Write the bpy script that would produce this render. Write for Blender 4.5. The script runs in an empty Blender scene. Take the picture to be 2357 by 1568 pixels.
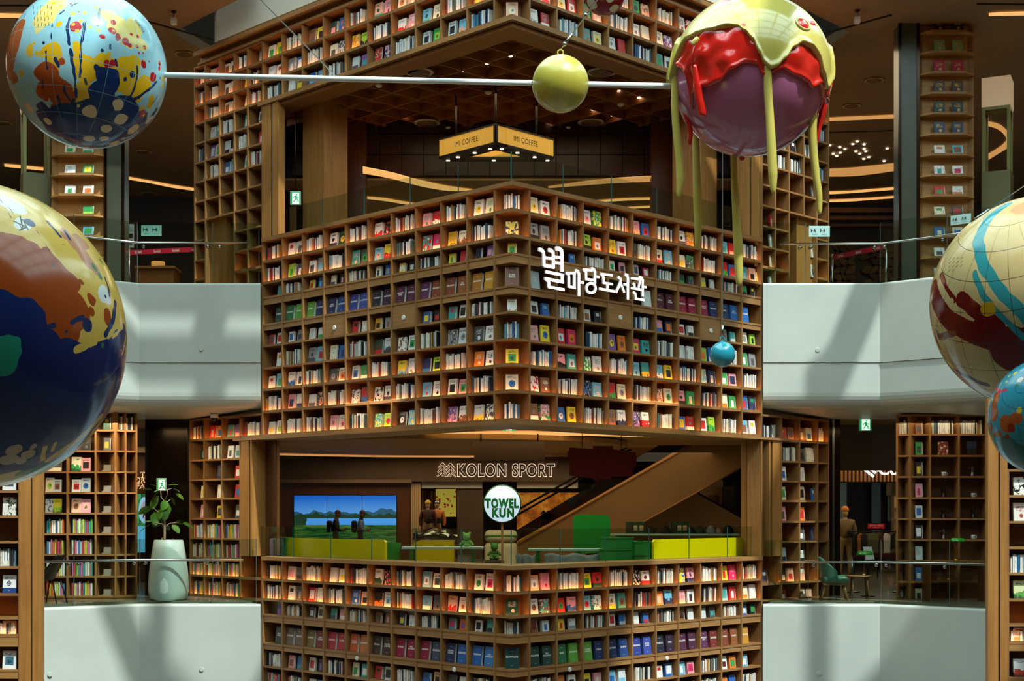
import bpy, bmesh, math, random
from mathutils import Vector, Matrix, Euler, noise as mnoise
random.seed(7)
SC = bpy.context.scene
COL = SC.collection
# ------------------------------------------------------------------ camera, light, exposure
F, CX, HY, EYE = 3300.0, 1178.5, 1180.0, 1.7      # focal length (px), principal x, eye-level row, eye height
D = 22.6                                          # distance of the bookcase corner
def W(px, py, Y):
    return Vector(((px - CX) * Y / F, Y, EYE + (HY - py) * Y / F))
cam = bpy.data.cameras.new('camera')
cam.sensor_width = 36.0
cam.lens = 36.0 * F / 2357.0
cam.shift_x = 0.0
cam.shift_y = (HY - 784.0) / 2357.0
cam.clip_end = 300
co = bpy.data.objects.new('camera', cam); COL.objects.link(co)
co.location = (0, 0, EYE); co.rotation_euler = (math.radians(90), 0, 0)
SC.camera = co
vs = SC.view_settings
vs.view_transform = 'Standard'; vs.look = 'None'; vs.gamma = 1.0; vs.use_curve_mapping = False
vs.exposure = 0.0
SC.cycles.max_bounces = 5; SC.cycles.diffuse_bounces = 3; SC.cycles.glossy_bounces = 2
SC.cycles.use_adaptive_sampling = True; SC.cycles.adaptive_threshold = 0.04; SC.cycles.adaptive_min_samples = 12
SC.cycles.transmission_bounces = 4; SC.cycles.transparent_max_bounces = 12
SC.cycles.caustics_reflective = False; SC.cycles.caustics_refractive = False
SC.cycles.sample_clamp_indirect = 4.0
world = bpy.data.worlds.new('sky'); SC.world = world; world.use_nodes = True
bg = world.node_tree.nodes['Background']
bg.inputs[0].default_value = (0.62, 0.86, 0.92, 1); bg.inputs[1].default_value = 0.9
def light(name, kind, energy, color, loc, direction=(0, 0, -1), size=None, **kw):
    l = bpy.data.lights.new(name, kind); l.energy = energy; l.color = color
    if size:
        if kind == 'AREA':
            l.shape = 'RECTANGLE'; l.size, l.size_y = size
        else: l.shadow_soft_size = size
    for k, v in kw.items(): setattr(l, k, v)
    o = bpy.data.objects.new(name, l); COL.objects.link(o)
    o.location = loc
    o.rotation_euler = Vector(direction).to_track_quat('-Z', 'Y').to_euler()
    return o
SUN_DIR = Vector((-0.404, 0.557, -1.0)).normalized()
light('sun', 'SUN', 4.6, (0.95, 1.0, 0.93), (0, 0, 30), SUN_DIR, angle=math.radians(0.9))
ROOF_Z = 15.0
light('daylight_through_roof', 'AREA', 6800, (0.76, 1.0, 0.985), (3, 13.5, ROOF_Z + 1.2), (0, 0, -1), (22, 24))

WARM = (1.0, 0.79, 0.47)
def ceiling_fill(loc, size, watts, color=WARM): light('ceiling_fill', 'AREA', watts, color, loc, (0, 0, -1), size)  # broad area fills added under the ceilings to brighten the interiors
ceiling_fill((0, 26.0, 3.66), (6, 3), 230); ceiling_fill((-1, 40, 3.5), (14, 9), 300); ceiling_fill((0, 50.3, 3.6), (13, 1.2), 150)
ceiling_fill((-7.6, 27.6, 3.45), (3, 1.0), 80); ceiling_fill((7.6, 27.9, 3.45), (3, 1.0), 18); ceiling_fill((9.5, 37.5, 3.3), (3, 3), 60); ceiling_fill((-9.2, 33.5, 3.3), (2, 2), 25)
ceiling_fill((-10, 33, 11.35), (8, 8), 420); ceiling_fill((10, 34, 11.35), (8, 8), 420); ceiling_fill((0, 26.4, 9.2), (4, 2.5), 55); ceiling_fill((0, 36, 8.2), (8, 8), 150)
# ------------------------------------------------------------------ colours and materials
def lin(c):
    return c / 12.92 if c <= 0.04045 else ((c + 0.055) / 1.055) ** 2.4
def rgb(h):
    if not isinstance(h, str): return tuple(h)[:3] + (1,)
    h = h.lstrip('#')
    return tuple(lin(int(h[i:i + 2], 16) / 255.0) for i in (0, 2, 4)) + (1,)
MATS = {}
class NT:
    """small helper around a material's node tree"""
    def __init__(s, mat):
        s.t = mat.node_tree; s.n = s.t.nodes; s.l = s.t.links
    def new(s, kind, **kw):
        n = s.n.new('ShaderNode' + kind)
        for k, v in kw.items(): setattr(n, k, v)
        return n
    def put(s, sock, v):
        if isinstance(v, bpy.types.NodeSocket): s.l.new(v, sock)
        else: sock.default_value = v
    def math(s, op, a, b=0.0, clamp=False):
        n = s.new('Math', operation=op); n.use_clamp = clamp
        s.put(n.inputs[0], a); s.put(n.inputs[1], b)
        return n.outputs[0]
    def vmath(s, op, a, b=None):
        n = s.new('VectorMath', operation=op); s.put(n.inputs[0], a)
        if b is not None: s.put(n.inputs[1], b)
        return n
    def mix(s, f, a, b):
        n = s.new('Mix', data_type='RGBA'); s.put(n.inputs[0], f); s.put(n.inputs[6], a); s.put(n.inputs[7], b)
        return n.outputs[2]
    def noise(s, vec, scale, detail=3.0, rough=0.55):
        n = s.new('TexNoise'); s.put(n.inputs['Vector'], vec)
        n.inputs['Scale'].default_value = scale; n.inputs['Detail'].default_value = detail
        n.inputs['Roughness'].default_value = rough
        return n.outputs['Fac']
    def ramp(s, f, stops, interp='LINEAR'):
        n = s.new('ValToRGB'); s.put(n.inputs[0], f); cr = n.color_ramp; cr.interpolation = interp
        while len(cr.elements) < len(stops): cr.elements.new(0.5)
        for e, (p, c) in zip(cr.elements, stops): e.position = p; e.color = rgb(c)
        return n.outputs[0]
    def pos(s): return s.new('NewGeometry').outputs['Position']
    def obj(s): return s.new('TexCoord').outputs['Object']
    def scale(s, v, xyz): return s.vmath('MULTIPLY', v, xyz).outputs[0]
def mat(name, color='#808080', rough=0.5, metal=0.0, spec=0.5, emit=None, estr=0.0, alpha=1.0, coat=0.0):
    if name in MATS: return MATS[name]
    m = bpy.data.materials.new(name); m.use_nodes = True
    b = m.node_tree.nodes['Principled BSDF']
    b.inputs['Base Color'].default_value = rgb(color); b.inputs['Roughness'].default_value = rough
    b.inputs['Metallic'].default_value = metal; b.inputs['Specular IOR Level'].default_value = spec
    b.inputs['Coat Weight'].default_value = coat; b.inputs['Coat Roughness'].default_value = 0.04
    if emit:
        b.inputs['Emission Color'].default_value = rgb(emit); b.inputs['Emission Strength'].default_value = estr
    m.diffuse_color = rgb(color)
    MATS[name] = m
    return m
def BS(m): return m.node_tree.nodes['Principled BSDF']
def wood(name, dark, light_, grain='v', rough=0.45, spec=0.4):
    m = mat(name, light_, rough, spec=spec); N = NT(m); p = N.pos()
    sc = (26, 26, 1.1) if grain == 'v' else (1.3, 1.3, 34)
    f = N.noise(N.scale(p, sc), 1.0, 5.0, 0.62)
    g = N.noise(p, 0.9, 2.0)
    f2 = N.math('ADD', N.math('MULTIPLY', f, 0.75), N.math('MULTIPLY', g, 0.3))
    N.put(BS(m).inputs['Base Color'], N.ramp(f2, [(0.3, dark), (0.72, light_)]))
    return m
wood('oak_upright', '#76502d', '#a27646', 'v')
wood('oak_shelf', '#78522f', '#a47848', 'h')
wood('oak_panel', '#734824', '#966330', 'v')
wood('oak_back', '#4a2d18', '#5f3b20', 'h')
wood('oak_light', '#876036', '#ad8150', 'h')
wood('oak_column', '#865a2c', '#b07e43', 'v')
wood('walnut', '#46240f', '#6a3c1c', 'v', 0.4)
wood('coffer_wood', '#7a4822', '#a0662f', 'h', 0.5)
wood('oak_sunlit', '#a0733f', '#c99a5e', 'h')  # paler oak copy, sunlight on the display columns put into its colour
wood('walnut_dark', '#261207', '#3a1e0e', 'v', 0.4)
wood('walnut_h', '#482811', '#6e421f', 'h', 0.4)
def noisy(name, a, b, scale=3.0, rough=0.5, **kw):
    m = mat(name, b, rough, **kw); N = NT(m)
    N.put(BS(m).inputs['Base Color'], N.ramp(N.noise(N.pos(), scale, 4.0), [(0.35, a), (0.7, b)]))
    return m
noisy('white_paint', '#b2bcb6', '#bcc6bf', 0.8, 0.42)
noisy('ceiling_paint', '#83705a', '#8f7b63', 0.6, 0.7)
noisy('ceiling_cream', '#bd9c6c', '#c9a878', 0.6, 0.6)
noisy('taupe_panel', '#6b5742', '#776149', 0.7, 0.6)
noisy('bulkhead_paint', '#b9b6a8', '#c4c1b4', 0.5, 0.7)
noisy('carpet', '#4b4a44', '#5c5a52', 40, 0.95)
noisy('floor_tile', '#6e655a', '#81776a', 1.4, 0.25)
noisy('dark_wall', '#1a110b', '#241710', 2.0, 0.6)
noisy('dark_bronze', '#241a12', '#33251a', 1.5, 0.16, metal=0.75)
noisy('stone_green', '#3f4438', '#4d5245', 1.2, 0.3)
noisy('atrium_floor', '#77736b', '#8a867e', 0.6, 0.4)
mat('black_metal', '#120f0d', 0.4, 0.6)
mat('steel', '#9fa5a3', 0.22, 1.0)
mat('brass_frame', '#7c7a45', 0.45, 0.35)
mat('olive_panel', '#6d6b41', 0.5)
mat('paper', '#dcd9cf', 0.8)
mat('white_plastic', '#e2e4e2', 0.35)
mat('black_gap', '#0b0806', 0.8)
mat('led_warm', '#ff9a45', 0.5, emit='#ff9c3c', estr=24.0)
mat('cove_light', '#ffd9a0', 0.5, emit='#f2b468', estr=1.0)
mat('cove_soft', '#ffd9a0', 0.5, emit='#e8a860', estr=0.62)
mat('lamp_spot', '#ffffff', 0.5, emit='#ffe2bd', estr=9.0)
def glass(name, tint, refl=0.12):
    m = bpy.data.materials.new(name); m.use_nodes = True; MATS[name] = m
    N = NT(m); N.n.remove(BS(m)); out = N.n['Material Output']
    tr = N.new('BsdfTransparent'); tr.inputs[0].default_value = rgb(tint)
    gl = N.new('BsdfGlossy'); gl.inputs['Roughness'].default_value = 0.02; gl.inputs['Color'].default_value = (1, 1, 1, 1)
    fr = N.new('Fresnel'); fr.inputs[0].default_value = 1.5
    mx = N.new('MixShader')
    bf = N.new('NewGeometry').outputs['Backfacing']
    N.put(mx.inputs[0], N.math('MULTIPLY', N.math('MULTIPLY', fr.outputs[0], refl / 0.08, True), N.math('SUBTRACT', 1.0, bf))); N.l.new(tr.outputs[0], mx.inputs[1]); N.l.new(gl.outputs[0], mx.inputs[2])
    N.l.new(mx.outputs[0], out.inputs[0])
    return m
glass('rail_glass', '#e6efea', 0.07)
mat('glass_edge', '#23716c', 0.15, spec=0.8); mat('glass_edge_grey', '#4c5c57', .2)

# ------------------------------------------------------------------ geometry helpers
CUBES = {}
def raw_mesh(name, verts, faces, m=None, smooth=False):
    me = bpy.data.meshes.new(name); me.from_pydata([tuple(v) for v in verts], [], faces); me.update()
    if m: me.materials.append(MATS[m] if isinstance(m, str) else m)
    if smooth:
        for p in me.polygons: p.use_smooth = True
    return me
CV = [(x, y, z) for x in (-.5, .5) for y in (-.5, .5) for z in (-.5, .5)]
CF = [(0, 1, 3, 2), (4, 6, 7, 5), (0, 4, 5, 1), (2, 3, 7, 6), (0, 2, 6, 4), (1, 5, 7, 3)]
def cube_mesh(m):
    if m not in CUBES: CUBES[m] = raw_mesh('board_' + m, CV, CF, m)
    return CUBES[m]
class Frame:
    """x runs to the viewer's right along a face, y into the building, z up"""
    def __init__(s, ox, oy, deg):
        s.o = Vector((ox, oy, 0)); s.a = math.radians(deg)
        s.x = Vector((math.cos(s.a), math.sin(s.a), 0)); s.y = Vector((-math.sin(s.a), math.cos(s.a), 0))
    def p(s, x, y, z): return s.o + s.x * x + s.y * y + Vector((0, 0, z))
    def hit(s, px, py, y=0.0):
        """local x and z of the point seen at photo pixel px, py on the plane y = const of this frame"""
        d = Vector(((px - CX) / F, 1, (HY - py) / F)); n = s.y
        t = (n.dot(s.o) + y) / n.dot(d); q = d * t
        return (q - s.o).dot(s.x), EYE + d.z * t
FL, FR, FF = Frame(0, D, -45), Frame(0, D, 45), Frame(0, 0, 0)
def adopt(o, parent):
    if parent is not None:
        o.parent = parent; o.matrix_parent_inverse = Matrix.Translation(parent.location).inverted()
def link(name, me, parent=None, loc=(0, 0, 0), rot=None, scale=None):
    o = bpy.data.objects.new(name, me); COL.objects.link(o); o.location = loc
    if rot is not None: o.rotation_euler = rot
    if scale is not None: o.scale = scale
    adopt(o, parent)
    return o
def tag(o, label=None, cat=None, group=None, kind=None):
    if label: o['label'] = label
    if cat: o['category'] = cat
    if group: o['group'] = group
    if kind: o['kind'] = kind
    return o
def thing(name, label, cat, loc=(0, 0, 0), group=None):
    o = bpy.data.objects.new(name, None); COL.objects.link(o); o.location = loc; o.empty_display_size = 0.2
    return tag(o, label, cat, group)
def struct(o): o['kind'] = 'structure'; return o
def sthing(name, loc=(0, 0, 0)):
    o = bpy.data.objects.new(name, None); COL.objects.link(o); o.location = loc; return struct(o)
def box(name, fr, x0, x1, y0, y1, z0, z1, m, parent=None, tilt=0.0):
    c = fr.p((x0 + x1) / 2, (y0 + y1) / 2, (z0 + z1) / 2)
    return link(name, cube_mesh(m), parent, c, (tilt, 0, fr.a), (abs(x1 - x0), abs(y1 - y0), abs(z1 - z0)))
def prism(name, pts, z0, z1, m, parent=None):
    n = len(pts)
    v = [(p[0], p[1], z0) for p in pts] + [(p[0], p[1], z1) for p in pts]
    f = [tuple(range(n - 1, -1, -1)), tuple(range(n, 2 * n))] + [(i, (i + 1) % n, n + (i + 1) % n, n + i) for i in range(n)]
    return link(name, raw_mesh(name, v, f, m), parent)
def slab(name, fr, pts, y0, y1, m, parent=None):
    """outline pts given as local (x, z), extruded in depth from y0 to y1"""
    n = len(pts)
    v = [fr.p(x, y0, z) for x, z in pts] + [fr.p(x, y1, z) for x, z in pts]
    f = [tuple(range(n)), tuple(range(2 * n - 1, n - 1, -1))] + [((i + 1) % n, i, n + i, n + (i + 1) % n) for i in range(n)]
    return link(name, raw_mesh(name, v, f, m), parent)
def lathe(name, prof, m, parent=None, loc=(0, 0, 0), n=24, smooth=True):
    v, f = [], []
    for r, z in prof:
        for k in range(n):
            a = 2 * math.pi * k / n; v.append((r * math.cos(a), r * math.sin(a), z))
    for i in range(len(prof) - 1):
        for k in range(n):
            f.append((i * n + k, i * n + (k + 1) % n, (i + 1) * n + (k + 1) % n, (i + 1) * n + k))
    f.append(tuple(range(n - 1, -1, -1))); f.append(tuple(range((len(prof) - 1) * n, len(prof) * n)))
    return link(name, raw_mesh(name, v, f, m, smooth), parent, loc)
def tube_mesh(name, pts, r, m, n=8, closed=False, caps=True):
    pts = [Vector(p) for p in pts]; v, f = [], []; N_ = len(pts)
    rr = r if isinstance(r, (list, tuple)) else [r] * N_
    ref = None
    for i, p in enumerate(pts):
        a = pts[(i - 1) % N_] if (closed or i > 0) else p
        b = pts[(i + 1) % N_] if (closed or i < N_ - 1) else p
        t = (b - a).normalized()
        if ref is None: ref = Vector((0, 0, 1)) if abs(t.z) < 0.9 else Vector((0, 1, 0))
        s = t.cross(ref).normalized(); u = s.cross(t).normalized(); ref = u
        for k in range(n):
            an = 2 * math.pi * k / n
            v.append(p + (s * math.cos(an) + u * math.sin(an)) * rr[i])
    for i in range(N_ if closed else N_ - 1):
        j = (i + 1) % N_
        for k in range(n):
            f.append((i * n + k, i * n + (k + 1) % n, j * n + (k + 1) % n, j * n + k))
    if not closed and caps:
        f.append(tuple(range(n - 1, -1, -1))); f.append(tuple(range((N_ - 1) * n, N_ * n)))
    return raw_mesh(name, v, f, m, True)
def tube(name, pts, r, m, parent=None, n=8, closed=False):
    return link(name, tube_mesh(name, pts, r, m, n, closed), parent)
def sphere_mesh(name, r, m, seg=32, rings=20, f3=None):
    v, f = [(0, 0, r)], []
    for i in range(1, rings):
        t = math.pi * i / rings
        for k in range(seg):
            a = 2 * math.pi * k / seg
            v.append((r * math.sin(t) * math.cos(a), r * math.sin(t) * math.sin(a), r * math.cos(t)))
    v.append((0, 0, -r)); last = len(v) - 1
    for k in range(seg): f.append((0, 1 + k, 1 + (k + 1) % seg))
    for i in range(rings - 2):
        for k in range(seg):
            a = 1 + i * seg + k; b = 1 + i * seg + (k + 1) % seg
            f.append((a, a + seg, b + seg, b))
    for k in range(seg): f.append((last, last - seg + (k + 1) % seg, last - seg + k))
    return raw_mesh(name, v, f, m, True)
def ribbon_mesh(name, fr, strokes, y0, y1, m):
    """thick pen strokes [(points (x, z), width)] on a face, extruded from y0 to y1"""
    v, f = [], []
    for pts, w, *rest in strokes:
        closed = bool(rest); P_ = [Vector((x, z)) for x, z in pts]; n = len(P_); L, R = [], []
        for i, p in enumerate(P_):
            a = P_[(i - 1) % n] if (closed or i > 0) else p
            b = P_[(i + 1) % n] if (closed or i < n - 1) else p
            d1 = (p - a).normalized() if (p - a).length > 1e-9 else (b - p).normalized()
            d2 = (b - p).normalized() if (b - p).length > 1e-9 else d1
            t = (d1 + d2).normalized(); nn = Vector((-t.y, t.x)); k = w / 2 / max(0.5, nn.dot(Vector((-d1.y, d1.x))))
            L.append(p + nn * k); R.append(p - nn * k)
        b0 = len(v)
        for q in L: v.append(fr.p(q.x, y0, q.y))
        for q in R: v.append(fr.p(q.x, y0, q.y))
        for q in L: v.append(fr.p(q.x, y1, q.y))
        for q in R: v.append(fr.p(q.x, y1, q.y))
        for i in range(n if closed else n - 1):
            j = (i + 1) % n; l0, l1, r0, r1 = b0 + i, b0 + j, b0 + n + i, b0 + n + j
            f += [(l0, r0, r1, l1), (l0 + 2 * n, l1 + 2 * n, r1 + 2 * n, r0 + 2 * n), (l0, l1, l1 + 2 * n, l0 + 2 * n), (r0, r0 + 2 * n, r1 + 2 * n, r1)]
        if not closed:
            for i in (0, n - 1): f.append((b0 + i, b0 + n + i, b0 + 3 * n + i, b0 + 2 * n + i))
    return raw_mesh(name, v, f, m)
TEXTS = {}
def text_mesh(body, m, bold=0.0, spacing=1.0, line=1.0):
    """flat lettering one unit high, centred, in the xz plane facing -y"""
    key = (body, m, bold, spacing)
    if key in TEXTS: return TEXTS[key]
    cu = bpy.data.curves.new('lettering', 'FONT'); cu.body = body; cu.align_x = 'CENTER'; cu.align_y = 'CENTER'
    cu.size = 1.0; cu.offset = bold; cu.space_character = spacing; cu.space_line = line; cu.resolution_u = 3 if len(body) < 14 and m == 'title_white' else 6
    o = bpy.data.objects.new('lettering', cu); 
    me = bpy.data.meshes.new_from_object(o); bpy.data.objects.remove(o); bpy.data.curves.remove(cu)
    me.transform(Matrix.Rotation(math.radians(90), 4, 'X'))
    me.materials.clear(); me.materials.append(MATS[m]); me.name = 'lettering'
    xs = [v.co.x for v in me.vertices]; zs = [v.co.z for v in me.vertices]
    TEXTS[key] = me; me['w'] = max(xs) - min(xs); me['h'] = max(zs) - min(zs)
    cxm, czm = (max(xs) + min(xs)) / 2, (max(zs) + min(zs)) / 2
    me.transform(Matrix.Translation((-cxm, 0, -czm)))
    return me
def text(name, body, fr, x, y, z, m, parent=None, height=None, width=None, bold=0.0, spacing=1.0, line=1.0):
    me = text_mesh(body, m, bold, spacing, line)
    sx = width / me['w'] if width else None; sz = height / me['h'] if height else None
    sx = sx or sz; sz = sz or sx
    return link(name, me, parent, fr.p(x, y, z), (0, 0, fr.a), (sx, 1, sz))
def letters(name, body, fr, x, y, z, m, parent=None, height=None, width=None, bold=0.0, spacing=1.0):
    """lettering with every letter a mesh of its own"""
    me = text_mesh(body, m, bold, spacing); sx = width / me['w']; sz = height / me['h']
    adj = {}
    for e in me.edges: adj.setdefault(e.vertices[0], []).append(e.vertices[1]); adj.setdefault(e.vertices[1], []).append(e.vertices[0])
    isl, n = {}, 0
    for v0 in range(len(me.vertices)):
        if v0 in isl: continue
        st = [v0]; isl[v0] = n
        while st:
            a = st.pop()
            for b in adj.get(a, ()):
                if b not in isl: isl[b] = n; st.append(b)
        n += 1
    for k in range(n):
        ids = [i for i in isl if isl[i] == k]; mp = {v: i for i, v in enumerate(ids)}
        fs = [tuple(mp[v] for v in p.vertices) for p in me.polygons if p.vertices[0] in mp]
        if fs: link(name, raw_mesh(name, [me.vertices[i].co for i in ids], fs, m), parent, fr.p(x, y, z), (0, 0, fr.a), (sx, 1, sz))
ORD = ['first', 'second', 'third', 'fourth', 'fifth', 'sixth', 'seventh', 'eighth', 'ninth', 'tenth', 'eleventh', 'twelfth']
# ------------------------------------------------------------------ the place: slabs, ceilings, balcony fronts, roof
def xy(v): return (v.x, v.y)
BL = FL.p(FL.hit(604, 600)[0], 0, 0); BR = FR.p(FR.hit(1752, 600)[0], 0, 0)     # ends of the central block
YB = BL.y
KL = W(320, 0, YB); EL = W(97, 0, YB * 0.961)                                   # bend and end of the left balcony
KR = W(2026, 0, BR.y); ER = W(2273, 0, BR.y * 0.95)
dl = (EL - KL).normalized(); dr = (ER - KR).normalized()
EL2 = EL + dl * 3.2; ER2 = ER + dr * 3.2
facade = [xy(EL2), xy(EL), xy(KL), xy(BL), (0, D), xy(BR), xy(KR), xy(ER), xy(ER2)]
inset = [(x, y + 0.25) for x, y in facade]
def deck(name, z0, z1, m, pts=inset, back=62.0):
    return struct(prism(name, [(-32, pts[0][1])] + pts + [(32, pts[-1][1]), (32, back), (-32, back)], z0, z1, m))
deck('floor_middle', -0.35, 0.0, 'floor_tile')
deck('floor_upper', 5.55, 6.0, 'floor_tile', [(x, y + 0.45) for x, y in facade])
# mid-level ceiling, starting behind the balcony soffits
deck('ceiling_middle', 3.72, 3.9, 'ceiling_cream', [(x, y + (1.35 if abs(x) > 4 else 1.1)) for x, y in facade])
# upper ceilings left and right of the block, and the lower mall ceiling behind the café
struct(prism('ceiling_left', [(-32, 22), xy(EL2), (EL.x, 26.9), (KL.x, 27.1), (BL.x - 0.2, 27.1), (BL.x - 2.15, BL.y + 1.9), (BL.x, 36), (-4, 46), (-32, 46)], 11.5, 11.7, 'ceiling_paint'))
struct(prism('ceiling_right', [(32, 22), (32, 46), (4, 46), (BR.x, 36), (BR.x + 2.15, BR.y + 1.9), (BR.x + 0.2, 27.1), (KR.x, 27.1), (ER.x, 26.9), xy(ER2)], 11.5, 11.7, 'ceiling_paint'))
struct(prism('ceiling_center', [(-5.5, 28.7), (5.5, 28.7), (9, 46), (-9, 46)], 8.35, 8.6, 'ceiling_cream'))
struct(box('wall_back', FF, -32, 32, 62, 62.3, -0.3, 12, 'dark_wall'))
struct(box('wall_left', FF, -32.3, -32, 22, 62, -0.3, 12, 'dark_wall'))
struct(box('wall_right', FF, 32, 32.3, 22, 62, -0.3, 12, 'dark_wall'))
# atrium shell around and behind the viewpoint
struct(box('wall_atrium_near', FF, -13.5, 14.2, -5.3, -5, -7, 15.4, 'oak_panel'))
struct(box('wall_atrium_left', FF, -13.8, -13.5, -5, 27.0, -7, 15.4, 'oak_panel'))
struct(box('wall_atrium_right', FF, 14.2, 14.5, -5, 27.0, -7, 15.4, 'oak_panel'))
struct(box('floor_atrium', FF, -13.5, 14.2, -5, 29, -7.2, -7, 'atrium_floor'))
# roof with its skylight: solid rim, added sun baffle, glazing bars placed for their shadows
roof = sthing('roof_skylight', (0, 0, ROOF_Z))
RX0, RX1, RY0, RY1 = -8.5, 13.9, 2.5, 26.6
for x0, x1, y0, y1 in ((-32, RX0, -6, 62), (RX1, 32, -6, 62), (RX0, RX1, -6, RY0), (RX0, RX1, RY1, 62)):
    box('roof_rim_baffle', FF, x0, x1, y0, y1, ROOF_Z, ROOF_Z + 0.3, 'bulkhead_paint', roof)
box('roof_rim_baffle', FF, 1.9, 8.2, 13.2, 23.4, ROOF_Z, ROOF_Z + 0.3, 'bulkhead_paint', roof)  # added baffle out of view, keeps direct sun off the corner bookcases
def bar(cx, cy, bx, by, w, length):
    a = math.degrees(math.atan2(by, bx)); fr = Frame(cx, cy, a)
    box('glazing_bar', fr, -length / 2, length / 2, -w / 2, w / 2, ROOF_Z - 0.25, ROOF_Z + 0.25, 'white_plastic', roof)
bar(-1.3, 18.6, -2.2, 1.0, 0.42, 7); bar(-0.2, 18.3, -.404, .557, 0.34, 6); bar(-2.9, 17.0, -2.2, 1.0, 0.3, 6)
bar(12.15, 18.6, -.404, .557, 0.42, 7); bar(10.45, 21.9, 0, 1, 0.5, 5); bar(12.9, 17.2, 1, 1, .3, 5)
for yy in (22.25, 21.55, 23.4): bar(-3.2, yy, 1, 0, 0.26, 10.5)
bar(-2.05, 22.2, -.404, .557, 0.5, 4)
for yy in (4.5, 7.0, 9.5, 12.0): bar(2.7, yy, 1, 0, 0.22, 22.4)
for xx in (-6, -3, 0, 3, 6, 9, 12): bar(xx, 7.8, 0, 1, 0.2, 10.6)
# bulkhead walls closing the storey between the upper ceiling and the roof
bulk = sthing('wall_bulkhead', (0, D, 11.5))
def wall_between(a, b, z0, z1, t, m, parent):
    v = Vector((b[0] - a[0], b[1] - a[1], 0)); fr = Frame(a[0], a[1], math.degrees(math.atan2(v.y, v.x)))
    return box('wall_panel', fr, 0, v.length, 0.0, t, z0, z1, m, parent)
wall_between((BL.x - 1.15, BL.y + 1.15), (0, D + 0.0), 11.05, 15.2, 0.2, 'bulkhead_paint', bulk)
wall_between((0, D + 0.0), (BR.x + 1.15, BR.y + 1.15), 11.05, 15.2, 0.2, 'bulkhead_paint', bulk)
wall_between((-13.8, 27.0), (BL.x - 0.2, 27.0), 11.75, 15.2, 0.2, 'bulkhead_paint', bulk)
wall_between((BR.x + 0.2, 27.0), (14, 27.0), 11.75, 15.2, 0.2, 'bulkhead_paint', bulk)

# white balcony fronts: a profile swept along the bends, in an upper and a lower panel
def sweep(name, path, prof, m, parent=None):
    """path: world xy points, left to right; prof: (out, z) where out is measured towards the atrium"""
    P_ = [Vector((p[0], p[1], 0)) for p in path]; v, f = [], []; n = len(prof)
    for i, p in enumerate(P_):
        a = P_[max(0, i - 1)]; b = P_[min(len(P_) - 1, i + 1)]
        d1 = (p - a).normalized() if i else (b - p).normalized(); d2 = (b - p).normalized() if i < len(P_) - 1 else d1
        t = (d1 + d2).normalized(); o = Vector((t.y, -t.x, 0)); k = 1.0 / max(.4, o.dot(Vector((d1.y, -d1.x, 0))))
        for r, z in prof: v.append(p + o * (r * k) + Vector((0, 0, z)))
    for i in range(len(P_) - 1):
        for j in range(n):
            f.append((i * n + j, i * n + (j + 1) % n, (i + 1) * n + (j + 1) % n, (i + 1) * n + j))
    f.append(tuple(range(n))); f.append(tuple(range(len(v) - 1, len(v) - n - 1, -1)))
    return link(name, raw_mesh(name, v, f, m), parent)
def arc(cx, cz, r, a0, a1, n=6):
    return [(cx + r * math.cos(math.radians(a0 + (a1 - a0) * i / n)), cz + r * math.sin(math.radians(a0 + (a1 - a0) * i / n))) for i in range(n + 1)]
GL = 0.06
pathL = [xy(EL2), xy(EL), xy(KL), (BL.x - 0.03, BL.y)]
pathR = [(BR.x + 0.03, BR.y), xy(KR), xy(ER), xy(ER2)]
for side, path in (('left', pathL), ('right', pathR)):
    t = sthing('balcony_front_upper_' + side, (path[1][0], path[1][1], 3.6))
    up = [(-0.3, 6.08)] + arc(0.0, 6.03, 0.05, 90, 0, 4) + [(0.05, 4.56), (-0.3, 4.56)]
    lo = [(-0.3, 4.555), (0.03, 4.555)] + [(0.03, 4.0)] + arc(-0.25, 3.98, 0.28, 0, -80, 6) + [(-1.9, 3.60), (-1.9, 3.72), (-0.3, 3.74)]
    sweep('upper_panel', path, up, 'white_paint', t); sweep('lower_panel', path, lo, 'white_paint', t)
    t = sthing('balcony_front_lower_' + side, (path[1][0], path[1][1], -4))
    sweep('upper_panel', path, [(-0.3, -0.05)] + arc(0.0, -0.10, 0.05, 90, 0, 4) + [(0.05, -4.2), (-0.3, -4.2)], 'white_paint', t)
def fascia_stud(px, py, dy=0.06):
    Y = YB - dy
    p = W(px, py, Y); o = lathe('wall_stud', [(0.045, 0), (0.045, 0.010), (0.038, 0.013)], 'white_paint', None, p, 14, False)
    o.rotation_euler = (math.radians(90), 0, 0)
    return o
for i, (px, py, where) in enumerate(((463, 803, 'upper left balcony front'), (1882, 806, 'upper right balcony front'), (115, 1553, 'lower left balcony front near its bend'), (464, 1541, 'lower left balcony front near the bookcase'), (1886, 1551, 'lower right balcony front'))):
    if px == 115:
        k = (px - CX) / F; s_ = (KL.x - k * KL.y) / (k * dl.y - dl.x); Yq = KL.y + dl.y * s_
        o = lathe('wall_stud', [(0.045, 0), (0.045, 0.010), (0.038, 0.013)], 'white_paint', None, W(px, py, Yq - 0.07), 14, False); o.rotation_euler = (math.radians(90), 0, math.radians(35))
    else: o = fascia_stud(px, py)
    tag(o, 'small round white stud on the ' + where, 'stud', 'studs on the balcony fronts')
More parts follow.
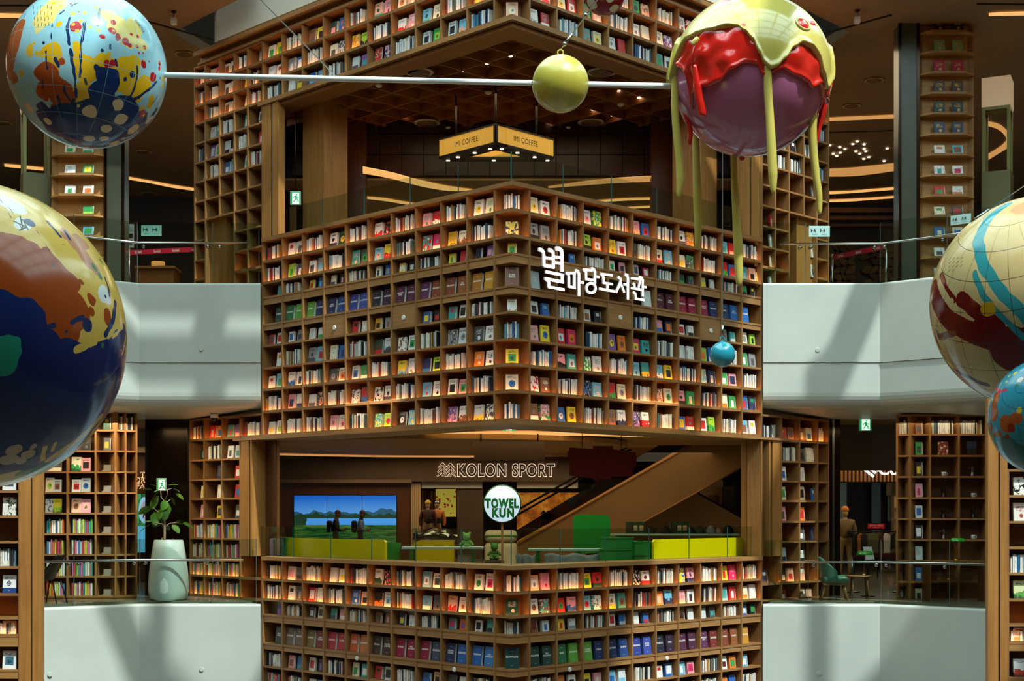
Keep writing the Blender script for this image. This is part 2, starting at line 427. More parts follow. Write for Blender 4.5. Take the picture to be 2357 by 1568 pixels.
# ------------------------------------------------------------------ book materials and book builders
PAL = {'w': ('#e9eae7', 'white'), 'i': ('#e6dcc0', 'cream'), 'k': ('#1d1c20', 'black'), 'g': ('#8e9192', 'grey'), 'l': ('#cdd6d9', 'silver'),
       'r': ('#c22a2c', 'red'), 'm': ('#6b2030', 'maroon'), 'p': ('#e39aa6', 'pink'), 'h': ('#cf2a62', 'magenta'), 'o': ('#e0792c', 'orange'),
       'y': ('#e6cc35', 'yellow'), 'd': ('#d3a02e', 'mustard'), 'n': ('#25335c', 'navy'), 'b': ('#2b67b4', 'blue'), 'c': ('#6fb6d6', 'azure'),
       't': ('#3f9c9a', 'teal'), 'e': ('#2f9a4e', 'green'), 'f': ('#1f4a3a', 'bottle-green'), 'a': ('#9ccb3c', 'lime'), 'v': ('#7d5aa5', 'violet'),
       'u': ('#8a5a3c', 'brown'), 's': ('#e8b295', 'peach'), 'x': ('#4c5054', 'charcoal')}
def cover_material(i):
    m = mat('cover_motif_%d' % i, '#cccccc', 0.42, spec=0.45); N = NT(m)
    oi = N.new('ObjectInfo'); base = oi.outputs['Color']; rnd = oi.outputs['Random']
    at = N.new('Attribute', attribute_type='OBJECT', attribute_name='accent'); acc = at.outputs['Color']
    o = N.obj(); sp = N.new('SeparateXYZ'); N.put(sp.inputs[0], o); x, z = sp.outputs[0], sp.outputs[2]
    seed = N.new('CombineXYZ'); N.put(seed.inputs[0], N.math('MULTIPLY', rnd, 57.0)); N.put(seed.inputs[1], N.math('MULTIPLY', rnd, 23.0))
    fl = N.new('CombineXYZ'); N.put(fl.inputs[0], x); N.put(fl.inputs[2], z)
    q = N.vmath('ADD', fl.outputs[0], seed.outputs[0]).outputs[0]
    def box_mask(x0, x1, z0, z1):
        a = N.math('MULTIPLY', N.math('GREATER_THAN', x, x0), N.math('LESS_THAN', x, x1))
        return N.math('MULTIPLY', a, N.math('MULTIPLY', N.math('GREATER_THAN', z, z0), N.math('LESS_THAN', z, z1)))
    def disc(cx, cz, r, warp=0.0):
        dx = N.math('SUBTRACT', x, cx); dz = N.math('MULTIPLY', N.math('SUBTRACT', z, cz), 1.25)
        d = N.math('SQRT', N.math('ADD', N.math('MULTIPLY', dx, dx), N.math('MULTIPLY', dz, dz)))
        if warp: d = N.math('ADD', d, N.math('MULTIPLY', N.math('SUBTRACT', N.noise(q, 5.0), 0.5), warp))
        return N.math('LESS_THAN', d, r)
    dark = N.mix(0.75, acc, (0.02, 0.02, 0.025, 1)); pale = N.mix(0.7, base, (0.85, 0.84, 0.8, 1))
    lines = N.math('GREATER_THAN', N.noise(N.scale(q, (3, 1, 26)), 1.6, 1.0), 0.52)
    def title(c, z0=0.26, z1=0.38):
        return N.mix(N.math('MULTIPLY', lines, box_mask(-.34, .3, z0, z1)), c, dark)
    c = base
    if i == 0: c = N.mix(N.math('MULTIPLY', lines, box_mask(-.3, .3, .02, .32)), c, acc); c = N.mix(disc(.08, -.22, .14, .2), c, acc)
    elif i == 1: c = N.mix(disc(0, -.06, .27, .12), c, acc); c = N.mix(disc(.05, -.02, .1, .1), c, dark); c = title(c)
    elif i == 2: c = N.mix(box_mask(-.6, .6, -.6, -.2), c, acc); c = N.mix(disc(-.02, .02, .17, .3), c, dark); c = title(c, .28, .4)
    elif i == 3:
        h = N.math('SUBTRACT', N.noise(q, 3.0), 0.62); c = N.mix(N.math('LESS_THAN', z, h), c, acc)
        h2 = N.math('SUBTRACT', N.noise(q, 5.0), 0.85); c = N.mix(N.math('LESS_THAN', z, h2), c, dark); c = title(c)
    elif i == 4: c = N.mix(N.math('GREATER_THAN', N.noise(q, 4.5, 1.0), 0.54), c, acc); c = N.mix(N.math('GREATER_THAN', N.noise(N.scale(q, (1, 1, -1)), 6.0, 1.0), 0.62), c, pale)
    elif i == 5: c = N.mix(box_mask(-.3, .32, -.3, .18), c, acc); c = N.mix(disc(0, -.1, .16, .25), c, dark); c = title(c)
    N.put(BS(m).inputs['Base Color'], c)
    return m
for i in range(6): cover_material(i)
m = mat('cover_plain', '#888888', 0.5, spec=0.4); N = NT(m); N.put(BS(m).inputs['Base Color'], N.new('ObjectInfo').outputs['Color'])
mat('title_white', '#ece9e2', 0.5); mat('title_gold', '#c9a24a', 0.4, 0.5)
# cover shell: front board, back board and spine (left), one piece; page block separate
_o = [(-.5, -.5), (.5, -.5), (.5, -.40), (-.44, -.40), (-.44, .40), (.5, .40), (.5, .5), (-.5, .5)]
def shell(m):
    v = [(x, y, -.5) for x, y in _o] + [(x, y, .5) for x, y in _o]; n = 8
    f = [tuple(range(n - 1, -1, -1)), tuple(range(n, 2 * n))] + [(i, (i + 1) % n, n + (i + 1) % n, n + i) for i in range(n)]
    return raw_mesh('book_cover', v, f, m)
SHELL = [shell('cover_motif_%d' % i) for i in range(6)]; SHELL_PLAIN = shell('cover_plain')
PAGES = raw_mesh('page_block', [(-.44 + (x + .5) * .92, y * .8, z * .975) for x, y, z in CV], CF, 'paper')
NB = [0]; BOOKS = []; KEEP = 300
def book(fr, x, y, z, w, h, t, base, accent, motif, label, group, tilt=-6.0, yaw=0.0, title=None, name='book', plain=False):
    """a book standing face out; x, y, z = middle of its lower front edge (made at the end, the largest in view first)"""
    a = math.radians(tilt); yw = math.radians(yaw)
    R = Matrix.Rotation(fr.a + yw, 4, 'Z') @ Matrix.Rotation(a, 4, 'X')
    loc = fr.p(x, y, z) + (R @ Vector((0, t / 2, h / 2))) + Vector((0, 0, t * 0.5 * abs(math.sin(a))))
    u, v = CX + F * loc.x / loc.y, HY - F * (loc.z - EYE) / loc.y
    inside = -5 < u < 2362 and -5 < v < 1573
    hid = math.hypot(u - 1727, v - 180) < 170 or math.hypot(u - 1663, v - 816) < 28 or math.hypot(u - 202, v - 160) < 176
    size = w * h * abs(math.cos(fr.a + math.atan2(loc.x, loc.y))) * (F / loc.y) ** 2
    BOOKS.append((size * (1.0 if inside and not hid else 0.0) * (1.35 if title else 1.0), loc, R, (w, t, h), base, accent, motif, label, group, title, name, plain, inside))
def make_books():
    order = sorted(BOOKS, key=lambda b: -b[0])
    for i, (size, loc, R, (w, t, h), base, accent, motif, label, group, title, name, plain, inside) in enumerate(order):
        if i >= KEEP or size == 0.0:
            b = len(UV); M = Matrix.Translation(loc) @ R
            for q in CV: UV.append(M @ Vector((q[0] * w, q[1] * t, q[2] * h)))
            UF.extend(tuple(b + k for k in q) for q in CF); UC.append(rgb(base)); b = len(UV)
            for q in CV: UV.append(M @ Vector((0.012 + q[0] * w, q[1] * t * .8, q[2] * h * .95)))
            UF.extend(tuple(b + k for k in q) for q in CF); UC.append(rgb('#dcd9cf')); b = len(UV)
            s1, s2, dz = ((.6, .4, -.12), (.9, .3, -.3), (.5, .25, .2), (.7, .6, 0), (.4, .5, -.1), (.62, .5, -.08))[motif]
            for q in CV: UV.append(M @ Vector((q[0] * w * s1, (q[1] * .2 - .42) * t - .001, (q[2] * s2 + dz) * h)))
            UF.extend(tuple(b + k for k in q) for q in CF); UC.append(rgb(accent))
            continue
        me = SHELL_PLAIN if plain else SHELL[motif]
        o = bpy.data.objects.new(name, me); COL.objects.link(o); o.location = loc; o.rotation_euler = R.to_euler(); o.scale = (w, t, h)
        o.color = rgb(base); o['accent'] = [float(q) for q in rgb(accent)[:3]]
        tag(o, label, 'book', group)
        c = bpy.data.objects.new('page_block', PAGES); COL.objects.link(c); c.parent = o
        if title:
            me = text_mesh(title, 'title_white', 0.03, 1.08, 0.95)
            q = bpy.data.objects.new('title', me); COL.objects.link(q); q.parent = o; q.location = (0, -0.53, 0.05)
            lines_ = title.count('\n') + 1; hh = 0.10 * lines_
            q.scale = (min(0.86 / me['w'], 1.1 * hh * h / w / me['h']), 1, hh / me['h'])
            q2 = bpy.data.objects.new('imprint', cube_mesh('title_white')); COL.objects.link(q2); q2.parent = o; q2.location = (0, -0.52, 0.32); q2.scale = (0.24, .02, 0.010)
            q2 = bpy.data.objects.new('imprint', cube_mesh('title_white')); COL.objects.link(q2); q2.parent = o; q2.location = (0, -0.52, -0.36); q2.scale = (0.14, .02, 0.012)
        NB[0] += 1
# upright books: too many to pick apart, gathered into one mesh with a colour for each
UV, UF, UC = [], [], []
SP_DAY = ['#ecece8', '#f0efea', '#e6e8e6', '#dfe4e6', '#f2f1ec', '#ebedea', '#f0eee8', '#e6e9e8', '#efece4', '#e0e6e8', '#2b2b2e', '#1f2730', '#e0d9c6', '#b9c4c8', '#ebe7dc', '#3b4a5c', '#d9d2c0', '#8d2f2c', '#4f6f78', '#c9c2ae', '#27364f', '#b8863c', '#6b7a6a', '#e2e0dc', '#dedbd0', '#554a44']
SP_BLUE = ['#2e5a94', '#ecece8', '#eef0ee', '#e6eaec', '#f0eee8', '#dfe6ea', '#23344f', '#e0dedb', '#78a5c4', '#cfd6da', '#1d2c40', '#3f8fb0', '#d8d4c8', '#e5e5e2', '#1f5f8a', '#eeeae0']
SP_MIX = ['#d8b43a', '#c23b3b', '#3a9a9c', '#e3dfd2', '#4d7fb0', '#d46aa0', '#e0e2dd', '#6aa84f', '#e07a35', '#2c4f8a', '#efe9da', '#c8cf5a', '#dcdcd6', '#d9d4c6']
def upright(fr, x, y, z, t, d, h, col, lean=0.0):
    b = len(UV); sl = math.tan(lean) * h
    for X in (x, x + t):
        for Y in (y, y + d):
            for Z, s in ((z, 0), (z + h, sl)): UV.append(fr.p(X + s, Y, Z))
    UF.extend(tuple(b + i for i in q) for q in CF); UC.append(rgb(col))
def row_of_books(fr, x0, x1, y, z, hmax, pal=None, thick=(0.018, 0.038), gap=0.007, lean_p=0.0, jit=0.03):
    pal = pal or SP_DAY; x = x0
    while True:
        t = random.uniform(*thick)
        if x + t > x1: break
        h = hmax * random.uniform(0.82, 1.0)
        ln = random.choice((0.12, 0.2, -0.1)) if random.random() < lean_p else 0.0
        upright(fr, x, y + random.uniform(0, jit), z + 0.001, t, random.uniform(0.14, 0.17), h, random.choice(pal), ln)
        x += t + gap * random.uniform(0.3, 2.0) + abs(math.tan(ln)) * h * 0.4
def cname(k): return PAL[k][1]
def cell_books(fr, spec, x0, x1, z, h, side, group, where, depth=0.3, front=0.05):
    """fills a cell: 'S' upright row, or one or two face-out books such as 'wr by'"""
    w = x1 - x0
    if spec[0] == 'S':
        pal = {'S': SP_DAY, 'Sb': SP_BLUE, 'Sm': SP_MIX}[spec[:2] if len(spec) > 1 else 'S']
        a, b = (0.03, w - 0.13) if side == 'L' else ((0.13, w - 0.03) if side == 'R' else (0.05, w - 0.05))
        row_of_books(fr, x0 + a, x0 + b, front, z, min(h * 0.80, 0.285), pal)
        return
    toks = spec.split()
    bh = min(h * 0.80, 0.285) ; bw = bh * 0.70
    if side == 'L': xs = [0.165, 0.43]
    elif side == 'R': xs = [w - 0.43, w - 0.165]
    else: xs = [w * 0.3, w * 0.72]
    xs = [q * (w / 0.6 if w < 0.6 else 1) for q in xs]
    bw = min(bw, w * 0.36)
    for j, tk in enumerate(toks):
        if tk == '.': continue
        mo = (ord(tk[0]) * 7 + ord(tk[1]) * 3 + int(x0 * 10) + int(z * 7) + j) % 6
        hh = bh * random.uniform(0.86, 1.0); ww = bw * random.uniform(0.94, 1.06)
        pos = '' if len(toks) == 1 else ('left-hand ' if j == 0 else 'right-hand ')
        col = cname(tk[0]) + (' and ' + cname(tk[1]) if tk[0] != tk[1] else '')
        if len(toks) == 1 and side in 'LR': xx = xs[1 if side == 'L' else 0]
        elif side == 'C' or len(toks) == 1: xx = w / 2
        else: xx = xs[j]
        book(fr, x0 + xx, front + 0.02, z + 0.001, ww, hh, random.uniform(0.025, 0.055), PAL[tk[0]][0], PAL[tk[1]][0], mo,
             pos + col + ' book, ' + where, group, yaw=random.uniform(-2, 2))
# ------------------------------------------------------------------ bookcases
PT = 0.036     # board thickness
def zL(py, px=1138): return FL.hit(px, py)[1]
def led(fr, x0, x1, z, parent):
    """warm strip tucked behind the front lip of a shelf, shining up the books"""
    return box('led_strip', fr, x0, x1, 0.022, 0.030, z + 0.002, z + 0.012, 'led_warm', parent)
def case(root, fr, xs, bounds, side, depth=0.32, lit=(), top=None, skip=None, uprights=True, back='oak_back', lips=True):
    """xs: upright positions; bounds: list of (floor z, ceiling z) of each row, top row first"""
    x0, x1 = xs[0], xs[-1]; zt = bounds[0][1]; zb = bounds[-1][0]
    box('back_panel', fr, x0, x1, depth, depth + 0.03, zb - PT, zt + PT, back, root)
    if uprights:
        for x in xs: box('upright', fr, x - PT / 2, x + PT / 2, -0.006, depth, zb - PT, zt, 'oak_upright', root)
    for i, (z0, z1) in enumerate(bounds):
        box('shelf', fr, x0, x1, 0.0, depth, z0 - PT, z0, 'oak_shelf', root)
        if i and bounds[i - 1][0] - z1 > PT * 1.6:      # a closed band of drawer fronts between two rows
            for a, b in zip(xs, xs[1:]): box('band_panel', fr, a + PT / 2 + .003, b - PT / 2 - .003, 0.012, 0.03, z1, bounds[i - 1][0] - PT, 'oak_light', root)
        if i in lit:
            led(fr, x0 + PT, x1 - PT, z0, root)
            box('shelf_lip', fr, x0, x1, 0.004, 0.018, z0, z0 + 0.014, 'oak_shelf', root)
def corner_fill(root, bounds, lit, zt, zb, uc, depth_back=0.40):
    """pointed shelves that carry a row round the corner, with a flat back panel set across it"""
    a = uc / math.sqrt(2); hw = 2 * a - depth_back + 0.03
    pts = [(-a, D + a), (0, D), (a, D + a), (hw, D + depth_back), (-hw, D + depth_back)]
    for i, (z0, z1) in enumerate(bounds):
        prism('corner_shelf', pts, z0 - PT, z0, 'oak_shelf', root)
        if i and bounds[i - 1][0] - z1 > PT * 1.6:
            ins = [(-a, D + a + .016), (0, D + .016), (a, D + a + .016), (hw, D + depth_back), (-hw, D + depth_back)]
            prism('corner_band', ins, z1, bounds[i - 1][0] - PT, 'oak_light', root)
        if i in lit:
            for s in (-1, 1):
                fr = FL if s < 0 else FR
                led(fr, *((-uc + .03, -.05) if s < 0 else (.05, uc - .03)), z0, root)
                box('shelf_lip', fr, *((-uc, 0) if s < 0 else (0, uc)), 0.002, 0.018, z0, z0 + 0.016, 'oak_shelf', root)
    box('corner_back', FF, -hw, hw, D + depth_back, D + depth_back + 0.03, zb, zt, 'oak_panel', root)
    for s in (-1, 1):
        fr = FL if s < 0 else FR; x = -uc if s < 0 else uc
        box('corner_cheek', fr, x - .008 + (0.016 if s > 0 else -0.0), x + .008 + (0 if s > 0 else 0.0), 0.03, 0.3, zb, zt, 'oak_panel', root) if False else None
UCN = -FL.hit(1138, 600)[0]                       # half width of the corner cell along each face
ENDU = -FL.hit(604, 600)[0]
XS_L = [-(UCN + (ENDU - UCN) * i / 10) for i in range(10, -1, -1)]
XS_R = [UCN + (ENDU - UCN) * i / 10 for i in range(11)]
FCRN = Frame(0, D, 0)
def cells(table, xs, bounds, fr, side, group, what, lit=()):
    nc = len(xs) - 1
    for r, line in enumerate(table):
        for c, spec in enumerate(s.strip() for s in line.split('|')):
            if not spec or spec == '.': continue
            k = (nc - 1 - c) if side == 'L' else c
            where = '%s cell %s of corner, %s row of %s' % (ORD[k], 'left' if side == 'L' else 'right', ORD[r], what)
            z0, z1 = bounds[r]
            if spec == 'D':
                continue
            cell_books(fr, spec, xs[c] + PT / 2, xs[c + 1] - PT / 2, z0 + (0.012 if False else 0), z1 - z0, side, group, where)
CITY = {'f': '#26433f', 'e': '#2f6b46', 'a': '#5f9a3e', 'n': '#25335c', 'b': '#2c4a86', 'j': '#33408c', 'q': '#3d4f9e', 'k': '#26283a', 'z': '#33243a', 'v': '#4e2a42', 'V': '#5a3057',
        'u': '#7a4030', 'U': '#8a5230', 'o': '#a4682c', 'd': '#bd872b', 'm': '#4a1e2c', 'r': '#8a1f3c', 'R': '#a4303a', 'O': '#b8512c', 'W': '#b06634', 'x': '#3c4347', 't': '#6a5c50', 'T': '#75623f',
        'c': '#2560a8', 'C': '#3576b8', 's': '#3c4660', 'F': '#143f45', 'B': '#1f3f3a', 'w': '#9fb7ba', 'l': '#c9d3d2', 'p': '#7a5647', 'E': '#74302f', 'S': '#3e2a2a'}
CITY_WORD = {'f': 'dark green', 'e': 'green', 'a': 'light green', 'n': 'navy', 'b': 'dark blue', 'j': 'indigo', 'q': 'indigo', 'k': 'black', 'z': 'dark purple', 'v': 'plum', 'V': 'purple', 'u': 'brown', 'U': 'brown',
             'o': 'ochre', 'd': 'gold', 'm': 'dark maroon', 'r': 'crimson', 'R': 'red', 'O': 'orange red', 'W': 'orange', 'x': 'charcoal', 't': 'taupe', 'T': 'olive brown', 'c': 'blue', 'C': 'light blue', 's': 'slate', 'F': 'dark teal', 'B': 'dark green', 'w': 'pale blue', 'l': 'pale grey', 'p': 'brown', 'E': 'dark red', 'S': 'dark brown'}
def city_row(line, xs, z0, z1, fr, side, what, row):
    nc = len(xs) - 1
    for c, spec in enumerate(line.split('|')):
        toks = [s.strip() for s in spec.split(',') if s.strip()]; w = xs[c + 1] - xs[c]; k = (nc - 1 - c) if side == 'L' else c
        for j, tk in enumerate(toks):
            if tk == '.': continue
            key, nm = tk[0], tk[2:].replace('/', '\n')
            pos = [0.165, 0.445] if side == 'L' else [w - 0.445, w - 0.165]
            x = xs[c] + (pos[j] if len(toks) > 1 else pos[1 if side == 'L' else 0])
            h = (z1 - z0) * 0.80
            book(fr, x, 0.045, z0 + 0.001, 0.205, h, 0.055, CITY[key], CITY[key], 0,
                 '%s hardback titled %s, %s cell %s of corner, %s' % (CITY_WORD[key], nm.replace('\n', ' ').title(), ORD[k], 'left' if side == 'L' else 'right', what),
                 'hardbacks with city titles', tilt=-7, title=nm, plain=True, yaw=0)
# --- middle bookcase (parapet of the upper floor)
ZM = [4.815, 4.403, 4.125, 3.607, 3.198, 2.772, 2.361, 1.939, 1.483]
pyM = [488.6, 547.8, 587.7, 662, 720.8, 781.9, 841, 901.6, 967]      # shelf fronts seen beside the corner
zM = [zL(p) for p in pyM]
topM = zL(435.7); capM = zL(430)
bM, up_ = [], topM
for i, z in enumerate(zM):
    bM.append((z, up_)); up_ = z - PT
    if i == 2: up_ = zL(610)
    if i == 3: up_ = zL(680)
botM = zL(976)
root = thing('bookcase', 'middle oak bookcase wrapping the corner below the café balustrade', 'bookcase', (0, D, botM), 'corner bookcases')
litM = (0, 1, 6, 7, 8)
ENDX = XS_L[0]
case(root, FL, XS_L, bM, 'L', lit=litM); case(root, FR, XS_R, bM, 'R', lit=litM)
corner_fill(root, bM, litM, topM, bM[-1][0] - PT, UCN)
def cap(name, z0, z1, out, depth, u0, u1, m, root):
    s = math.sqrt(2); o = out
    def P(u, y, left): return (FL if left else FR).p(-u if left else u, y, 0)
    pts = [xy(P(u0, -o, True)), (0, D - o * s), xy(P(u0, -o, False)), xy(P(u0, depth, False)), (0, D + depth * s), xy(P(u0, depth, True))]
    return prism(name, pts, z0, z1, m, root)
cap('top_board', topM, capM + 0.03, 0.025, 0.6, ENDU, 0, 'oak_shelf', root)
cap('bottom_board', botM - 0.02, bM[-1][0] - PT, 0.03, 1.0, ENDU + 0.95, 0, 'oak_shelf', root)
GM = 'face-out books on the middle bookcase'
TL = '''S|wr lx|S|wn fy|S|wr kr|S|pe rw|S|wy ie
S|ae xw|wx gc|S|ts xe|cs yr|S|tr hw|dy iu|S
tg|S|yr bc|ix kp|S|wf bg|yw kl|S|ye hr|nk vp
.|.|.|.|.|.|.|.|.|.
rx wr|wb gn|wl we|D|rk iw|dk gu|D|by kr|th wk|S
wo|S|gx cr|iw bn|S|fr lx|wu we|S|gx lg|xw wu
wr ce|wb wn|S|xg io|lb ew|S|yc lw|nb ak|S|oi wn
S|pn wn|lx ko|S|wk rb|wk wx|S|cr wk|wk pe|S
ly wa|S|S|pl lp|S|ty ar|kw cy|S|vp wu|ly xw'''.split('\n')
TR = '''iy wr|S|lp ey|S|ps br|S|wx oy|S|ct rs|S
gk gx|S|ak ow|yr wr|S|ir cs|iy xe|S|re br|tc sk
.|. bc|S|we pk|lx hw|S|fe xe|yc lw|S|ek ky
.|.|.|.|.|.|.|.|.|.
lk bc|Sb|lu kl|D|Sb|pb no|wr wk|D|tu tl|ig ak
pe yb|rl ho|Sb|vy ou|hy tk|S|lw ww|ao bw|S|ew gx
Sb|pk tl|ew lg|Sb|cx ty|cw yn|Sb|cy nw|ew pn|S
wr uw|S|kb cs|re ig|S|su ie|pk ei|S|io ew|br ne
uw pe|bw yu|S|ux wn|vk wr|S|by rw|wr ae|S|cu wy'''.split('\n')
cells(TL, XS_L, bM, FL, 'L', GM, 'middle bookcase'); cells(TR, XS_R, bM, FR, 'R', GM, 'middle bookcase')
city_row('f DUBLIN|e BUDAPEST,a SEOUL|a ROMA,n BOSTON|n CEBU/BERLIN,b LONDON|j BRUSSELS,q LONDON|k WARSAW,z AMSTERDAM|v BUENOS/AIRES,v SEVILLA|V SYDNEY,u MILANO|u HELSINKI,U LAS/VEGAS|o SHANGHAI,d BERLIN',
         XS_L, bM[3][0], bM[3][1], FL, 'L', 'middle bookcase', 'fourth')
city_row('w Vincent/Van/Gogh||||.,l STAR|m SEOUL,m JERU/SALEM|r ZURICH,r BANGKOK|r SANTA/CRUZ,n BOSTON|n LIMA,c SAO/PAULO|c CALGARY',
         XS_R, bM[3][0], bM[3][1], FR, 'R', 'middle bookcase', 'fourth')
for c, line in enumerate(('S', 'yn', 'ye', None, 'ww', 'S', 'ye', 'ib', 'S')):
    if not line: continue
    z0, z1 = bM[c]
    if line == 'S': row_of_books(FCRN, -0.12, 0.14, 0.2, z0, min((z1 - z0) * .8, .285), SP_BLUE)
    else: cell_books(FCRN, line, -0.3, 0.3, z0, z1 - z0, 'C', GM, 'in the corner cell, %s row of middle bookcase' % ORD[c], front=0.17)
book(FCRN, 0, 0.15, bM[3][0] + .001, 0.22, (bM[3][1] - bM[3][0]) * .84, 0.05, CITY['p'], CITY['p'], 0, 'brown hardback titled Star Field in the corner cell of middle bookcase', 'hardbacks with city titles', title='STAR\nFIELD', plain=True)
def drawers(table, xs, bounds, fr, side, root, dz=0.0):
    for r, line in enumerate(table):
        for c, spec in enumerate(s.strip() for s in line.split('|')):
            if spec != 'D': continue
            z0, z1 = bounds[r]; a, b = xs[c] + PT / 2 + .004, xs[c + 1] - PT / 2 - .004
            d = box('drawer', fr, a, b, 0.004, 0.03, z0, z1, 'oak_light', root)
            k = lathe('knob', [(0.045, 0), (0.045, 0.01), (0.035, 0.018)], 'white_plastic', None, (0, 0, 0), 16, False)
            k.parent = d; k.matrix_parent_inverse = Matrix.Identity(4)
            M = Matrix.Translation(fr.p((a + b) / 2, 0.004, (z0 + z1) / 2)) @ Matrix.Rotation(fr.a, 4, 'Z') @ Matrix.Rotation(math.radians(90), 4, 'X')
            Md = Matrix.Translation(d.location) @ Matrix.Rotation(fr.a, 4, 'Z') @ Matrix.Diagonal((d.scale[0], d.scale[1], d.scale[2], 1))
            k.matrix_parent_inverse = Md.inverted(); k.matrix_basis = M
drawers(TL, XS_L, bM, FL, 'L', root); drawers(TR, XS_R, bM, FR, 'R', root)
# --- bottom bookcase (parapet of the middle floor)
pyB = [1362.5, 1416.8, 1458.9, 1537.6, 1600.5, 1660]
zB = [zL(p) for p in pyB]; topB = zL(1311); capB = zL(1301.4)
bB, up_ = [], topB
for i, z in enumerate(zB):
    bB.append((z, up_)); up_ = z - PT
    if i == 2: up_ = zL(1480.6)
    if i == 3: up_ = zL(1556)
rootB = thing('bookcase', 'bottom oak bookcase wrapping the corner under the yellow and green counters', 'bookcase', (0, D, bB[-1][0]), 'corner bookcases')
litB = (0, 1)
case(rootB, FL, XS_L, bB, 'L', lit=litB); case(rootB, FR, XS_R, bB, 'R', lit=litB)
corner_fill(rootB, bB, litB, topB, bB[-1][0] - PT, UCN)
cap('top_board', topB, capB, 0.03, 0.6, ENDU, 0, 'oak_light', rootB)
GB = 'face-out books on the bottom bookcase'
BLt = '''S|lp xk|S|lw wy|S|wf kr|S|cw wx|S|we wh
S|wk xg|rw wl|S|bw sk|ko lc|S|cw xk|sr ws|S
vb|S|xl ix|tx pw|S|ux up|ny wl|S|th ov|wk tk
.|.|.|.|.|.|.|.|.|.
S|pu bt|wr kv|S|ie tw|rk lk|S|bx sk|xk wr|S
Sm|S|wr bc|S|S|ek yw|S|S|ow bk|S'''.split('\n')
BRt = '''sw ph|S|ye rf|S|kw wr|S|yb pn|S|yr hp|S
lu tu|re pb|cr wt|ly tu|S|os cn|ps lk|S|ct rw|io lw
um lb|yr lg|S|wr bl|lw br|S|uk wl|lw xt|S|bw ke
.|.|.|.|.|.|.|.|.|.
S|ow wk|yk pi|cb lc|S|wr bw|cw ph|S|wm oe|cw
S|S|wr bc|S|S|ek yw|S|S|ow bk|S'''.split('\n')
cells(BLt, XS_L, bB, FL, 'L', GB, 'bottom bookcase'); cells(BRt, XS_R, bB, FR, 'R', GB, 'bottom bookcase')
city_row('x EDIN/BURG|t PRAGUE,t VENICE|T VALENCIA,E CAPE/TOWN|R BARCELONA,R TAIPEI|O RIO DE/JANEIRO,W LAUSANNE|S OSAKA,S KUALA/LUMPUR|r BUSAN,r MEL/BOURNE|r GENEVA,s MARSEILLE|n HONG/KONG,c DENVER|c VIENNA,C LOS/ANGELES',
         XS_L, bB[3][0], bB[3][1], FL, 'L', 'bottom bookcase', 'fourth')
city_row('B MILANO,f SAN/FRANCISCO|e BARI,a MUNICH|a COPEN/HAGEN,n OSLO|n ATHENS,b DUBAI|j PENANG,q AUCK/LAND|k PORTO,z BALI|v ATLANTA,v TORONTO|V MEXICO/CITY,E ZAGREB|u PARIS,U TAIPEI|d PRAGUE',
         XS_R, bB[3][0], bB[3][1], FR, 'R', 'bottom bookcase', 'fourth')
for c, line in enumerate(('S', 'fi', 'Sb', None, 'cw')):
    if not line: continue
    z0, z1 = bB[c]
    if line[0] == 'S': row_of_books(FCRN, -0.12, 0.14, 0.2, z0, min((z1 - z0) * .8, .285), SP_BLUE)
    else: cell_books(FCRN, line, -0.3, 0.3, z0, z1 - z0, 'C', GB, 'in the corner cell, %s row of bottom bookcase' % ORD[c], front=0.17)
book(FCRN, 0, 0.15, bB[3][0] + .001, 0.22, (bB[3][1] - bB[3][0]) * .84, 0.05, CITY['F'], CITY['F'], 0, 'dark teal hardback titled Suwon in the corner cell of bottom bookcase', 'hardbacks with city titles', title='SUWON', plain=True)
for fr, xs, c in ((FL, XS_L, 4), (FL, XS_L, 8), (FR, XS_R, 1), (FR, XS_R, 5)):
    k = lathe('knob', [(0.04, 0), (0.04, 0.01), (0.03, 0.018)], 'white_plastic', None, fr.p((xs[c] + xs[c + 1]) / 2, 0.01, bB[3][0] - 0.10), 16, False)
    k.rotation_euler = (math.radians(90), 0, fr.a); adopt(k, rootB)
# --- top bookcase (parapet of the storey above)
zT = [FL.hit(606, p)[1] for p in (138.5, 187, 231)]; topT = FL.hit(606, 92)[1]
bT = [(zT[0], topT), (zT[1], zT[0] - PT), (zT[2], zT[1] - PT)]
rootT = thing('bookcase', 'top oak bookcase wrapping the corner above the coffered ceiling', 'bookcase', (0, D, zT[2] - .1), 'corner bookcases')
litT = (0, 1)
case(rootT, FL, XS_L, bT, 'L', lit=litT); case(rootT, FR, XS_R, bT, 'R', lit=litT)
corner_fill(rootT, bT, litT, topT, bT[-1][0] - PT, UCN)
cap('bottom_board', zT[2] - PT - .06, zT[2] - PT, 0.03, 0.5, ENDU + .12, 0, 'oak_shelf', rootT)
cap('lower_rail', zT[2] - PT - .14, zT[2] - PT - .075, -0.05, 0.5, ENDU + .12, 0, 'oak_panel', rootT)
cap('cornice', topT, topT + 0.05, 0.03, 0.4, ENDU + 2.2, 0, 'oak_shelf', rootT)
cap('cornice_rail', topT + 0.05, topT + 0.16, -0.04, 0.4, ENDU + 2.2, 0, 'oak_panel', rootT)
cap('crown_board', topT + 0.16, topT + 0.24, 0.12, 0.4, ENDU + 2.2, 0, 'oak_shelf', rootT)
GT = 'face-out books on the top bookcase'
TLt = '''ie ye|S|ux yk|fp bo|S|st pn|io sw|S|S|wr bk
lw wr|gl bw|S|ix xl|oy ak|S|wr pw|ct ik|S|oy S'''.replace('oy S', 'oy wb').split('\n') + ['S|lw yx|bc cl|S|lx vt|ru np|Sb|lk ea|lk cs|Sb']
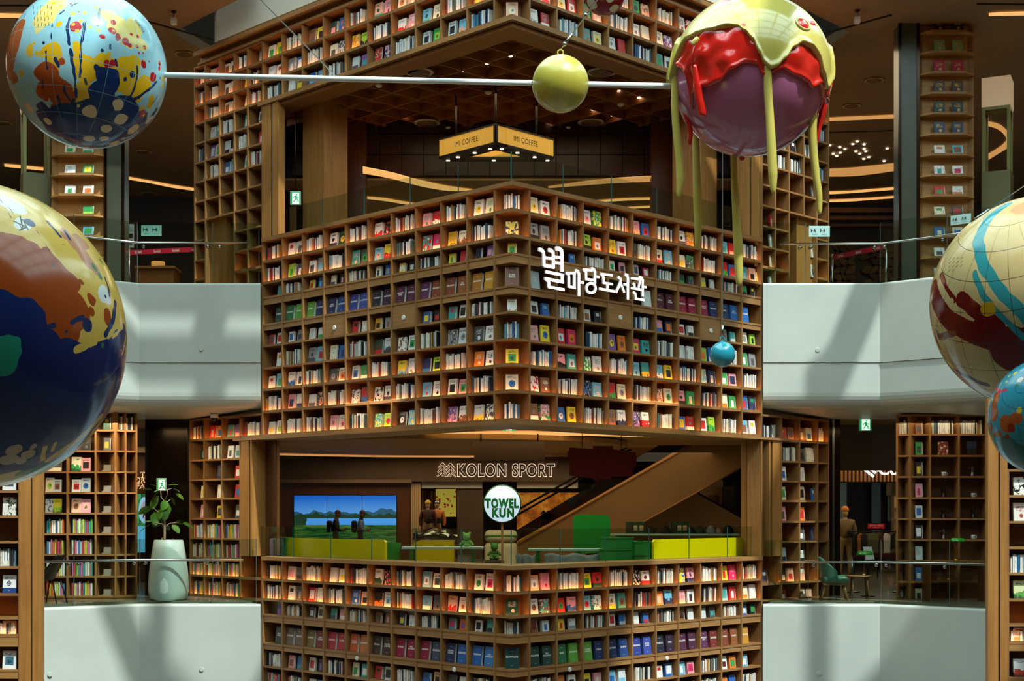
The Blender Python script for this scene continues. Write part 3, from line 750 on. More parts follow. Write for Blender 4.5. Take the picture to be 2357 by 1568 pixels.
TRt = '''S|S|er wp|S|ek su|S|lx rw|S|S|S
iy wr|iy rw|er sw|S|lw il|iw vw|S|bw ye|S|S
wl rw|Sb|tr iy|lw rr|Sb|te wn|lw rk|S|bw rk|S'''.split('\n')
cells(TLt, XS_L, bT, FL, 'L', GT, 'top bookcase'); cells(TRt, XS_R, bT, FR, 'R', GT, 'top bookcase')
cell_books(FCRN, 'si', -0.3, 0.3, bT[2][0], bT[2][1] - bT[2][0], 'C', GT, 'in the corner cell, third row of top bookcase', front=0.17)
# ------------------------------------------------------------------ side bookcases, portal posts, glass balustrades
def xL(px): return FL.hit(px, 600)[0]
def xR(px): return FR.hit(px, 600)[0]
def grid_case(root, fr, xs, zs, niche=(), lit=(), depth=0.32, m_sh='oak_shelf', back='oak_back', holes=()):
    """zs from top to bottom (shelf tops, first = underside of the top); niche/holes: (row, col) cells without a shelf below/at all"""
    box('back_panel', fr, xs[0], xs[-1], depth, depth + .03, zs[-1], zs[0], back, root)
    for c, x in enumerate(xs):
        runs = []
        for r in range(len(zs) - 1):
            if (r, c - 1) in niche and (r, c) in niche: continue
            if (r, c - 1) in holes and ((r, c) in holes or c == len(xs) - 1): continue
            if runs and runs[-1][1] == zs[r]: runs[-1][1] = zs[r + 1]
            else: runs.append([zs[r], zs[r + 1]])
        for a, b in runs: box('upright', fr, x - PT / 2, x + PT / 2, -.006, depth, b - PT, a, 'oak_upright', root)
    for r in range(len(zs)):
        c = 0
        while c < len(xs) - 1:
            if ((r - 1, c) in niche and (r, c) in niche) or (r - 1, c) in holes: c += 1; continue
            e = c
            while e < len(xs) - 1 and not (((r - 1, e) in niche and (r, e) in niche) or (r - 1, e) in holes): e += 1
            box('shelf', fr, xs[c], xs[e], 0, depth, zs[r] - PT, zs[r], m_sh, root)
            if r - 1 in lit:
                box('shelf_lip', fr, xs[c], xs[e], .004, .018, zs[r], zs[r] + .014, m_sh, root)
                led(fr, xs[c] + PT, xs[e] - PT, zs[r], root)
            c = e
def fill_grid(table, xs, zs, fr, side, group, what, depth=.32):
    for r, line in enumerate(table):
        for c, spec in enumerate(s.strip() for s in line.split('|')):
            if not spec or spec == '.': continue
            cell_books(fr, spec, xs[c] + PT / 2, xs[c + 1] - PT / 2, zs[r + 1], zs[r] - zs[r + 1] - PT, side, group,
                       '%s row, %s column of %s' % (ORD[r], ORD[c], what))
# --- upper-storey side walls of shelves, left and right of the portal
zside = [topT] + zT + [zT[2] + (6.02 - zT[2]) * i / 9 for i in range(1, 10)]
XSL = [xL(p) for p in (448, 472.4, 505, 539, 570, 604)]
nl = {(r, c) for r in range(8, 12) for c in (1, 2)}
r1 = thing('bookcase', 'tall oak bookcase with tall niche at the left of the café opening', 'bookcase', FL.p(XSL[2], 0, 6.0))
grid_case(r1, FL, XSL, zside, niche=nl, lit=(0, 1, 2, 10, 11))
fill_grid('''S|iu hi|iu lx|S|xg
S|S|wx ip|oy|S
rx|S|iu is|di|S
kg|lp tw|S|tw|wf
S|vl le|lk kw|S|rw
lx|S|bw ce|lt|S'''.split('\n'), XSL, zside, FL, 'L', 'face-out books on the tall side bookcases', 'tall left bookcase')
box('niche_panel', FL, XSL[1] + .02, XSL[2] + .1, .1, .32, 6.02, zside[8], 'oak_column', r1)
book(FL, XSL[2] + .28, .2, 7.0, .2, .26, .03, '#58748a', '#d8d8d0', 5, 'blue and white book standing in the niche of tall left bookcase', 'face-out books on the tall side bookcases')
XSR = [xR(p) for p in (1753.6, 1785, 1816, 1850, 1880, 1907)]
nr = {(r, c) for r in range(8, 12) for c in (2, 3)}
r2 = thing('bookcase', 'tall oak bookcase with tall niche at the right of the café opening', 'bookcase', FR.p(XSR[2], 0, 6.0))
grid_case(r2, FR, XSR, zside, niche=nr, lit=(0, 1, 2, 10, 11))
fill_grid('''S|ir wp|iu lx|S|xg
S|S|wx ip|S|S
rx|S|iu is|di|S
S|lp tw|S|tw|Sb
S|vl le|lk kw|S|rw
lx|S|S|t|Sb
.|.|.|.|xg
.|.|.|.|.
lw|rw|.|.|.
wl|lw|.|.|iw
wg|wl|.|.|lx
yi|lw|.|.|wr'''.replace('|t|', '|tw|').split('\n'), XSR, zside, FR, 'R', 'face-out books on the tall side bookcases', 'tall right bookcase')
box('niche_panel', FR, XSR[3] - .1, XSR[4] - .02, .1, .32, 6.02, zside[8], 'oak_column', r2)
# --- mid-level side walls of shelves, under the balconies
pyML = (959, 1008, 1055.6, 1101.8, 1146.6, 1193, 1239, 1283.8, 1327, 1373)
zml = [FL.hit(510.5, p)[1] for p in pyML]; XML = [xL(p) for p in (437, 469.7, 510.5, 552.5, 603)]
hol = {(r, 3) for r in range(1, 7)}
r3 = thing('bookcase', 'oak bookcase under the left balcony beside the white planter', 'bookcase', FL.p(XML[1], 0, zml[-1] - .04))
grid_case(r3, FL, XML, zml, holes=hol, lit=(0, 7, 8))
fill_grid('''S|rs ob|tr vp|S
kt|S|wx lt|.
.|nx|rw|.
iy|iw|rb|.
pi|yx|xw|.
Sm|Sm|Sm|.
S|Sm|Sm|.
Sm|Sm|Sm|.
Sm|Sm|Sm|.'''.split('\n'), XML, zml, FL, 'L', 'face-out books under the left balcony', 'bookcase under left balcony')
box('plinth', FL, XML[0], XML[-1], 0.0, .3, 0.0, zml[-1] - PT, 'oak_panel', r3)
pyMR = (960.6, 1014.8, 1062, 1107, 1152, 1199.5, 1245.7, 1292, 1339, 1387)
zmr = [FR.hit(1840.5, p)[1] for p in pyMR]; XMR = [xR(p) for p in (1753, 1798.5, 1840.5, 1882, 1907)]
hor = {(r, 0) for r in range(1, 7)}
r4 = thing('bookcase', 'oak bookcase under the right balcony beside the green chair', 'bookcase', FR.p(XMR[2], 0, zmr[-1] - .04))
grid_case(r4, FR, XMR, zmr, holes=hor, lit=(0, 7, 8))
fill_grid('''S|ro ux|ui lb|S
.|S|xk iw|lw
.|wb|wl|.
.|ie|ik|bw
.|px|or|.
.|.|xw|nx
.|ln|kw|.
nw|kw sr|sw|.
.|rw|iu su|.'''.split('\n'), XMR, zmr, FR, 'R', 'face-out books under the right balcony', 'bookcase under right balcony')
box('plinth', FR, XMR[0], XMR[-1], 0.0, .3, 0.0, max(.02, zmr[-1] - PT), 'oak_panel', r4)
# --- portal posts
zcap = capM + .03; zlow = zT[2] - PT - .06
def post(fr, xa, xb, ya, yb, z0, z1, label, m='oak_column', name='portal_post', sep=None):
    t = thing(name, label, 'post', fr.p((xa + xb) / 2, ya, z0), 'portal posts')
    if sep is None: box('casing', fr, xa, xb, ya, yb, z0, z1, m, t)
    else:
        g0, g1 = sep
        box('casing', fr, xa, g0, ya, yb, z0, z1, m, t); box('shadow_gap', fr, g0, g1, ya + .03, yb - .02, z0, z1, 'black_gap', t); box('casing', fr, g1, xb, ya, yb, z0, z1, m, t)
    return t
post(FL, xL(605), xL(640), 0.0, 0.16, zcap, zlow, 'oak portal post with dark slot left of the café opening', sep=(xL(622), xL(626.5)))
post(FR, xR(1709), xR(1751), 0.0, 0.16, zcap, zlow, 'oak portal post with dark slot right of the café opening', sep=(xR(1726), xR(1730)))
zb2 = capB; zt2 = botM - .02
def jamb(fr, xs3, inner, label, left):
    a, b, c = xs3; t = thing('portal_post', label, 'post', fr.p(b, 0, zb2), 'portal posts')
    box('casing', fr, min(a, b), max(a, b), 0.004, .10, zb2, zt2, 'oak_column', t)
    box('shadow_gap', fr, min(b, c), max(b, c), .05, .2, zb2, zt2, 'black_gap', t)
    lo, hi = (c, c + .05) if left else (c - .05, c)
    box('reveal', fr, lo, hi, .004, inner, zb2, zt2, 'oak_column', t)
jamb(FL, (xL(552.5), xL(571.5), xL(575.6)), .66, 'oak portal post left of the store opening above the green crates', True)
jamb(FR, (xR(1799), xR(1779), xR(1774)), .66, 'oak portal post right of the store opening beside the yellow counter', False)
# --- glass balustrades
def pane(a, b, z0, z1, parent, edge='glass_edge', t=0.012, name='glass_pane'):
    a = Vector((a[0], a[1], 0)); b = Vector((b[0], b[1], 0)); v = b - a; L = v.length
    fr = Frame(a.x, a.y, math.degrees(math.atan2(v.y, v.x)))
    box(name, fr, 0.006, L - .006, -t / 2, t / 2, z0, z1, 'rail_glass', parent)
    if edge: box('pane_edge', fr, L - .006, L + .006, -t / 2, t / 2, z0, z1, edge, parent)
def seg_pts(pxs, poly, back):
    """points at given photo columns along a facade polyline shifted back into the building"""
    P_ = [Vector((p[0], p[1] + back, 0)) for p in poly]; out = []
    for px in pxs:
        k = (px - CX) / F; best = None
        for a, b in zip(P_, P_[1:]):
            d = b - a; den = d.x - k * d.y
            if abs(den) < 1e-9: continue
            s = (k * a.y - a.x) / den
            if -1e-6 <= s <= 1 + 1e-6: best = a + d * s
        out.append(best if best is not None else P_[0])
    return out
def balustrade(name, label, poly, pxs, z0, z1, rail_z, rail_px, studs=(), back=.16):
    pts = seg_pts(pxs, poly, back); t = thing(name, label, 'balustrade', (pts[0].x, pts[0].y, z0), 'glass balustrades of the balconies')
    for a, b in zip(pts, pts[1:]): pane(a, b, z0, z1, t, 'glass_edge_grey')
    rp = seg_pts(rail_px, poly, back - .07)
    tube('handrail', [(p.x, p.y, rail_z) for p in rp], .024, 'steel', t, 10)
    for p in seg_pts(studs, poly, back - .03):
        s = lathe('rail_clamp', [(.035, -.05), (.035, 0.02), (.02, .03)], 'steel', None, (p.x, p.y, rail_z - .06), 12); s.rotation_euler = (math.radians(90), 0, 0); adopt(s, t)
    return t
PLL = [xy(EL2), xy(EL), xy(KL), xy(BL)]; PRR = [xy(BR), xy(KR), xy(ER), xy(ER2)]
balustrade('balustrade', 'glass balustrade with steel handrail on the upper left balcony', PLL, (60, 170, 316, 490, 596), 6.06, 7.26, 6.86, (60, 200, 316, 572), (330, 478, 505))
balustrade('balustrade', 'glass balustrade with steel handrail on the upper right balcony', PRR, (1757, 1854, 2026, 2180, 2300), 6.06, 7.26, 6.84, (1795, 2030, 2180, 2300), (1842, 1866, 2013, 2036, 2170))
balustrade('balustrade', 'glass balustrade with steel handrail in front of the white planter', PLL, (98, 170, 322, 490, 590), -.06, 1.19, 0.79, (98, 322, 560), (158, 181, 309, 334, 477, 501))
balustrade('balustrade', 'glass balustrade with steel handrail in front of the green chair', PRR, (1760, 1860, 2028, 2186, 2272), -.06, 1.17, 0.75, (1793, 2030, 2272), (1847, 1873, 2017, 2040, 2175))
def corner_glass(name, label, pl, pr, z0, z1, y):
    t = thing(name, label, 'balustrade', (0, D + y, z0))
    for fr, ps in ((FL, pl), (FR, pr)):
        P2 = [xy(fr.p(fr.hit(p, 600, y)[0], y, 0)) for p in ps]
        for a, b in zip(P2, P2[1:]): pane(a, b, z0, z1, t)
corner_glass('balustrade', 'frameless glass balustrade on top of the middle bookcase', (646, 741.5, 839, 944, 1055, 1177), (1179, 1296, 1407, 1511, 1598, 1706), zcap, 7.47, .22)
corner_glass('balustrade', 'frameless glass balustrade on top of the bottom bookcase', (597, 674.6, 761, 855.5, 956.5, 1062, 1177), (1179, 1289, 1394, 1493, 1586, 1674, 1752), capB, 1.43, .22)
# ------------------------------------------------------------------ upper storey: café, ceilings, display columns
def pbox(name, px0, px1, py0, py1, Y, depth, m, parent=None):
    a = W(px0, py1, Y); b = W(px1, py0, Y)
    return box(name, FF, a.x, b.x, Y, Y + depth, a.z, b.z, m, parent)
def Wz(px, py, z):
    Y = (z - EYE) * F / (HY - py); return W(px, py, Y)
zc = zlow - .07
coffer = sthing('ceiling_coffered', (0, D, zc))
prism('ceiling_board', [(0, D + .5), (4.6, D + 5.1), (4.6, 29.0), (-4.6, 29.0), (-4.6, D + 5.1)], zc + .17, zc + .2, 'coffer_wood', coffer)
n = 0
for i in range(13):
    u = .62 * i + .45
    # ribs parallel to the right face (run inward from the left face) and the mirror set
    for left in (True, False):
        fr = FL if left else FR; x = -u if left else u
        if u > 7.2: continue
        L_ = min(8.4 - u * .6, 8.2)
        q0, q1 = .5, 8.9
        # clip at the header wall Y = 28.5
        c0 = fr.p(x, 0, 0); ymax = (28.6 - c0.y) / fr.y.y
        if ymax < .7: continue
        box('coffer_rib', fr, x - .014, x + .014, q0, min(q1, ymax), zc, zc + .17, 'coffer_wood', coffer)
for r in range(3):
    for c in range(20):
        x = -4.4 + .44 * c; z = 8.42 + .42 * r
        box('wall_panel', FF, x + .008, x + .432, 28.6, 28.66, z + .008, z + .412, 'walnut_dark', coffer)
box('wall_backing', FF, -4.6, 4.6, 28.67, 28.8, 8.4, zc + .2, 'dark_wall', coffer)
def disc_light(name, px, py, z, r, m, label, cat, group, ring=None, depth=.012):
    p = Wz(px, py, z); o = thing(name, label, cat, p, group)
    lathe('lens', [(r, -depth), (r, 0.0)], m, o, p, 14)
    if ring: lathe('trim_ring', [(r * 1.02, -depth * .5), (r * 1.3, -depth * .6), (r * 1.3, 0)], ring, o, p, 16)
    return o
for px, py in ((1175, 129), (1121, 146), (1068, 163), (1175, 160), (969, 194), (921, 209), (1022, 209.5), (874, 225), (1073, 224), (1123, 238), (1171, 252), (979, 252), (934, 265), (1077, 278), (1226, 146), (1425, 209), (1471, 224), (1364, 252), (1409, 265), (1221, 238), (1264, 278)):
    disc_light('ceiling_downlight', px, py, zc + .1, .032, 'lamp_spot', 'small recessed downlight in the coffered café ceiling', 'ceiling light', 'downlights in the coffered ceiling')
for px, py, w in ((964, 165, 'left front'), (1385, 165, 'right front'), (983, 282, 'left rear'), (1360, 281, 'right rear')):
    disc_light('ceiling_speaker', px, py, zc + .02, .2, 'taupe_panel', 'round white ceiling speaker at the %s of the coffered ceiling' % w, 'speaker', 'speakers in the coffered ceiling', 'bulkhead_paint', .03)
for px, py, w in ((872, 195, 'left'), (1124, 211, 'middle'), (1428, 239, 'right'), (1032, 293, 'rear left'), (1308, 293, 'rear right')):
    p = Wz(px, py, zc); lathe_o = lathe('smoke_detector', [(.03, -.05), (.06, -.03), (.065, 0)], 'white_plastic', None, p, 14)
    tag(lathe_o, 'white smoke detector at the %s of the coffered ceiling' % w, 'detector', 'smoke detectors in the coffered ceiling')
# café columns
def column45(px0, pxn, px1, Y, z0, z1, label, m='oak_column'):
    X = (pxn - CX) / F * Y; a = (CX - px0) / F; b = (px1 - CX) / F
    s1 = (a * Y + X) / (1 - a); s2 = (b * Y - X) / (1 - b)
    t = thing('wood_column', label, 'column', (X, Y, z0), 'wood columns of the café')
    pts = [(X, Y), (X + s2, Y + s2), (X + s2 - s1, Y + s2 + s1), (X - s1, Y + s1)]
    prism('casing', pts, z0, z1, m, t); return t
column45(697, 745, 800, 27.0, 6.0, zc + .1, 'oak clad column standing left inside the café')
column45(1548, 1603, 1650, 27.0, 6.0, zc + .1, 'oak clad column standing right inside the café')
t = thing('wood_column', 'dark walnut pier behind the left café column', 'column', W(820, 0, 28.2).xy.to_3d() + Vector((0, 0, 6)), 'wood columns of the café')
pbox('casing', 790, 841, 240, 700, 28.2, .35, 'walnut', t)
t = thing('wood_column', 'dark walnut pier behind the right café column', 'column', W(1530, 0, 28.2).xy.to_3d() + Vector((0, 0, 6)), 'wood columns of the café')
pbox('casing', 1500, 1556, 240, 700, 28.2, .35, 'walnut', t)
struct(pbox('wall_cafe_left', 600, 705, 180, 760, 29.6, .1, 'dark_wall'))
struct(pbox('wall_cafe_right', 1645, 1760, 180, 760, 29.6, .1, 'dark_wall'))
# hanging café sign
zs0, zs1 = 8.30, 8.60; SX, SY, SL = -.29, 25.5, 1.51
sg = thing('cafe_sign', 'hanging backlit yellow café sign in a black triangular frame', 'sign', (SX, SY, zs0))
mat('sign_yellow', '#d9b25a', .5, emit='#e0a83e', estr=.45); mat('sign_black', '#171210', .5)
for a, name in ((-45, 'left'), (45, 'right')):
    fr = Frame(SX, SY, a); s = -1 if a < 0 else 1
    def bx(nm, u0, u1, y0, y1, z0, z1, m, par=sg): return box(nm, fr, min(s * u0, s * u1), max(s * u0, s * u1), y0, y1, z0, z1, m, par)
    bx('frame_bar', 0, SL, 0, .3, zs0 - .05, zs0, 'sign_black'); bx('frame_bar', 0, SL, 0, .3, zs1, zs1 + .03, 'sign_black')
    bx('frame_bar', -0.02, .02, 0, .04, zs0, zs1, 'sign_black')
    for u0, u1 in ((.03, .40), (.41, 1.13), (1.14, SL)): bx('light_panel', u0, u1, .015, .03, zs0, zs1, 'sign_yellow')
    bx('back_panel', 0, SL, .27, .3, zs0, zs1, 'sign_yellow')
    letters('letter', 'IMI COFFEE', fr, s * .78, .012, (zs0 + zs1) / 2, 'sign_black', sg, width=.62, height=.098, bold=0.0, spacing=1.1)
    for u in (.3, .7, 1.15):
        p = fr.p(s * u, .15, zs0 - .05); lathe('spot_lens', [(.035, -.008), (.035, 0)], 'lamp_spot', sg, p, 12)
    p = fr.p(s * 1.2, .15, zs1); tube('hanger_rod', [p, (p.x, p.y, zc)], .018, 'sign_black', sg, 6)
p0 = Frame(SX, SY, -45).p(-SL, .15, 0); p1 = Frame(SX, SY, 45).p(SL, .15, 0)
box('frame_bar', FF, p0.x, p1.x, p0.y - .1, p0.y + .1, zs0 - .05, zs0, 'sign_black', sg)
box('back_panel', FF, p0.x, p1.x, p0.y + .06, p0.y + .1, zs0, zs1, 'sign_yellow', sg)
for q in (-.9, -.05, .95): lathe('spot_lens', [(.035, -.008), (.035, 0)], 'lamp_spot', sg, (SX + q, p0.y, zs0 - .05), 12)
tube('hanger_rod', [(SX, SY + .15, zs1), (SX, SY + .15, zc)], .018, 'sign_black', sg, 6)
# coves: glowing slots set into the ceilings, outlined from near to far edge
def cove(name, pa, pb, z, m='cove_light', label='glowing curved light cove in the ceiling', t=.012):
    A = [Wz(x, y, z) for x, y in pa]; B = [Wz(x, y, z) for x, y in pb]; n = len(A)
    v = A + B + [p - Vector((0, 0, t)) for p in A] + [p - Vector((0, 0, t)) for p in B]; f = []
    for i in range(n - 1):
        f += [(2 * n + i, 2 * n + i + 1, 3 * n + i + 1, 3 * n + i), (i, n + i, n + i + 1, i + 1), (i, i + 1, 2 * n + i + 1, 2 * n + i), (n + i, 3 * n + i, 3 * n + i + 1, n + i + 1)]
    f += [(0, 2 * n, 3 * n, n), (n - 1, 2 * n - 1, 4 * n - 1, 3 * n - 1)]
    return tag(link(name, raw_mesh(name, v, f, m)), label, 'light cove', 'light coves')
def smooth_px(pts, n=14):
    """Catmull-Rom through pixel points"""
    out = []; P_ = [pts[0]] + list(pts) + [pts[-1]]
    for i in range(1, len(P_) - 2):
        for k in range(n):
            t = k / n; q = []
            for d in (0, 1):
                p0_, p1_, p2_, p3_ = (P_[i + j][d] for j in (-1, 0, 1, 2))
                q.append(.5 * (2 * p1_ + (p2_ - p0_) * t + (2 * p0_ - 5 * p1_ + 4 * p2_ - p3_) * t * t + (3 * p1_ - p0_ - 3 * p2_ + p3_) * t ** 3))
            out.append(tuple(q))
    return out + [pts[-1]]
def cove2(name, pa, pb, z, m='cove_light', label=''):
    return cove(name, smooth_px(pa), smooth_px(pb), z, m, label)
zcc = 8.34
cove2('light_cove', [(835, 383), (900, 396), (970, 415), (1030, 428), (1088, 436)], [(835, 398), (900, 410), (970, 428), (1030, 438), (1089, 438)], zcc, 'cove_light', 'glowing curved cove behind the left café columns, upper one')
cove2('light_cove', [(835, 452), (880, 456), (930, 464), (990, 474)], [(835, 456), (880, 461), (930, 469), (990, 480)], zcc, 'cove_light', 'glowing curved cove behind the left café columns, lower one')
cove2('light_cove', [(1262, 429), (1340, 418), (1420, 409), (1510, 404)], [(1262, 432), (1340, 426), (1420, 420), (1510, 417)], zcc, 'cove_soft', 'glowing cove behind the right café columns, upper wide one')
cove2('light_cove', [(1365, 462), (1420, 458), (1460, 456), (1510, 455)], [(1365, 465), (1420, 462), (1460, 460), (1510, 459)], zcc, 'cove_light', 'glowing cove behind the right café columns, middle one')
cove2('light_cove', [(1430, 478), (1460, 476), (1480, 475), (1510, 474)], [(1430, 481), (1460, 479), (1480, 478), (1510, 477)], zcc, 'cove_light', 'glowing cove behind the right café columns, lowest one')
zs_ = 11.485
cove2('light_cove', [(285, 405), (340, 415), (400, 426), (452, 434)], [(285, 411), (340, 420), (400, 432), (452, 439)], zs_, 'cove_light', 'straight glowing ceiling slot left of the tall left bookcase')
cove2('light_cove', [(-10, 30), (30, 31), (60, 31.5), (92, 32)], [(-10, 40), (30, 40), (60, 40), (92, 40)], zs_, 'cove_light', 'straight glowing ceiling slot above the left lantern')
cove2('light_cove', [(2276, 30), (2300, 28), (2330, 27), (2365, 26)], [(2276, 35), (2300, 35), (2330, 34.5), (2365, 34)], zs_, 'cove_light', 'straight glowing ceiling slot above the right lantern')
cove2('light_cove', [(1900, 271), (1960, 268), (2010, 266), (2072, 263)], [(1900, 278), (1960, 276), (2010, 274), (2072, 271)], zs_, 'cove_soft', 'straight glowing ceiling slot right of the drip ball')
cove2('light_cove', [(1900, 389), (1960, 386), (2010, 381), (2072, 374)], [(1900, 406), (1960, 405), (2010, 400), (2072, 391)], zs_, 'cove_soft', 'widest curved cove between drip ball and right pillar')
cove2('light_cove', [(1900, 441), (1960, 439), (2010, 435), (2072, 430)], [(1900, 447), (1960, 444), (2010, 440), (2072, 435)], zs_, 'cove_light', 'second curved cove between drip ball and right pillar')
cove2('light_cove', [(1900, 460), (1960, 458), (2010, 455), (2072, 450)], [(1900, 465), (1960, 463), (2010, 459), (2072, 455)], zs_, 'cove_light', 'third curved cove between drip ball and right pillar')
cove2('light_cove', [(2268, 278), (2300, 286), (2322, 305), (2330, 322), (2318, 340), (2290, 358), (2268, 372)], [(2268, 288), (2295, 296), (2312, 310), (2316, 322), (2306, 334), (2285, 348), (2268, 358)], zs_, 'cove_soft', 'sharply curved cove behind the right lantern')
cove2('light_cove', [(10, 377), (40, 380), (70, 383), (100, 386)], [(10, 383), (40, 386), (70, 389), (100, 392)], zs_, 'cove_light', 'short glowing slot behind the left lantern')
for px, py, w in ((425, 125, 'left, nearest the top bookcase'), (330, 349, 'left, beside the dark pillar'), (343, 446, 'left, over the far dark wall'), (2012, 185, 'right, nearer'), (1960, 244, 'right, farther'), (8, 283, 'far left behind the globe')):
    disc_light('ceiling_speaker', px, py, zs_, .17 if py < 440 else .2, 'taupe_panel', 'round ceiling speaker on the brown ceiling, ' + w, 'speaker', 'speakers on the brown ceilings', 'ceiling_cream', .02)
for px, py in ((1973, 326), (1963, 332), (1989, 332.5), (1910, 335), (1933, 339), (1989, 343), (1945, 343.5), (1993, 348.5), (1970, 348.5), (1934, 352), (1918, 354), (1979, 354), (1926, 359), (2000, 362), (1988, 366), (2042, 342), (2035, 371)):
    disc_light('ceiling_downlight', px, py, zs_, .035, 'lamp_spot', 'tiny star-like downlight on the brown ceiling right of the drip ball', 'ceiling light', 'star lights on the right ceiling')
for px, py, w in ((400, 38, 'left'), (1973, 35, 'right')):
    p = Wz(px, py - 12, 11.5); t = thing('ceiling_projector', 'small white spot projector hanging from the %s brown ceiling' % w, 'projector', p, 'ceiling projectors')
    tube('stem', [p, p - Vector((0, 0, .14))], .02, 'steel', t, 8); lathe('base', [(.05, -.02), (.05, 0)], 'black_metal', t, p, 12)
    box('head', FF, p.x - .05, p.x + .05, p.y - .06, p.y + .06, p.z - .26, p.z - .14, 'white_plastic', t)
    box('lens', FF, p.x - .02, p.x + .02, p.y - .075, p.y - .06, p.z - .22, p.z - .18, 'led_green', t) if 'led_green' in MATS else None
# back walls of the upper storey
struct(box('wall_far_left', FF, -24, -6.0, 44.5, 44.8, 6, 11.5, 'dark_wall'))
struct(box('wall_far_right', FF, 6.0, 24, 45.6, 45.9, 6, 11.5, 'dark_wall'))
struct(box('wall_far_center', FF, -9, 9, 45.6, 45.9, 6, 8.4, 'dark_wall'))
t = sthing('trim_1', W(1990, 480, 45.0)); pbox('timber_band', 1880, 2090, 478, 489, 45.3, .2, 'walnut_h', t); pbox('timber_band', 1880, 2090, 497, 506, 45.3, .2, 'walnut_h', t); pbox('timber_band', 1880, 2090, 515, 521, 45.3, .2, 'walnut_h', t)
# rubble stone wall low at the right back, each stone a piece of its own
sw = sthing('wall_stone', W(1990, 660, 44.6)); noisy('rubble', '#4d3620', '#7a5a38', 3.0, .8); noisy('rubble2', '#3c2a1a', '#664a2e', 3.0, .8)
random.seed(11)
gx, gy = 11, 6; cols = {}
for i in range(gx + 1):
    for j in range(gy + 1): cols[i, j] = (1895 + 190 * i / gx + (random.uniform(-6, 6) if 0 < i < gx else 0) + (8 if j % 2 else 0), 566 + 96 * j / gy + random.uniform(-5, 5))
for i in range(gx):
    for j in range(gy):
        if 1963 < cols[i, j][0] < 1985 : continue
        q = [cols[i, j], cols[i + 1, j], cols[i + 1, j + 1], cols[i, j + 1]]
        mx, my = sum(p[0] for p in q) / 4, sum(p[1] for p in q) / 4
        pts = []
        for k in range(4):
            a, b = q[k], q[(k + 1) % 4]
            for f_ in (.22, .78):
                x = a[0] + (b[0] - a[0]) * f_; y = a[1] + (b[1] - a[1]) * f_
                w_ = W(mx + (x - mx) * .9, my + (y - my) * .9, 44.6); pts.append((w_.x, w_.z))
        slab('stone', FF, pts, 44.6 - random.uniform(.02, .1), 44.75, random.choice(('rubble', 'rubble2')), sw)
pbox('mortar_bed', 1890, 2092, 560, 670, 44.76, .1, 'dark_wall', sw)
# display columns with angled ledges
def display_column(px0, px1, Y, ys, top, label, books, group):
    a = W(px0, 600, Y); b = W(px1, 600, Y); w = b.x - a.x; cx = (a.x + b.x) / 2
    t = thing('display_column', label, 'display column', (cx, Y, 6.0), 'display columns')
    box('core', FF, a.x, b.x, Y + .26, Y + .9, 6.0, 11.5, 'oak_sunlit', t)
    for s in (-1, 1): 
        pts = [(cx + s * w / 2, Y + .26), (cx + s * w / 2, Y + .2), (cx + s * w * .47, Y + .2), (cx + s * w * .40, Y + .26)]
        prism('corner_strip', pts if s > 0 else pts[::-1], 6.0, 11.5, 'oak_light', t)
    for i, py in enumerate(ys):
        z = W(0, py, Y).z
        pts = [(cx - w / 2, Y + .27), (cx - w / 2, Y + .17), (cx - w * .31, Y), (cx + w * .31, Y), (cx + w / 2, Y + .17), (cx + w / 2, Y + .27)]
        prism('ledge', pts, z - .035, z, 'oak_sunlit', t)
        box('ledge_lip', FF, cx - w * .31, cx + w * .31, Y - .004, Y + .008, z - .035, z + .012, 'oak_light', t)
        for j, (k, px) in enumerate(zip(books[i].split(), (px0 + (px1 - px0) * .36, px0 + (px1 - px0) * .68)) if i < len(books) else ()):
            if k == '.': continue
            hard = k.startswith('#')
            x = W(px, 0, Y).x
            book(FF, x, Y + .06, z + .001, .215 if hard else .2, .25 if hard else .2, .03, k[:7] if hard else PAL[k[0]][0], '#c9a24a' if hard else PAL[k[1]][0], 0 if hard else (i * 2 + j) % 6,
                 ('left' if j == 0 else 'right') + '-hand ' + ({'#2b2a30': 'charcoal', '#7a9a62': 'sage green', '#b01f4c': 'crimson', '#4a3d3d': 'taupe', '#173a3a': 'dark teal', '#183a5a': 'navy'}.get(k[:7], '') + ' hardback' if hard else '%s and %s booklet' % (cname(k[0]), cname(k[1]))) + ', %s ledge of %s' % (ORD[i] if i < 12 else 'lowest', 'right display column' if px0 > 1000 else 'left display column'), group, tilt=-8 if hard else -16)
    if top:
        pts = [(cx - w / 2, Y + .27), (cx - w / 2, Y + .17), (cx - w * .29, Y), (cx + w * .35, Y), (cx + w / 2, Y + .17), (cx + w / 2, Y + .27)]
        prism('capital', pts, W(0, 27, Y).z, 11.49, 'oak_column', t)
    return t
YD = 28.6
display_column(2118, 2249, YD, [27] + [70 + 47.3 * i for i in range(14)][0:14], True, 'tall oak display column with angled ledges at the right', ['', '#2b2a30 #2b2a30', '#7a9a62 #7a9a62', '#b01f4c #b01f4c', '#4a3d3d #4a3d3d', '#173a3a #173a3a', '#183a5a #183a5a', 'wo cu', 'wt wh', 're wo', 'ie xr', 'bi ib', 'wx kl', 'lk kw'], 'books on the display columns')
display_column(111, 241, YD, [352 + 47.3 * i for i in range(-6, 8)], True, 'tall oak display column with angled ledges at the left', ['', '', '', '', '', 'wx wg', 'ie we', 'wl ey', 'we wo', '. ea', 'wl ce'], 'books on the display columns')
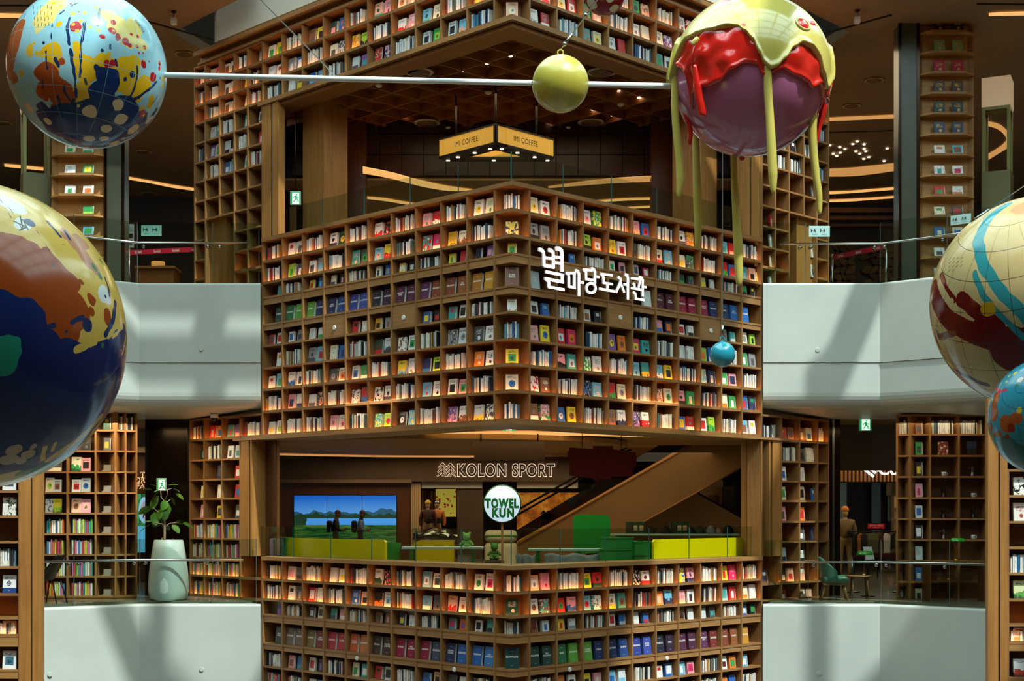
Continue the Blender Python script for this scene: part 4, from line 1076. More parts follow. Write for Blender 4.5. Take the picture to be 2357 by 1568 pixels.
def pillar(px0, px1, Y, z0, z1, m, label, name='stone_pillar', depth=.45, seams=()):
    a = W(px0, 0, Y); b = W(px1, 0, Y); t = thing(name, label, 'pillar', ((a.x + b.x) / 2, Y, z0))
    box('casing', FF, a.x, b.x, Y, Y + depth, z0, z1, m, t)
    for s in (px0, px1): 
        q = W(s, 0, Y); box('edge_trim', FF, q.x - .03, q.x + .03, Y - .015, Y + .02, z0, z1, 'dark_bronze', t)
    return t
pillar(243, 283, YD + .1, 6, 11.5, 'stone_green', 'dark grey-green pillar beside the left display column')
pillar(2071, 2113, YD + .1, 6, 11.5, 'stone_green', 'dark grey-green pillar beside the right display column')
# lanterns
mat('lamp_linen', '#e0c8a8', .8, emit='#d8b98f', estr=.3)
def lantern(px0, pxn, px1, py_s0, py_s1, py_f, Y, label):
    X = (pxn - CX) / F * Y; zs = [W(0, p, Y).z for p in (py_s0, py_s1, py_f)]
    k = F / Y; wl, wr = (pxn - px0) / k, (px1 - pxn) / k; side = math.hypot(wl, wr); a = math.atan2(wl, wr)   # turned square: near edge at pxn
    deg = math.degrees(a); t = thing('lantern', label, 'lantern', (X, Y, 6.0), 'giant lanterns')
    fr = Frame(X, Y, deg)                        # right-hand face runs along +x, left-hand face along +y
    box('shade', fr, 0, side, 0, side, zs[1], zs[0], 'lamp_linen', t)
    i = .04
    for x in (i, side - i):
        for y in (i, side - i): box('frame_post', fr, x - .03, x + .03, y - .03, y + .03, zs[2], zs[1], 'brass_frame', t)
    for x0, x1, y0, y1 in ((i, side - i, i - .03, i + .03), (i, side - i, side - i - .03, side - i + .03), (i - .03, i + .03, i, side - i), (side - i - .03, side - i + .03, i, side - i)):
        box('frame_rail', fr, x0, x1, y0, y1, zs[1] - .06, zs[1], 'brass_frame', t)
    for q in (.3, .5, .7):
        box('grille_bar', fr, .04, side - .04, side * q - .02, side * q + .02, zs[1] - .05, zs[1] - .02, 'brass_frame', t); box('grille_bar', fr, side * q - .02, side * q + .02, .04, side - .04, zs[1] - .05, zs[1] - .02, 'brass_frame', t)
    box('pedestal', fr, 0, side, 0, side, 6.0, zs[2], 'olive_panel', t)
    return t
lantern(2268, 2326, 2353, 172, 240, 390, 28.9, 'giant lantern with linen shade on olive frame at the right edge')
lantern(27, 53, 109, 175, 245, 395, 28.9, 'giant lantern with olive frame half hidden behind the speckled globe')
# exit signs
mat('exit_green', '#0f8a4d', .5, emit='#12a45a', estr=.75); mat('exit_white', '#f2fff6', .5, emit='#e8fff0', estr=.9)
def running_man(fr, x, y, z, h, m, parent):
    s = h
    st = [([(-.10, .10), (.05, .14), (.02, -.08)], .14), ([(.02, -.08), (.20, -.16), (.22, -.36), (.30, -.38)], .085), ([(.0, -.08), (-.08, -.24), (-.20, -.42)], .085), ([(.04, .14), (.18, .02), (.28, .06)], .06), ([(-.06, .12), (-.20, .06), (-.24, -.08)], .06), ([(.07, .27), (.10, .36)], .14)]
    return link('figure', ribbon_mesh('figure', fr, [([(x + a * s, z + b * s) for a, b in p], w * s) for p, w in st], y, y + .004, m), parent)
def exit_sign(px0, px1, py0, py1, Y, label, deg=0.0, hang=None):
    a = W(px0, py1, Y); b = W(px1, py0, Y); fr = Frame((a.x + b.x) / 2, Y, deg); w = (b.x - a.x) / max(.4, math.cos(math.radians(deg))); h = b.z - a.z; zm = (a.z + b.z) / 2
    t = thing('exit_sign', label, 'exit sign', (fr.o.x, Y, a.z), 'green exit signs')
    box('housing', fr, -w / 2, w / 2, .005, .08, a.z, b.z, 'white_plastic', t); box('green_face', fr, -w / 2 + .01, w / 2 - .01, 0, .005, a.z + .01, b.z - .01, 'exit_green', t)
    box('white_door', fr, -w * .30, w * .36, -.003, 0, a.z + .012, b.z - h * .12, 'exit_white', t); running_man(fr, 0.02 * w, -.008, zm, h * .8, 'exit_green', t)
    if hang: tube('hanger', [fr.p(0, .04, b.z), fr.p(0, .04, hang)], .01, 'black_metal', t, 6)
    return t
exit_sign(668, 692, 440, 471, 27.2, 'lit green exit sign left of the café column', hang=9.3)
exit_sign(1978, 2006, 962, 992, 29.5, 'lit green exit sign under the right balcony', hang=3.68)
exit_sign(361, 382, 1101, 1130, 28.9, 'lit green exit sign above the potted tree', deg=12)

# dark slots in the brown ceilings
for i, (a, b) in enumerate((((325, 45), (492, 92)), ((1888, 80), (2052, 34)), ((0, 13), (110, 13)), ((2248, 9), (2360, 10)), ((1905, 305), (2070, 300)))):
    p, q = Wz(*a, 11.495), Wz(*b, 11.495); v = q - p; fr = Frame(p.x, p.y, math.degrees(math.atan2(v.y, v.x))); struct(box('trim_%d' % (i + 2), fr, 0, v.length, -.03, .03, 11.485, 11.5, 'black_gap'))
# ------------------------------------------------------------------ middle storey, left and right of the portal
def frontal_case(root, Y, pxs, pys, lit=(), depth=.3, table=(), what='', group='', side='F', back='oak_back'):
    fr = Frame(0, Y, 0); xs = [W(p, 0, Y).x for p in pxs]; zs = [W(0, p, Y).z for p in pys]
    grid_case(root, fr, xs, zs, lit=lit, depth=depth, back=back)
    fill_grid(table, xs, zs, fr, side, group, what)
    return fr, xs, zs
mat('acrylic', '#8d8270', .1, spec=.6); mat('hole', '#050404', .9)
YL = 28.0; pyl = [944, 989, 1036.6, 1085, 1133, 1180.5, 1228, 1275.6, 1326, 1372]
rl = thing('bookcase', 'wide oak bookcase of picture books behind the left balustrade', 'bookcase', W(180, 1390, YL))
fr_l, xs_l, zs_l = frontal_case(rl, YL, (97, 155, 220, 266), pyl, table='''.|S|fd
.|rm kx|xd
gi xi|ie pk|.
ia lu|wr lb|.
lx ya|su ps|.
Sm|Sm|.
Sm|Sm|.
Sm|Sm|.
Sm|Sm|.'''.split('\n'), what='picture book case at left', group='face-out books on the picture book case')
xs2 = [0, .2, .42]; fr_a = Frame(xs_l[-1], YL, 35)
grid_case(rl, fr_a, xs2, zs_l); row_of_books(fr_a, .03, .18, .06, zs_l[1], .28); row_of_books(fr_a, .23, .4, .06, zs_l[1], .28)
box('plinth', fr_l, xs_l[0], xs_l[-1], .01, .3, 0, zs_l[-1] - PT, 'oak_panel', rl); box('plinth', fr_a, 0, xs2[-1], .01, .3, 0, zs_l[-1] - PT, 'oak_panel', rl)
for i in range(3, 10):
    x = (xs_l[2] + xs_l[3]) / 2; z = zs_l[i]; t = thing('leaflet_holder', 'clear acrylic leaflet holder, %s row of the picture book case' % ORD[i - 1], 'leaflet holder', (x, YL + .1, z), 'acrylic leaflet holders')
    box('back_plate', fr_l, x - .075, x + .075, .12, .126, z + .002, z + .13, 'acrylic', t, tilt=-.2); box('front_lip', fr_l, x - .09, x + .09, .06, .066, z, z + .025, 'acrylic', t)
pyr = [953.8, 998.6, 1047.5, 1096, 1145, 1193, 1241.5, 1290, 1338, 1386]
rr_ = thing('bookcase', 'dark lit oak bookcase with cups and coffee pots at the right', 'bookcase', W(2180, 1395, YL))
fr_r, xs_r, zs_r = frontal_case(rr_, YL, (2094.5, 2140.6, 2207, 2272), pyr, table='''ux|S|S
ef|um|nk
ky|.|.
ph|.|.
wb|.|.
kw|.|.
lw|.|.
bw|.|.
ik|.|.'''.split('\n'), what='coffee pot case at right', group='face-out books on the coffee pot case')
fr_b = Frame(xs_r[0], YL, -35); grid_case(rr_, fr_b, [-.26, 0], zs_r); row_of_books(fr_b, -.24, -.03, .06, zs_r[1], .28)
box('plinth', fr_r, xs_r[0], xs_r[-1], .01, .3, 0, max(.01, zs_r[-1] - PT), 'oak_panel', rr_)
mat('mug_white', '#cfd0c8', .3); mat('pot_steel', '#6a5f52', .3, .9); mat('pot_dark', '#2a211b', .35, .6)
def mug(px, i, label):
    p = Vector((W(px, 0, YL + .12).x, YL + .12, zs_r[i])); t = thing('mug', label, 'mug', p, 'mugs on the coffee pot case')
    lathe('cup', [(.028, 0), (.04, .01), (.042, .085), (.036, .085), (.03, .02)], 'mug_white', t, p, 20)
    tube('handle', [p + Vector((.04 + .03 * math.sin(a), 0, .045 + .03 * math.cos(a))) for a in [math.pi * k / 8 for k in range(9)]], .006, 'mug_white', t, 6)
    o = lathe('print', [(.012, 0), (.012, .002)], 'exit_green' if False else 'olive_panel', t, p + Vector((0, -.043, .045)), 12); o.rotation_euler = (math.radians(90), 0, 0)
mug(2172, 3, 'white mug on the coffee pot case, third row, middle column'); mug(2240, 4, 'white mug on the coffee pot case, fourth row, right column'); mug(2240, 6, 'white mug on the coffee pot case, sixth row, right column')
def pot(px, i, m, label):
    p = Vector((W(px, 0, YL + .14).x, YL + .14, zs_r[i])); t = thing('moka_pot', label, 'coffee pot', p, 'coffee pots')
    lathe('boiler', [(.05, 0), (.052, .01), (.036, .075), (.034, .08)], m, t, p, 8, False); lathe('jug', [(.034, .08), (.052, .16), (.054, .165)], m, t, p, 8, False)
    lathe('lid', [(.053, .165), (.03, .182), (.012, .19), (.014, .205), (.004, .21)], m, t, p, 12)
    tube('handle', [p + Vector(q) for q in ((.05, 0, .155), (.085, 0, .16), (.09, 0, .11), (.08, 0, .08))], .009, 'pot_dark', t, 6)
    tube('spout', [p + Vector((-.045, 0, .13)), p + Vector((-.075, 0, .163))], [.016, .008], m, t, 6)
pot(2238, 3, 'pot_steel', 'moka pot on the coffee pot case, third row'); pot(2172, 6, 'pot_steel', 'moka pot on the coffee pot case, sixth row'); pot(2172, 5, 'pot_dark', 'dark moka pot on the coffee pot case, fifth row, middle column')
pot(2172, 4, 'pot_dark', 'dark moka pot on the coffee pot case, fourth row, middle column'); pot(2240, 5, 'pot_dark', 'dark pot on the coffee pot case, fifth row, right column')
# near bookcases with double pillars at both picture edges
YN = 21.3
def near_case(pxs, pys, bands, pillar_px, label, plabel, table, what, lit):
    fr = Frame(0, YN, 0); xs = [W(p, 0, YN).x for p in pxs]; zs = [W(0, p, YN).z for p in pys]
    r = thing('bookcase', label, 'bookcase', Vector((sum(xs) / len(xs), YN, zs[-1])))
    grid_case(r, fr, xs, zs, lit=lit); 
    for i, h in bands:
        box('band_panel', fr, xs[0], xs[-1], .004, .03, zs[i] - PT - h, zs[i] - PT, 'oak_light', r)
    fill_grid(table, xs, zs, fr, 'F', 'face-out books on the near side bookcases', what)
    a, g0, g1, b = [W(p, 0, YN).x for p in pillar_px]
    t = thing('wood_column', plabel, 'column', Vector(((a + b) / 2, YN, -5)), 'double pillars')
    for u, v in ((a, g0), (g1, b)): box('casing', fr, u, v, -.02, .1, -5, 3.4, 'oak_column', t)
    box('shadow_gap', fr, g0, g1, .02, .09, -5, 3.4, 'black_gap', t)
    return fr, xs, zs
pyn = [1060, 1129, 1187, 1245.7, 1304, 1366.6, 1421, 1461.6, 1541.7, 1605]
fr_n, xs_n, zs_n = near_case((-400, -290, -180, -70, 45), pyn, ((7, .14), (8, .1)), (45, 72, 75.5, 97), 'near oak bookcase cut by the left picture edge', 'double oak pillar with dark slot at the lower left', '''.
.
.
|||S
.
.
|||S
.
.'''.split('\n'), 'near left bookcase', (5, 6))
for i, sp in ((1, ('#d5d8d6', '#44505a', 5, 'white and grey book')), (2, ('#cfd2cc', '#4c5a3c', 4, 'white book with forest photo')), (4, ('#2c4f78', '#c9c6b8', 2, 'blue and cream book')), (5, ('#dfe3e4', '#22407a', 2, 'white book titled AI')), (7, ('#e3c6a4', '#d98a3a', 0, 'cream and orange book')), (8, ('#dfe2e2', '#3a6a80', 5, 'white book with a photo panel'))):
    x = W(17, 0, YN).x
    book(fr_n, x, .07, zs_n[i] + .001, .2, .27 if i not in (7,) else .2, .035, sp[0], sp[1], sp[2], sp[3] + ', %s row of near left bookcase' % ORD[i - 1], 'face-out books on the near side bookcases', title='AI\n2045' if i == 5 else None)
pyn2 = [1080, 1140, 1199.6, 1259, 1319, 1379, 1437, 1478, 1560, 1610]
fr_m, xs_m, zs_m = near_case((2320, 2450, 2560, 2670, 2780), pyn2, ((7, .1), (8, .1)), (2273, 2297, 2301, 2318), 'near oak bookcase cut by the right picture edge', 'double oak pillar with dark slot at the lower right', '''.
.
.
Sb
.
.
S
.
.'''.split('\n'), 'near right bookcase', (5, 6))
for i, sp in ((1, ('#d8d8d4', '#22242a', 4, 'white and black book')), (2, ('#dcdad2', '#b03a3a', 0, 'white and red book')), (4, ('#d9d9d6', '#8a8f92', 0, 'white and grey book')), (5, ('#cfd8a8', '#5a9a4a', 3, 'pale green book')), (7, ('#e3c6a4', '#c98a5a', 2, 'cream book')), (8, ('#cfdbe0', '#a8402f', 3, 'white and red temple book'))):
    book(fr_m, W(2353, 0, YN).x, .07, zs_m[i] + .001, .2, .27 if i != 7 else .2, .035, sp[0], sp[1], sp[2], sp[3] + ', %s row of near right bookcase' % ORD[i - 1], 'face-out books on the near side bookcases')
# dark polished pillars
t = thing('bronze_pillar', 'dark polished bronze pillar behind the potted tree', 'pillar', W(388, 1390, 29.3)); pbox('casing', 338, 436, 940, 1400, 29.3, .9, 'dark_bronze', t); pbox('corner_trim', 334, 341, 940, 1400, 29.28, .06, 'black_metal', t); pbox('corner_trim', 432, 438, 940, 1400, 29.28, .06, 'black_metal', t)
t = thing('bronze_pillar', 'narrow dark bronze pillar beside the sportswear store entrance', 'pillar', W(1920, 1390, 29.3)); pbox('casing', 1908, 1934, 940, 1400, 29.3, .9, 'dark_bronze', t); pbox('corner_trim', 1916, 1921, 940, 1400, 29.27, .06, 'steel', t)
# store with glowing letters at the left
st = sthing('wall_store_left', W(300, 1390, 35)); pbox('wall_panel', 230, 345, 1040, 1390, 35.0, .1, 'walnut', st); pbox('bulkhead', 230, 345, 966, 1042, 34.6, .3, 'taupe_panel', st)
cove2('light_cove', [(296, 993), (308, 991), (322, 994), (340, 996)], [(296, 1004), (308, 1003), (322, 1004), (340, 1004)], 3.7, 'cove_soft', 'glowing slot above the store sign left of the bronze pillar')
mat('sign_glow', '#fff0d8', .5, emit='#ffc88a', estr=1.1)
ns = thing('store_sign', 'backlit store sign reading THE NORTH FACE left of the bronze pillar', 'sign', W(330, 1100, 34.9)); frs = Frame(0, 34.9, 0)
for body, px0, px1, py in (('THE', 322, 352, 1093), ('NORTH', 298, 352, 1105), ('FACE', 313, 352, 1119)):
    a, b = W(px0, py, 34.9), W(px1, py, 34.9)
    text('letter_glow', body, frs, (a.x + b.x) / 2, .05, a.z, 'sign_glow', ns, width=(b.x - a.x) * 1.04, height=.135, bold=.045, spacing=1.12); text('letters', body, frs, (a.x + b.x) / 2, 0, a.z, 'sign_black', ns, width=b.x - a.x, height=.115, bold=.012, spacing=1.12)
def picture(name, fn, emit=.8):
    m = mat(name, '#808080', .4); N = NT(m); o = N.obj(); sp = N.new('SeparateXYZ'); N.put(sp.inputs[0], o)
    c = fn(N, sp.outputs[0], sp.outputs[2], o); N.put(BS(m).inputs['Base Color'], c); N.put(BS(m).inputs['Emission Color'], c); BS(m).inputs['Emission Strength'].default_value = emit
    return m
def pic_forest(N, x, z, o):
    c = N.ramp(N.noise(o, 7.0, 3.0), [(.4, '#0c3a2c'), (.6, '#2c8a50')])
    dx = N.math('MULTIPLY', N.math('SUBTRACT', x, .42), 1.0); dz = N.math('MULTIPLY', N.math('SUBTRACT', z, .22), 1.6)
    d = N.math('SQRT', N.math('ADD', N.math('MULTIPLY', dx, dx), N.math('MULTIPLY', dz, dz)))
    c = N.mix(N.math('LESS_THAN', d, .36), c, rgb('#7fb4d8')); c = N.mix(N.math('LESS_THAN', d, .24), c, rgb('#8d8f9a'))
    body = N.math('MULTIPLY', N.math('LESS_THAN', z, -.05), N.math('GREATER_THAN', x, .0)); return N.mix(body, c, rgb('#4a9ec4'))
picture('screen_forest', pic_forest)
t = thing('advert_screen', 'tall lit advertising screen with a figure in pale blue below the store sign', 'screen', W(318, 1290, 34.8)); pbox('display', 299, 335, 1137, 1272, 34.85, .02, 'screen_forest', t); pbox('bezel', 298, 336, 1135, 1274, 34.875, .06, 'black_metal', t)
# potted tree
noisy('planter_glaze', '#ccd2d2', '#dadedd', 2.0, .22, coat=.4)
PX = W(388, 0, 27.9).x; kk = 27.9 / F
prof = [(38, 0), (43, 5), (46, 22), (46, 40), (43, 75), (38, 110), (33.5, 136), (32, 138), (29, 136), (29, 124)]
pl = thing('planter', 'large pale grey glazed planter on the left balcony', 'planter', (PX, 27.9, 0.0)); lathe('pot', [(r * kk, z * kk) for r, z in prof], 'planter_glaze', pl, (PX, 27.9, 0.0), 40); lathe('soil', [(29 * kk, 120 * kk), (29 * kk, 126 * kk)], 'pot_dark', pl, (PX, 27.9, 0), 24)
noisy('bark', '#7a6a50', '#a08c68', 9, .8); noisy('leaf', '#3c6a1c', '#6a9c34', 3, .4); noisy('leaf_dark', '#284a16', '#47701f', 3, .45)
LEAF_PTS = [(0, 0), (.12, .1), (.34, .2), (.46, .42), (.42, .68), (.22, .9), (0, 1.0)]
def leaf_mesh(m):
    v, f = [], []; n = len(LEAF_PTS)
    for i, (w_, t_) in enumerate(LEAF_PTS):
        sag = -.22 * t_ * t_
        v += [(-w_ * .8, t_, sag + .10 * w_), (0, t_, sag), (w_ * .8, t_, sag + .10 * w_)]
    for i in range(n - 1):
        for k in (0, 1): f.append((3 * i + k, 3 * i + k + 1, 3 * i + k + 4, 3 * i + k + 3))
    return raw_mesh('leaf', v, f, m, True)
LEAVES = [leaf_mesh('leaf'), leaf_mesh('leaf_dark')]
def leaf(parent, p, size, az, el, roll=0.0, k=0):
    o = link('leaf', LEAVES[k], parent, p, (math.radians(el), math.radians(roll), math.radians(az)), (size, size, size)); return o
tr = thing('potted_tree', 'slender fiddle-leaf tree growing in the grey planter', 'tree', (PX, 27.9, 124 * kk))
def TP(px, py, dy=0.0): return W(px, py, 27.9 + dy)
trunk = [TP(378, 1264), TP(379, 1230), TP(378.5, 1190), TP(378, 1165), TP(377, 1152)]
tube('trunk', trunk, [.028, .024, .02, .018, .016], 'bark', tr, 8)
twigs = [[TP(377, 1153), TP(371, 1145, .05), TP(370, 1130, .1)], [TP(377, 1153), TP(384, 1143, -.05), TP(386, 1126, -.1)], [TP(378, 1162), TP(392, 1150, .05)], [TP(378.5, 1185), TP(362, 1178, -.1), TP(352, 1168, -.12)], [TP(379, 1212), TP(372, 1206, -.05), TP(356, 1204, -.1)], [TP(379, 1215), TP(390, 1205, 0), TP(412, 1203, .05)], [TP(386, 1128), TP(396, 1124, 0)], [TP(372, 1260), TP(373, 1238)], [TP(398, 1262), TP(399, 1240)]]
for w_ in twigs: tube('twig', w_, [.011] + [.007] * (len(w_) - 1), 'bark', tr, 6)
random.seed(5)
for px, py, s, az, el in ((352, 1128, .2, 100, 10), (362, 1121, .17, 60, 25), (372, 1124, .2, 150, -10), (366, 1133, .22, 120, -35), (386, 1118, .18, -80, 15), (396, 1124, .16, -95, -15), (404, 1136, .18, -100, -30), (392, 1146, .16, -60, -55), (384, 1152, .2, -150, -75), (389, 1160, .22, 170, -80), (362, 1140, .2, 60, -60), (356, 1150, .18, 40, -70), (350, 1168, .26, 75, -20), (342, 1172, .2, 100, -50), (356, 1178, .24, 20, -80), (352, 1202, .28, 80, 5), (346, 1208, .26, 120, -25), (364, 1204, .22, 30, -10), (372, 1208, .2, -30, -20), (400, 1204, .25, -70, 8), (412, 1206, .28, -100, -5), (396, 1208, .2, -120, -40), (420, 1204, .22, -80, -20), (372, 1172, .2, 160, -75), (383, 1176, .18, -170, -80), (374, 1186, .16, 60, -80)):
    leaf(tr, TP(px, py, random.uniform(-.1, .1)), s * 1.1, az, el, random.uniform(-30, 30), random.randint(0, 1))
# green tub chair, side table and lamps on the right balcony
noisy('chair_leather', '#3f6a58', '#4f7f6a', 4, .35); mat('chair_wood', '#8a5c34', .45); mat('lamp_green', '#2f8f2a', .2, emit='#2f9a20', estr=.06, coat=.5); mat('brass', '#b08a45', .25, 1.0)
ch = thing('tub_chair', 'green leather tub chair with wooden legs on the right balcony', 'chair', W(1912, 1395, 27.9)); CXc = W(1915, 0, 27.9).x; YC = 27.9
def rounded(name, fr, x0, x1, y0, y1, z0, z1, m, parent, r=.04, seg=3):
    bm = bmesh.new(); bmesh.ops.create_cube(bm, size=1.0)
    for v in bm.verts: v.co = Vector((v.co.x * (x1 - x0), v.co.y * (y1 - y0), v.co.z * (z1 - z0)))
    bmesh.ops.bevel(bm, geom=list(bm.edges), offset=min(r, .49 * min(x1 - x0, y1 - y0, z1 - z0)), segments=seg, profile=.5, affect='EDGES')
    me = bpy.data.meshes.new(name); bm.to_mesh(me); bm.free(); me.materials.append(MATS[m])
    for p in me.polygons: p.use_smooth = True
    return link(name, me, parent, fr.p((x0 + x1) / 2, (y0 + y1) / 2, (z0 + z1) / 2), (0, 0, fr.a))
cf = Frame(CXc, YC, -8)
rounded('seat', cf, -.18, .29, -.25, .25, .33, .48, 'chair_leather', ch, .06)
v, f = [], []; nb = 12; 
for i in range(nb + 1):
    a = math.radians(90 + 200 * i / nb - 10 + 0); 
    for j in range(6):
        h = [.36, .46, .58, .70, .80, .84][j]; top = .84 - .28 * (abs(i - nb / 2) / (nb / 2)) ** 2; h = .36 + (h - .36) * (top - .36) / .48; lean = -.10 * (h - .36)
        for rad in (.30, .25): v.append(cf.p(rad * math.cos(a) * .92 + .05 + lean, rad * math.sin(a), h))
for i in range(nb):
    for j in range(5):
        a = (i * 6 + j) * 2; b = ((i + 1) * 6 + j) * 2
        f += [(a, b, b + 2, a + 2), (a + 1, a + 3, b + 3, b + 1)]
    a = (i * 6 + 5) * 2; b = ((i + 1) * 6 + 5) * 2; f.append((a, b, b + 1, a + 1))
    a = (i * 6) * 2; b = ((i + 1) * 6) * 2; f.append((a, a + 1, b + 1, b))
for i in (0, nb):
    for j in range(5):
        a = (i * 6 + j) * 2; f.append((a, a + 2, a + 3, a + 1))
link('backrest', raw_mesh('backrest', v, f, 'chair_leather', True), ch)
box('seat_rail', cf, -.17, .27, -.22, .22, .29, .34, 'chair_wood', ch)
for lx, ly, sx, sy in ((-.14, -.18, -.08, -.05), (.22, -.18, .06, -.05), (-.14, .18, -.08, .05), (.22, .18, .06, .05)):
    tube('leg', [cf.p(lx, ly, .3), cf.p(lx + sx, ly + sy, 0.0)], [.024, .014], 'chair_wood', ch, 8)
tb = thing('side_table', 'small round wooden side table beside the green chair', 'table', W(1978, 1395, 28.3)); TX = W(1978, 0, 28.3).x
lathe('table_top', [(.24, .43), (.25, .44), (.25, .455), (.24, .46)], 'chair_wood', tb, (TX, 28.3, 0), 28)
for a in (40, 130, 220, 310): tube('leg', [(TX + .19 * math.cos(math.radians(a)), 28.3 + .19 * math.sin(math.radians(a)), .43), (TX + .23 * math.cos(math.radians(a)), 28.3 + .23 * math.sin(math.radians(a)), 0)], [.018, .012], 'chair_wood', tb, 8)
def banker_lamp(px, Y, z, label, s=1.0, tilt=0):
    x = W(px, 0, Y).x; t = thing('banker_lamp', label, 'lamp', (x, Y, z), 'green banker lamps'); lathe('base', [(.085 * s, 0), (.085 * s, .012), (.03 * s, .05 * s), (.012 * s, .06 * s)], 'brass', t, (x, Y, z), 20)
    tube('stem', [(x, Y, z + .05 * s), (x + .01, Y, z + .2 * s), (x - .06 * s * (1 if tilt else -.4), Y, z + .34 * s), (x + .02 * s, Y, z + .44 * s)], .009, 'brass', t, 8)
    n = 10; v, f = [], []
    L_ = .15 * s
    for i in range(n + 1):
        a = math.pi * i / n
        for q in (-1, -.8, .8, 1):
            rr2 = (.075 if abs(q) < 1 else .04) * s; v.append((x - .0 + q * L_ + (.02 * s), Y + rr2 * math.cos(a), z + .40 * s + rr2 * math.sin(a)))
    for i in range(n):
        for k in range(3): f.append((i * 4 + k, i * 4 + k + 1, (i + 1) * 4 + k + 1, (i + 1) * 4 + k))
    o = link('shade', raw_mesh('shade', v, f, 'lamp_green', True), t); md = o.modifiers.new('thick', 'SOLIDIFY'); md.thickness = .006
    return t
banker_lamp(1988, 28.3, .46, 'green banker lamp on the small side table')
banker_lamp(2202, 27.5, .78, 'green banker lamp on the reading desk at the right', .9, 1)
dk = thing('reading_desk', 'dark reading desk in front of the coffee pot case', 'desk', W(2200, 1395, 27.5)); dx0, dx1 = W(2130, 0, 27.4).x, W(2272, 0, 27.4).x
box('desk_top', FF, dx0, dx1, 27.3, 27.75, .74, .78, 'oak_panel', dk)
for x in (dx0 + .05, dx1 - .05): box('panel_leg', FF, x - .03, x + .03, 27.35, 27.7, 0, .74, 'walnut', dk)
ip = thing('tablet_stand', 'white tablet on a black floor stand behind the right balustrade', 'tablet stand', W(1997, 1395, 29)); ix = W(1998, 0, 29).x
tube('pole', [(ix, 29, 0.01), (ix, 29, .98)], .016, 'black_metal', ip, 8); lathe('foot', [(.15, 0), (.15, .012), (.03, .02)], 'black_metal', ip, (ix, 29, 0), 20)
a, b = W(1986, 1290, 28.95), W(2013, 1259, 28.95); slab('tablet', FF, [(a.x + .05, a.z), (b.x, a.z + .02), (b.x - .06, b.z), (a.x, b.z)], 28.94, 28.96, 'white_plastic', ip)
def stanchions(name, label, x0, z0, Y0, x1, Y1, h, belt, text_=None, fl=0.0):
    t = thing(name, label, 'barrier', (x0, Y0, fl), 'belt barriers')
    for x, y in ((x0, Y0), (x1, Y1)):
        tube('post', [(x, y, fl + .02), (x, y, fl + h)], .03, 'steel', t, 10); lathe('foot', [(.16, 0), (.16, .015), (.04, .03)], 'steel', t, (x, y, fl), 20)
    v = Vector((x1 - x0, Y1 - Y0, 0)); fr = Frame(x0, Y0, math.degrees(math.atan2(v.y, v.x)))
    box('belt', fr, .03, v.length - .03, -.004, .004, fl + h - .12, fl + h - .02, belt, t)
    if text_:
        n = max(2, int(v.length / .42))
        for i in range(n): text('belt_lettering', text_, fr, v.length * (i + .5) / n, -.006, fl + h - .07, 'title_white', t, height=.055, width=.15)
    return t
mat('belt_red', '#b4142c', .5); mat('belt_dark', '#5a1018', .6)
a, b = W(297, 0, 29.5), W(526, 0, 29.5); stanchions('belt_barrier', 'red belt barrier on the upper left balcony', a.x, 0, 29.5, b.x, 29.0, 1.12, 'belt_red', 'Starfield', 6.0)
a, b = W(1915, 0, 30.2), W(2040, 0, 28.9); stanchions('belt_barrier', 'red belt barrier on the upper right balcony', a.x, 0, 30.2, b.x, 28.9, 1.14, 'belt_red', 'Starfield', 6.0)
a, b = W(1962, 0, 30.5), W(2067, 0, 30.5); stanchions('belt_barrier', 'dark belt barrier behind the green chair', a.x, 0, 30.5, b.x, 30.5, .86, 'belt_dark', None, 0.0)
# warning plates on the glass
mat('plate_teal', '#a9d0cc', .4)
def warning_plate(px0, px1, py0, py1, poly, back, label):
    p = seg_pts([(px0 + px1) / 2], poly, back - .02)[0]; q = seg_pts([px0, px1], poly, back - .02); v = q[1] - q[0]
    fr = Frame(q[0].x, q[0].y, math.degrees(math.atan2(v.y, v.x))); z1 = W(0, py0, p.y).z; z0 = W(0, py1, p.y).z; L_ = v.length
    t = thing('warning_plate', label, 'sign', (p.x, p.y, z0), 'warning plates on the glass')
    box('plate', fr, 0, L_, 0, .004, z0, z1, 'plate_teal', t)
    h = z1 - z0
    for i, x in enumerate((L_ * .27, L_ * .72)):
        running_man(fr, x, -.006, z0 + h * .58, h * .42, 'sign_black', t); 
        st = [([(x - h * .3, z0 + h * .74), (x - h * .3, z0 + h * .42)], h * .05), ([(x - h * .3, z0 + h * .6), (x - h * .14, z0 + h * .6)], h * .04)]
        link('railing_mark', ribbon_mesh('railing_mark', fr, st, -.006, -.002, 'sign_black'), t)
        text('lettering', '추락주의' if i == 0 else '기대지 마시오', fr, x, -.004, z0 + h * .2, 'sign_black', t, width=h * .5, height=h * .1)
warning_plate(325, 372, 518, 543, PLL, .16, 'pale teal warning plate on the upper left glass'); warning_plate(1862, 1910, 520, 545, PRR, .16, 'pale teal warning plate on the upper right glass beside the bookcase')
warning_plate(2188, 2235, 494, 516, PRR, .16, 'pale teal warning plate on the upper right glass beside the globe')
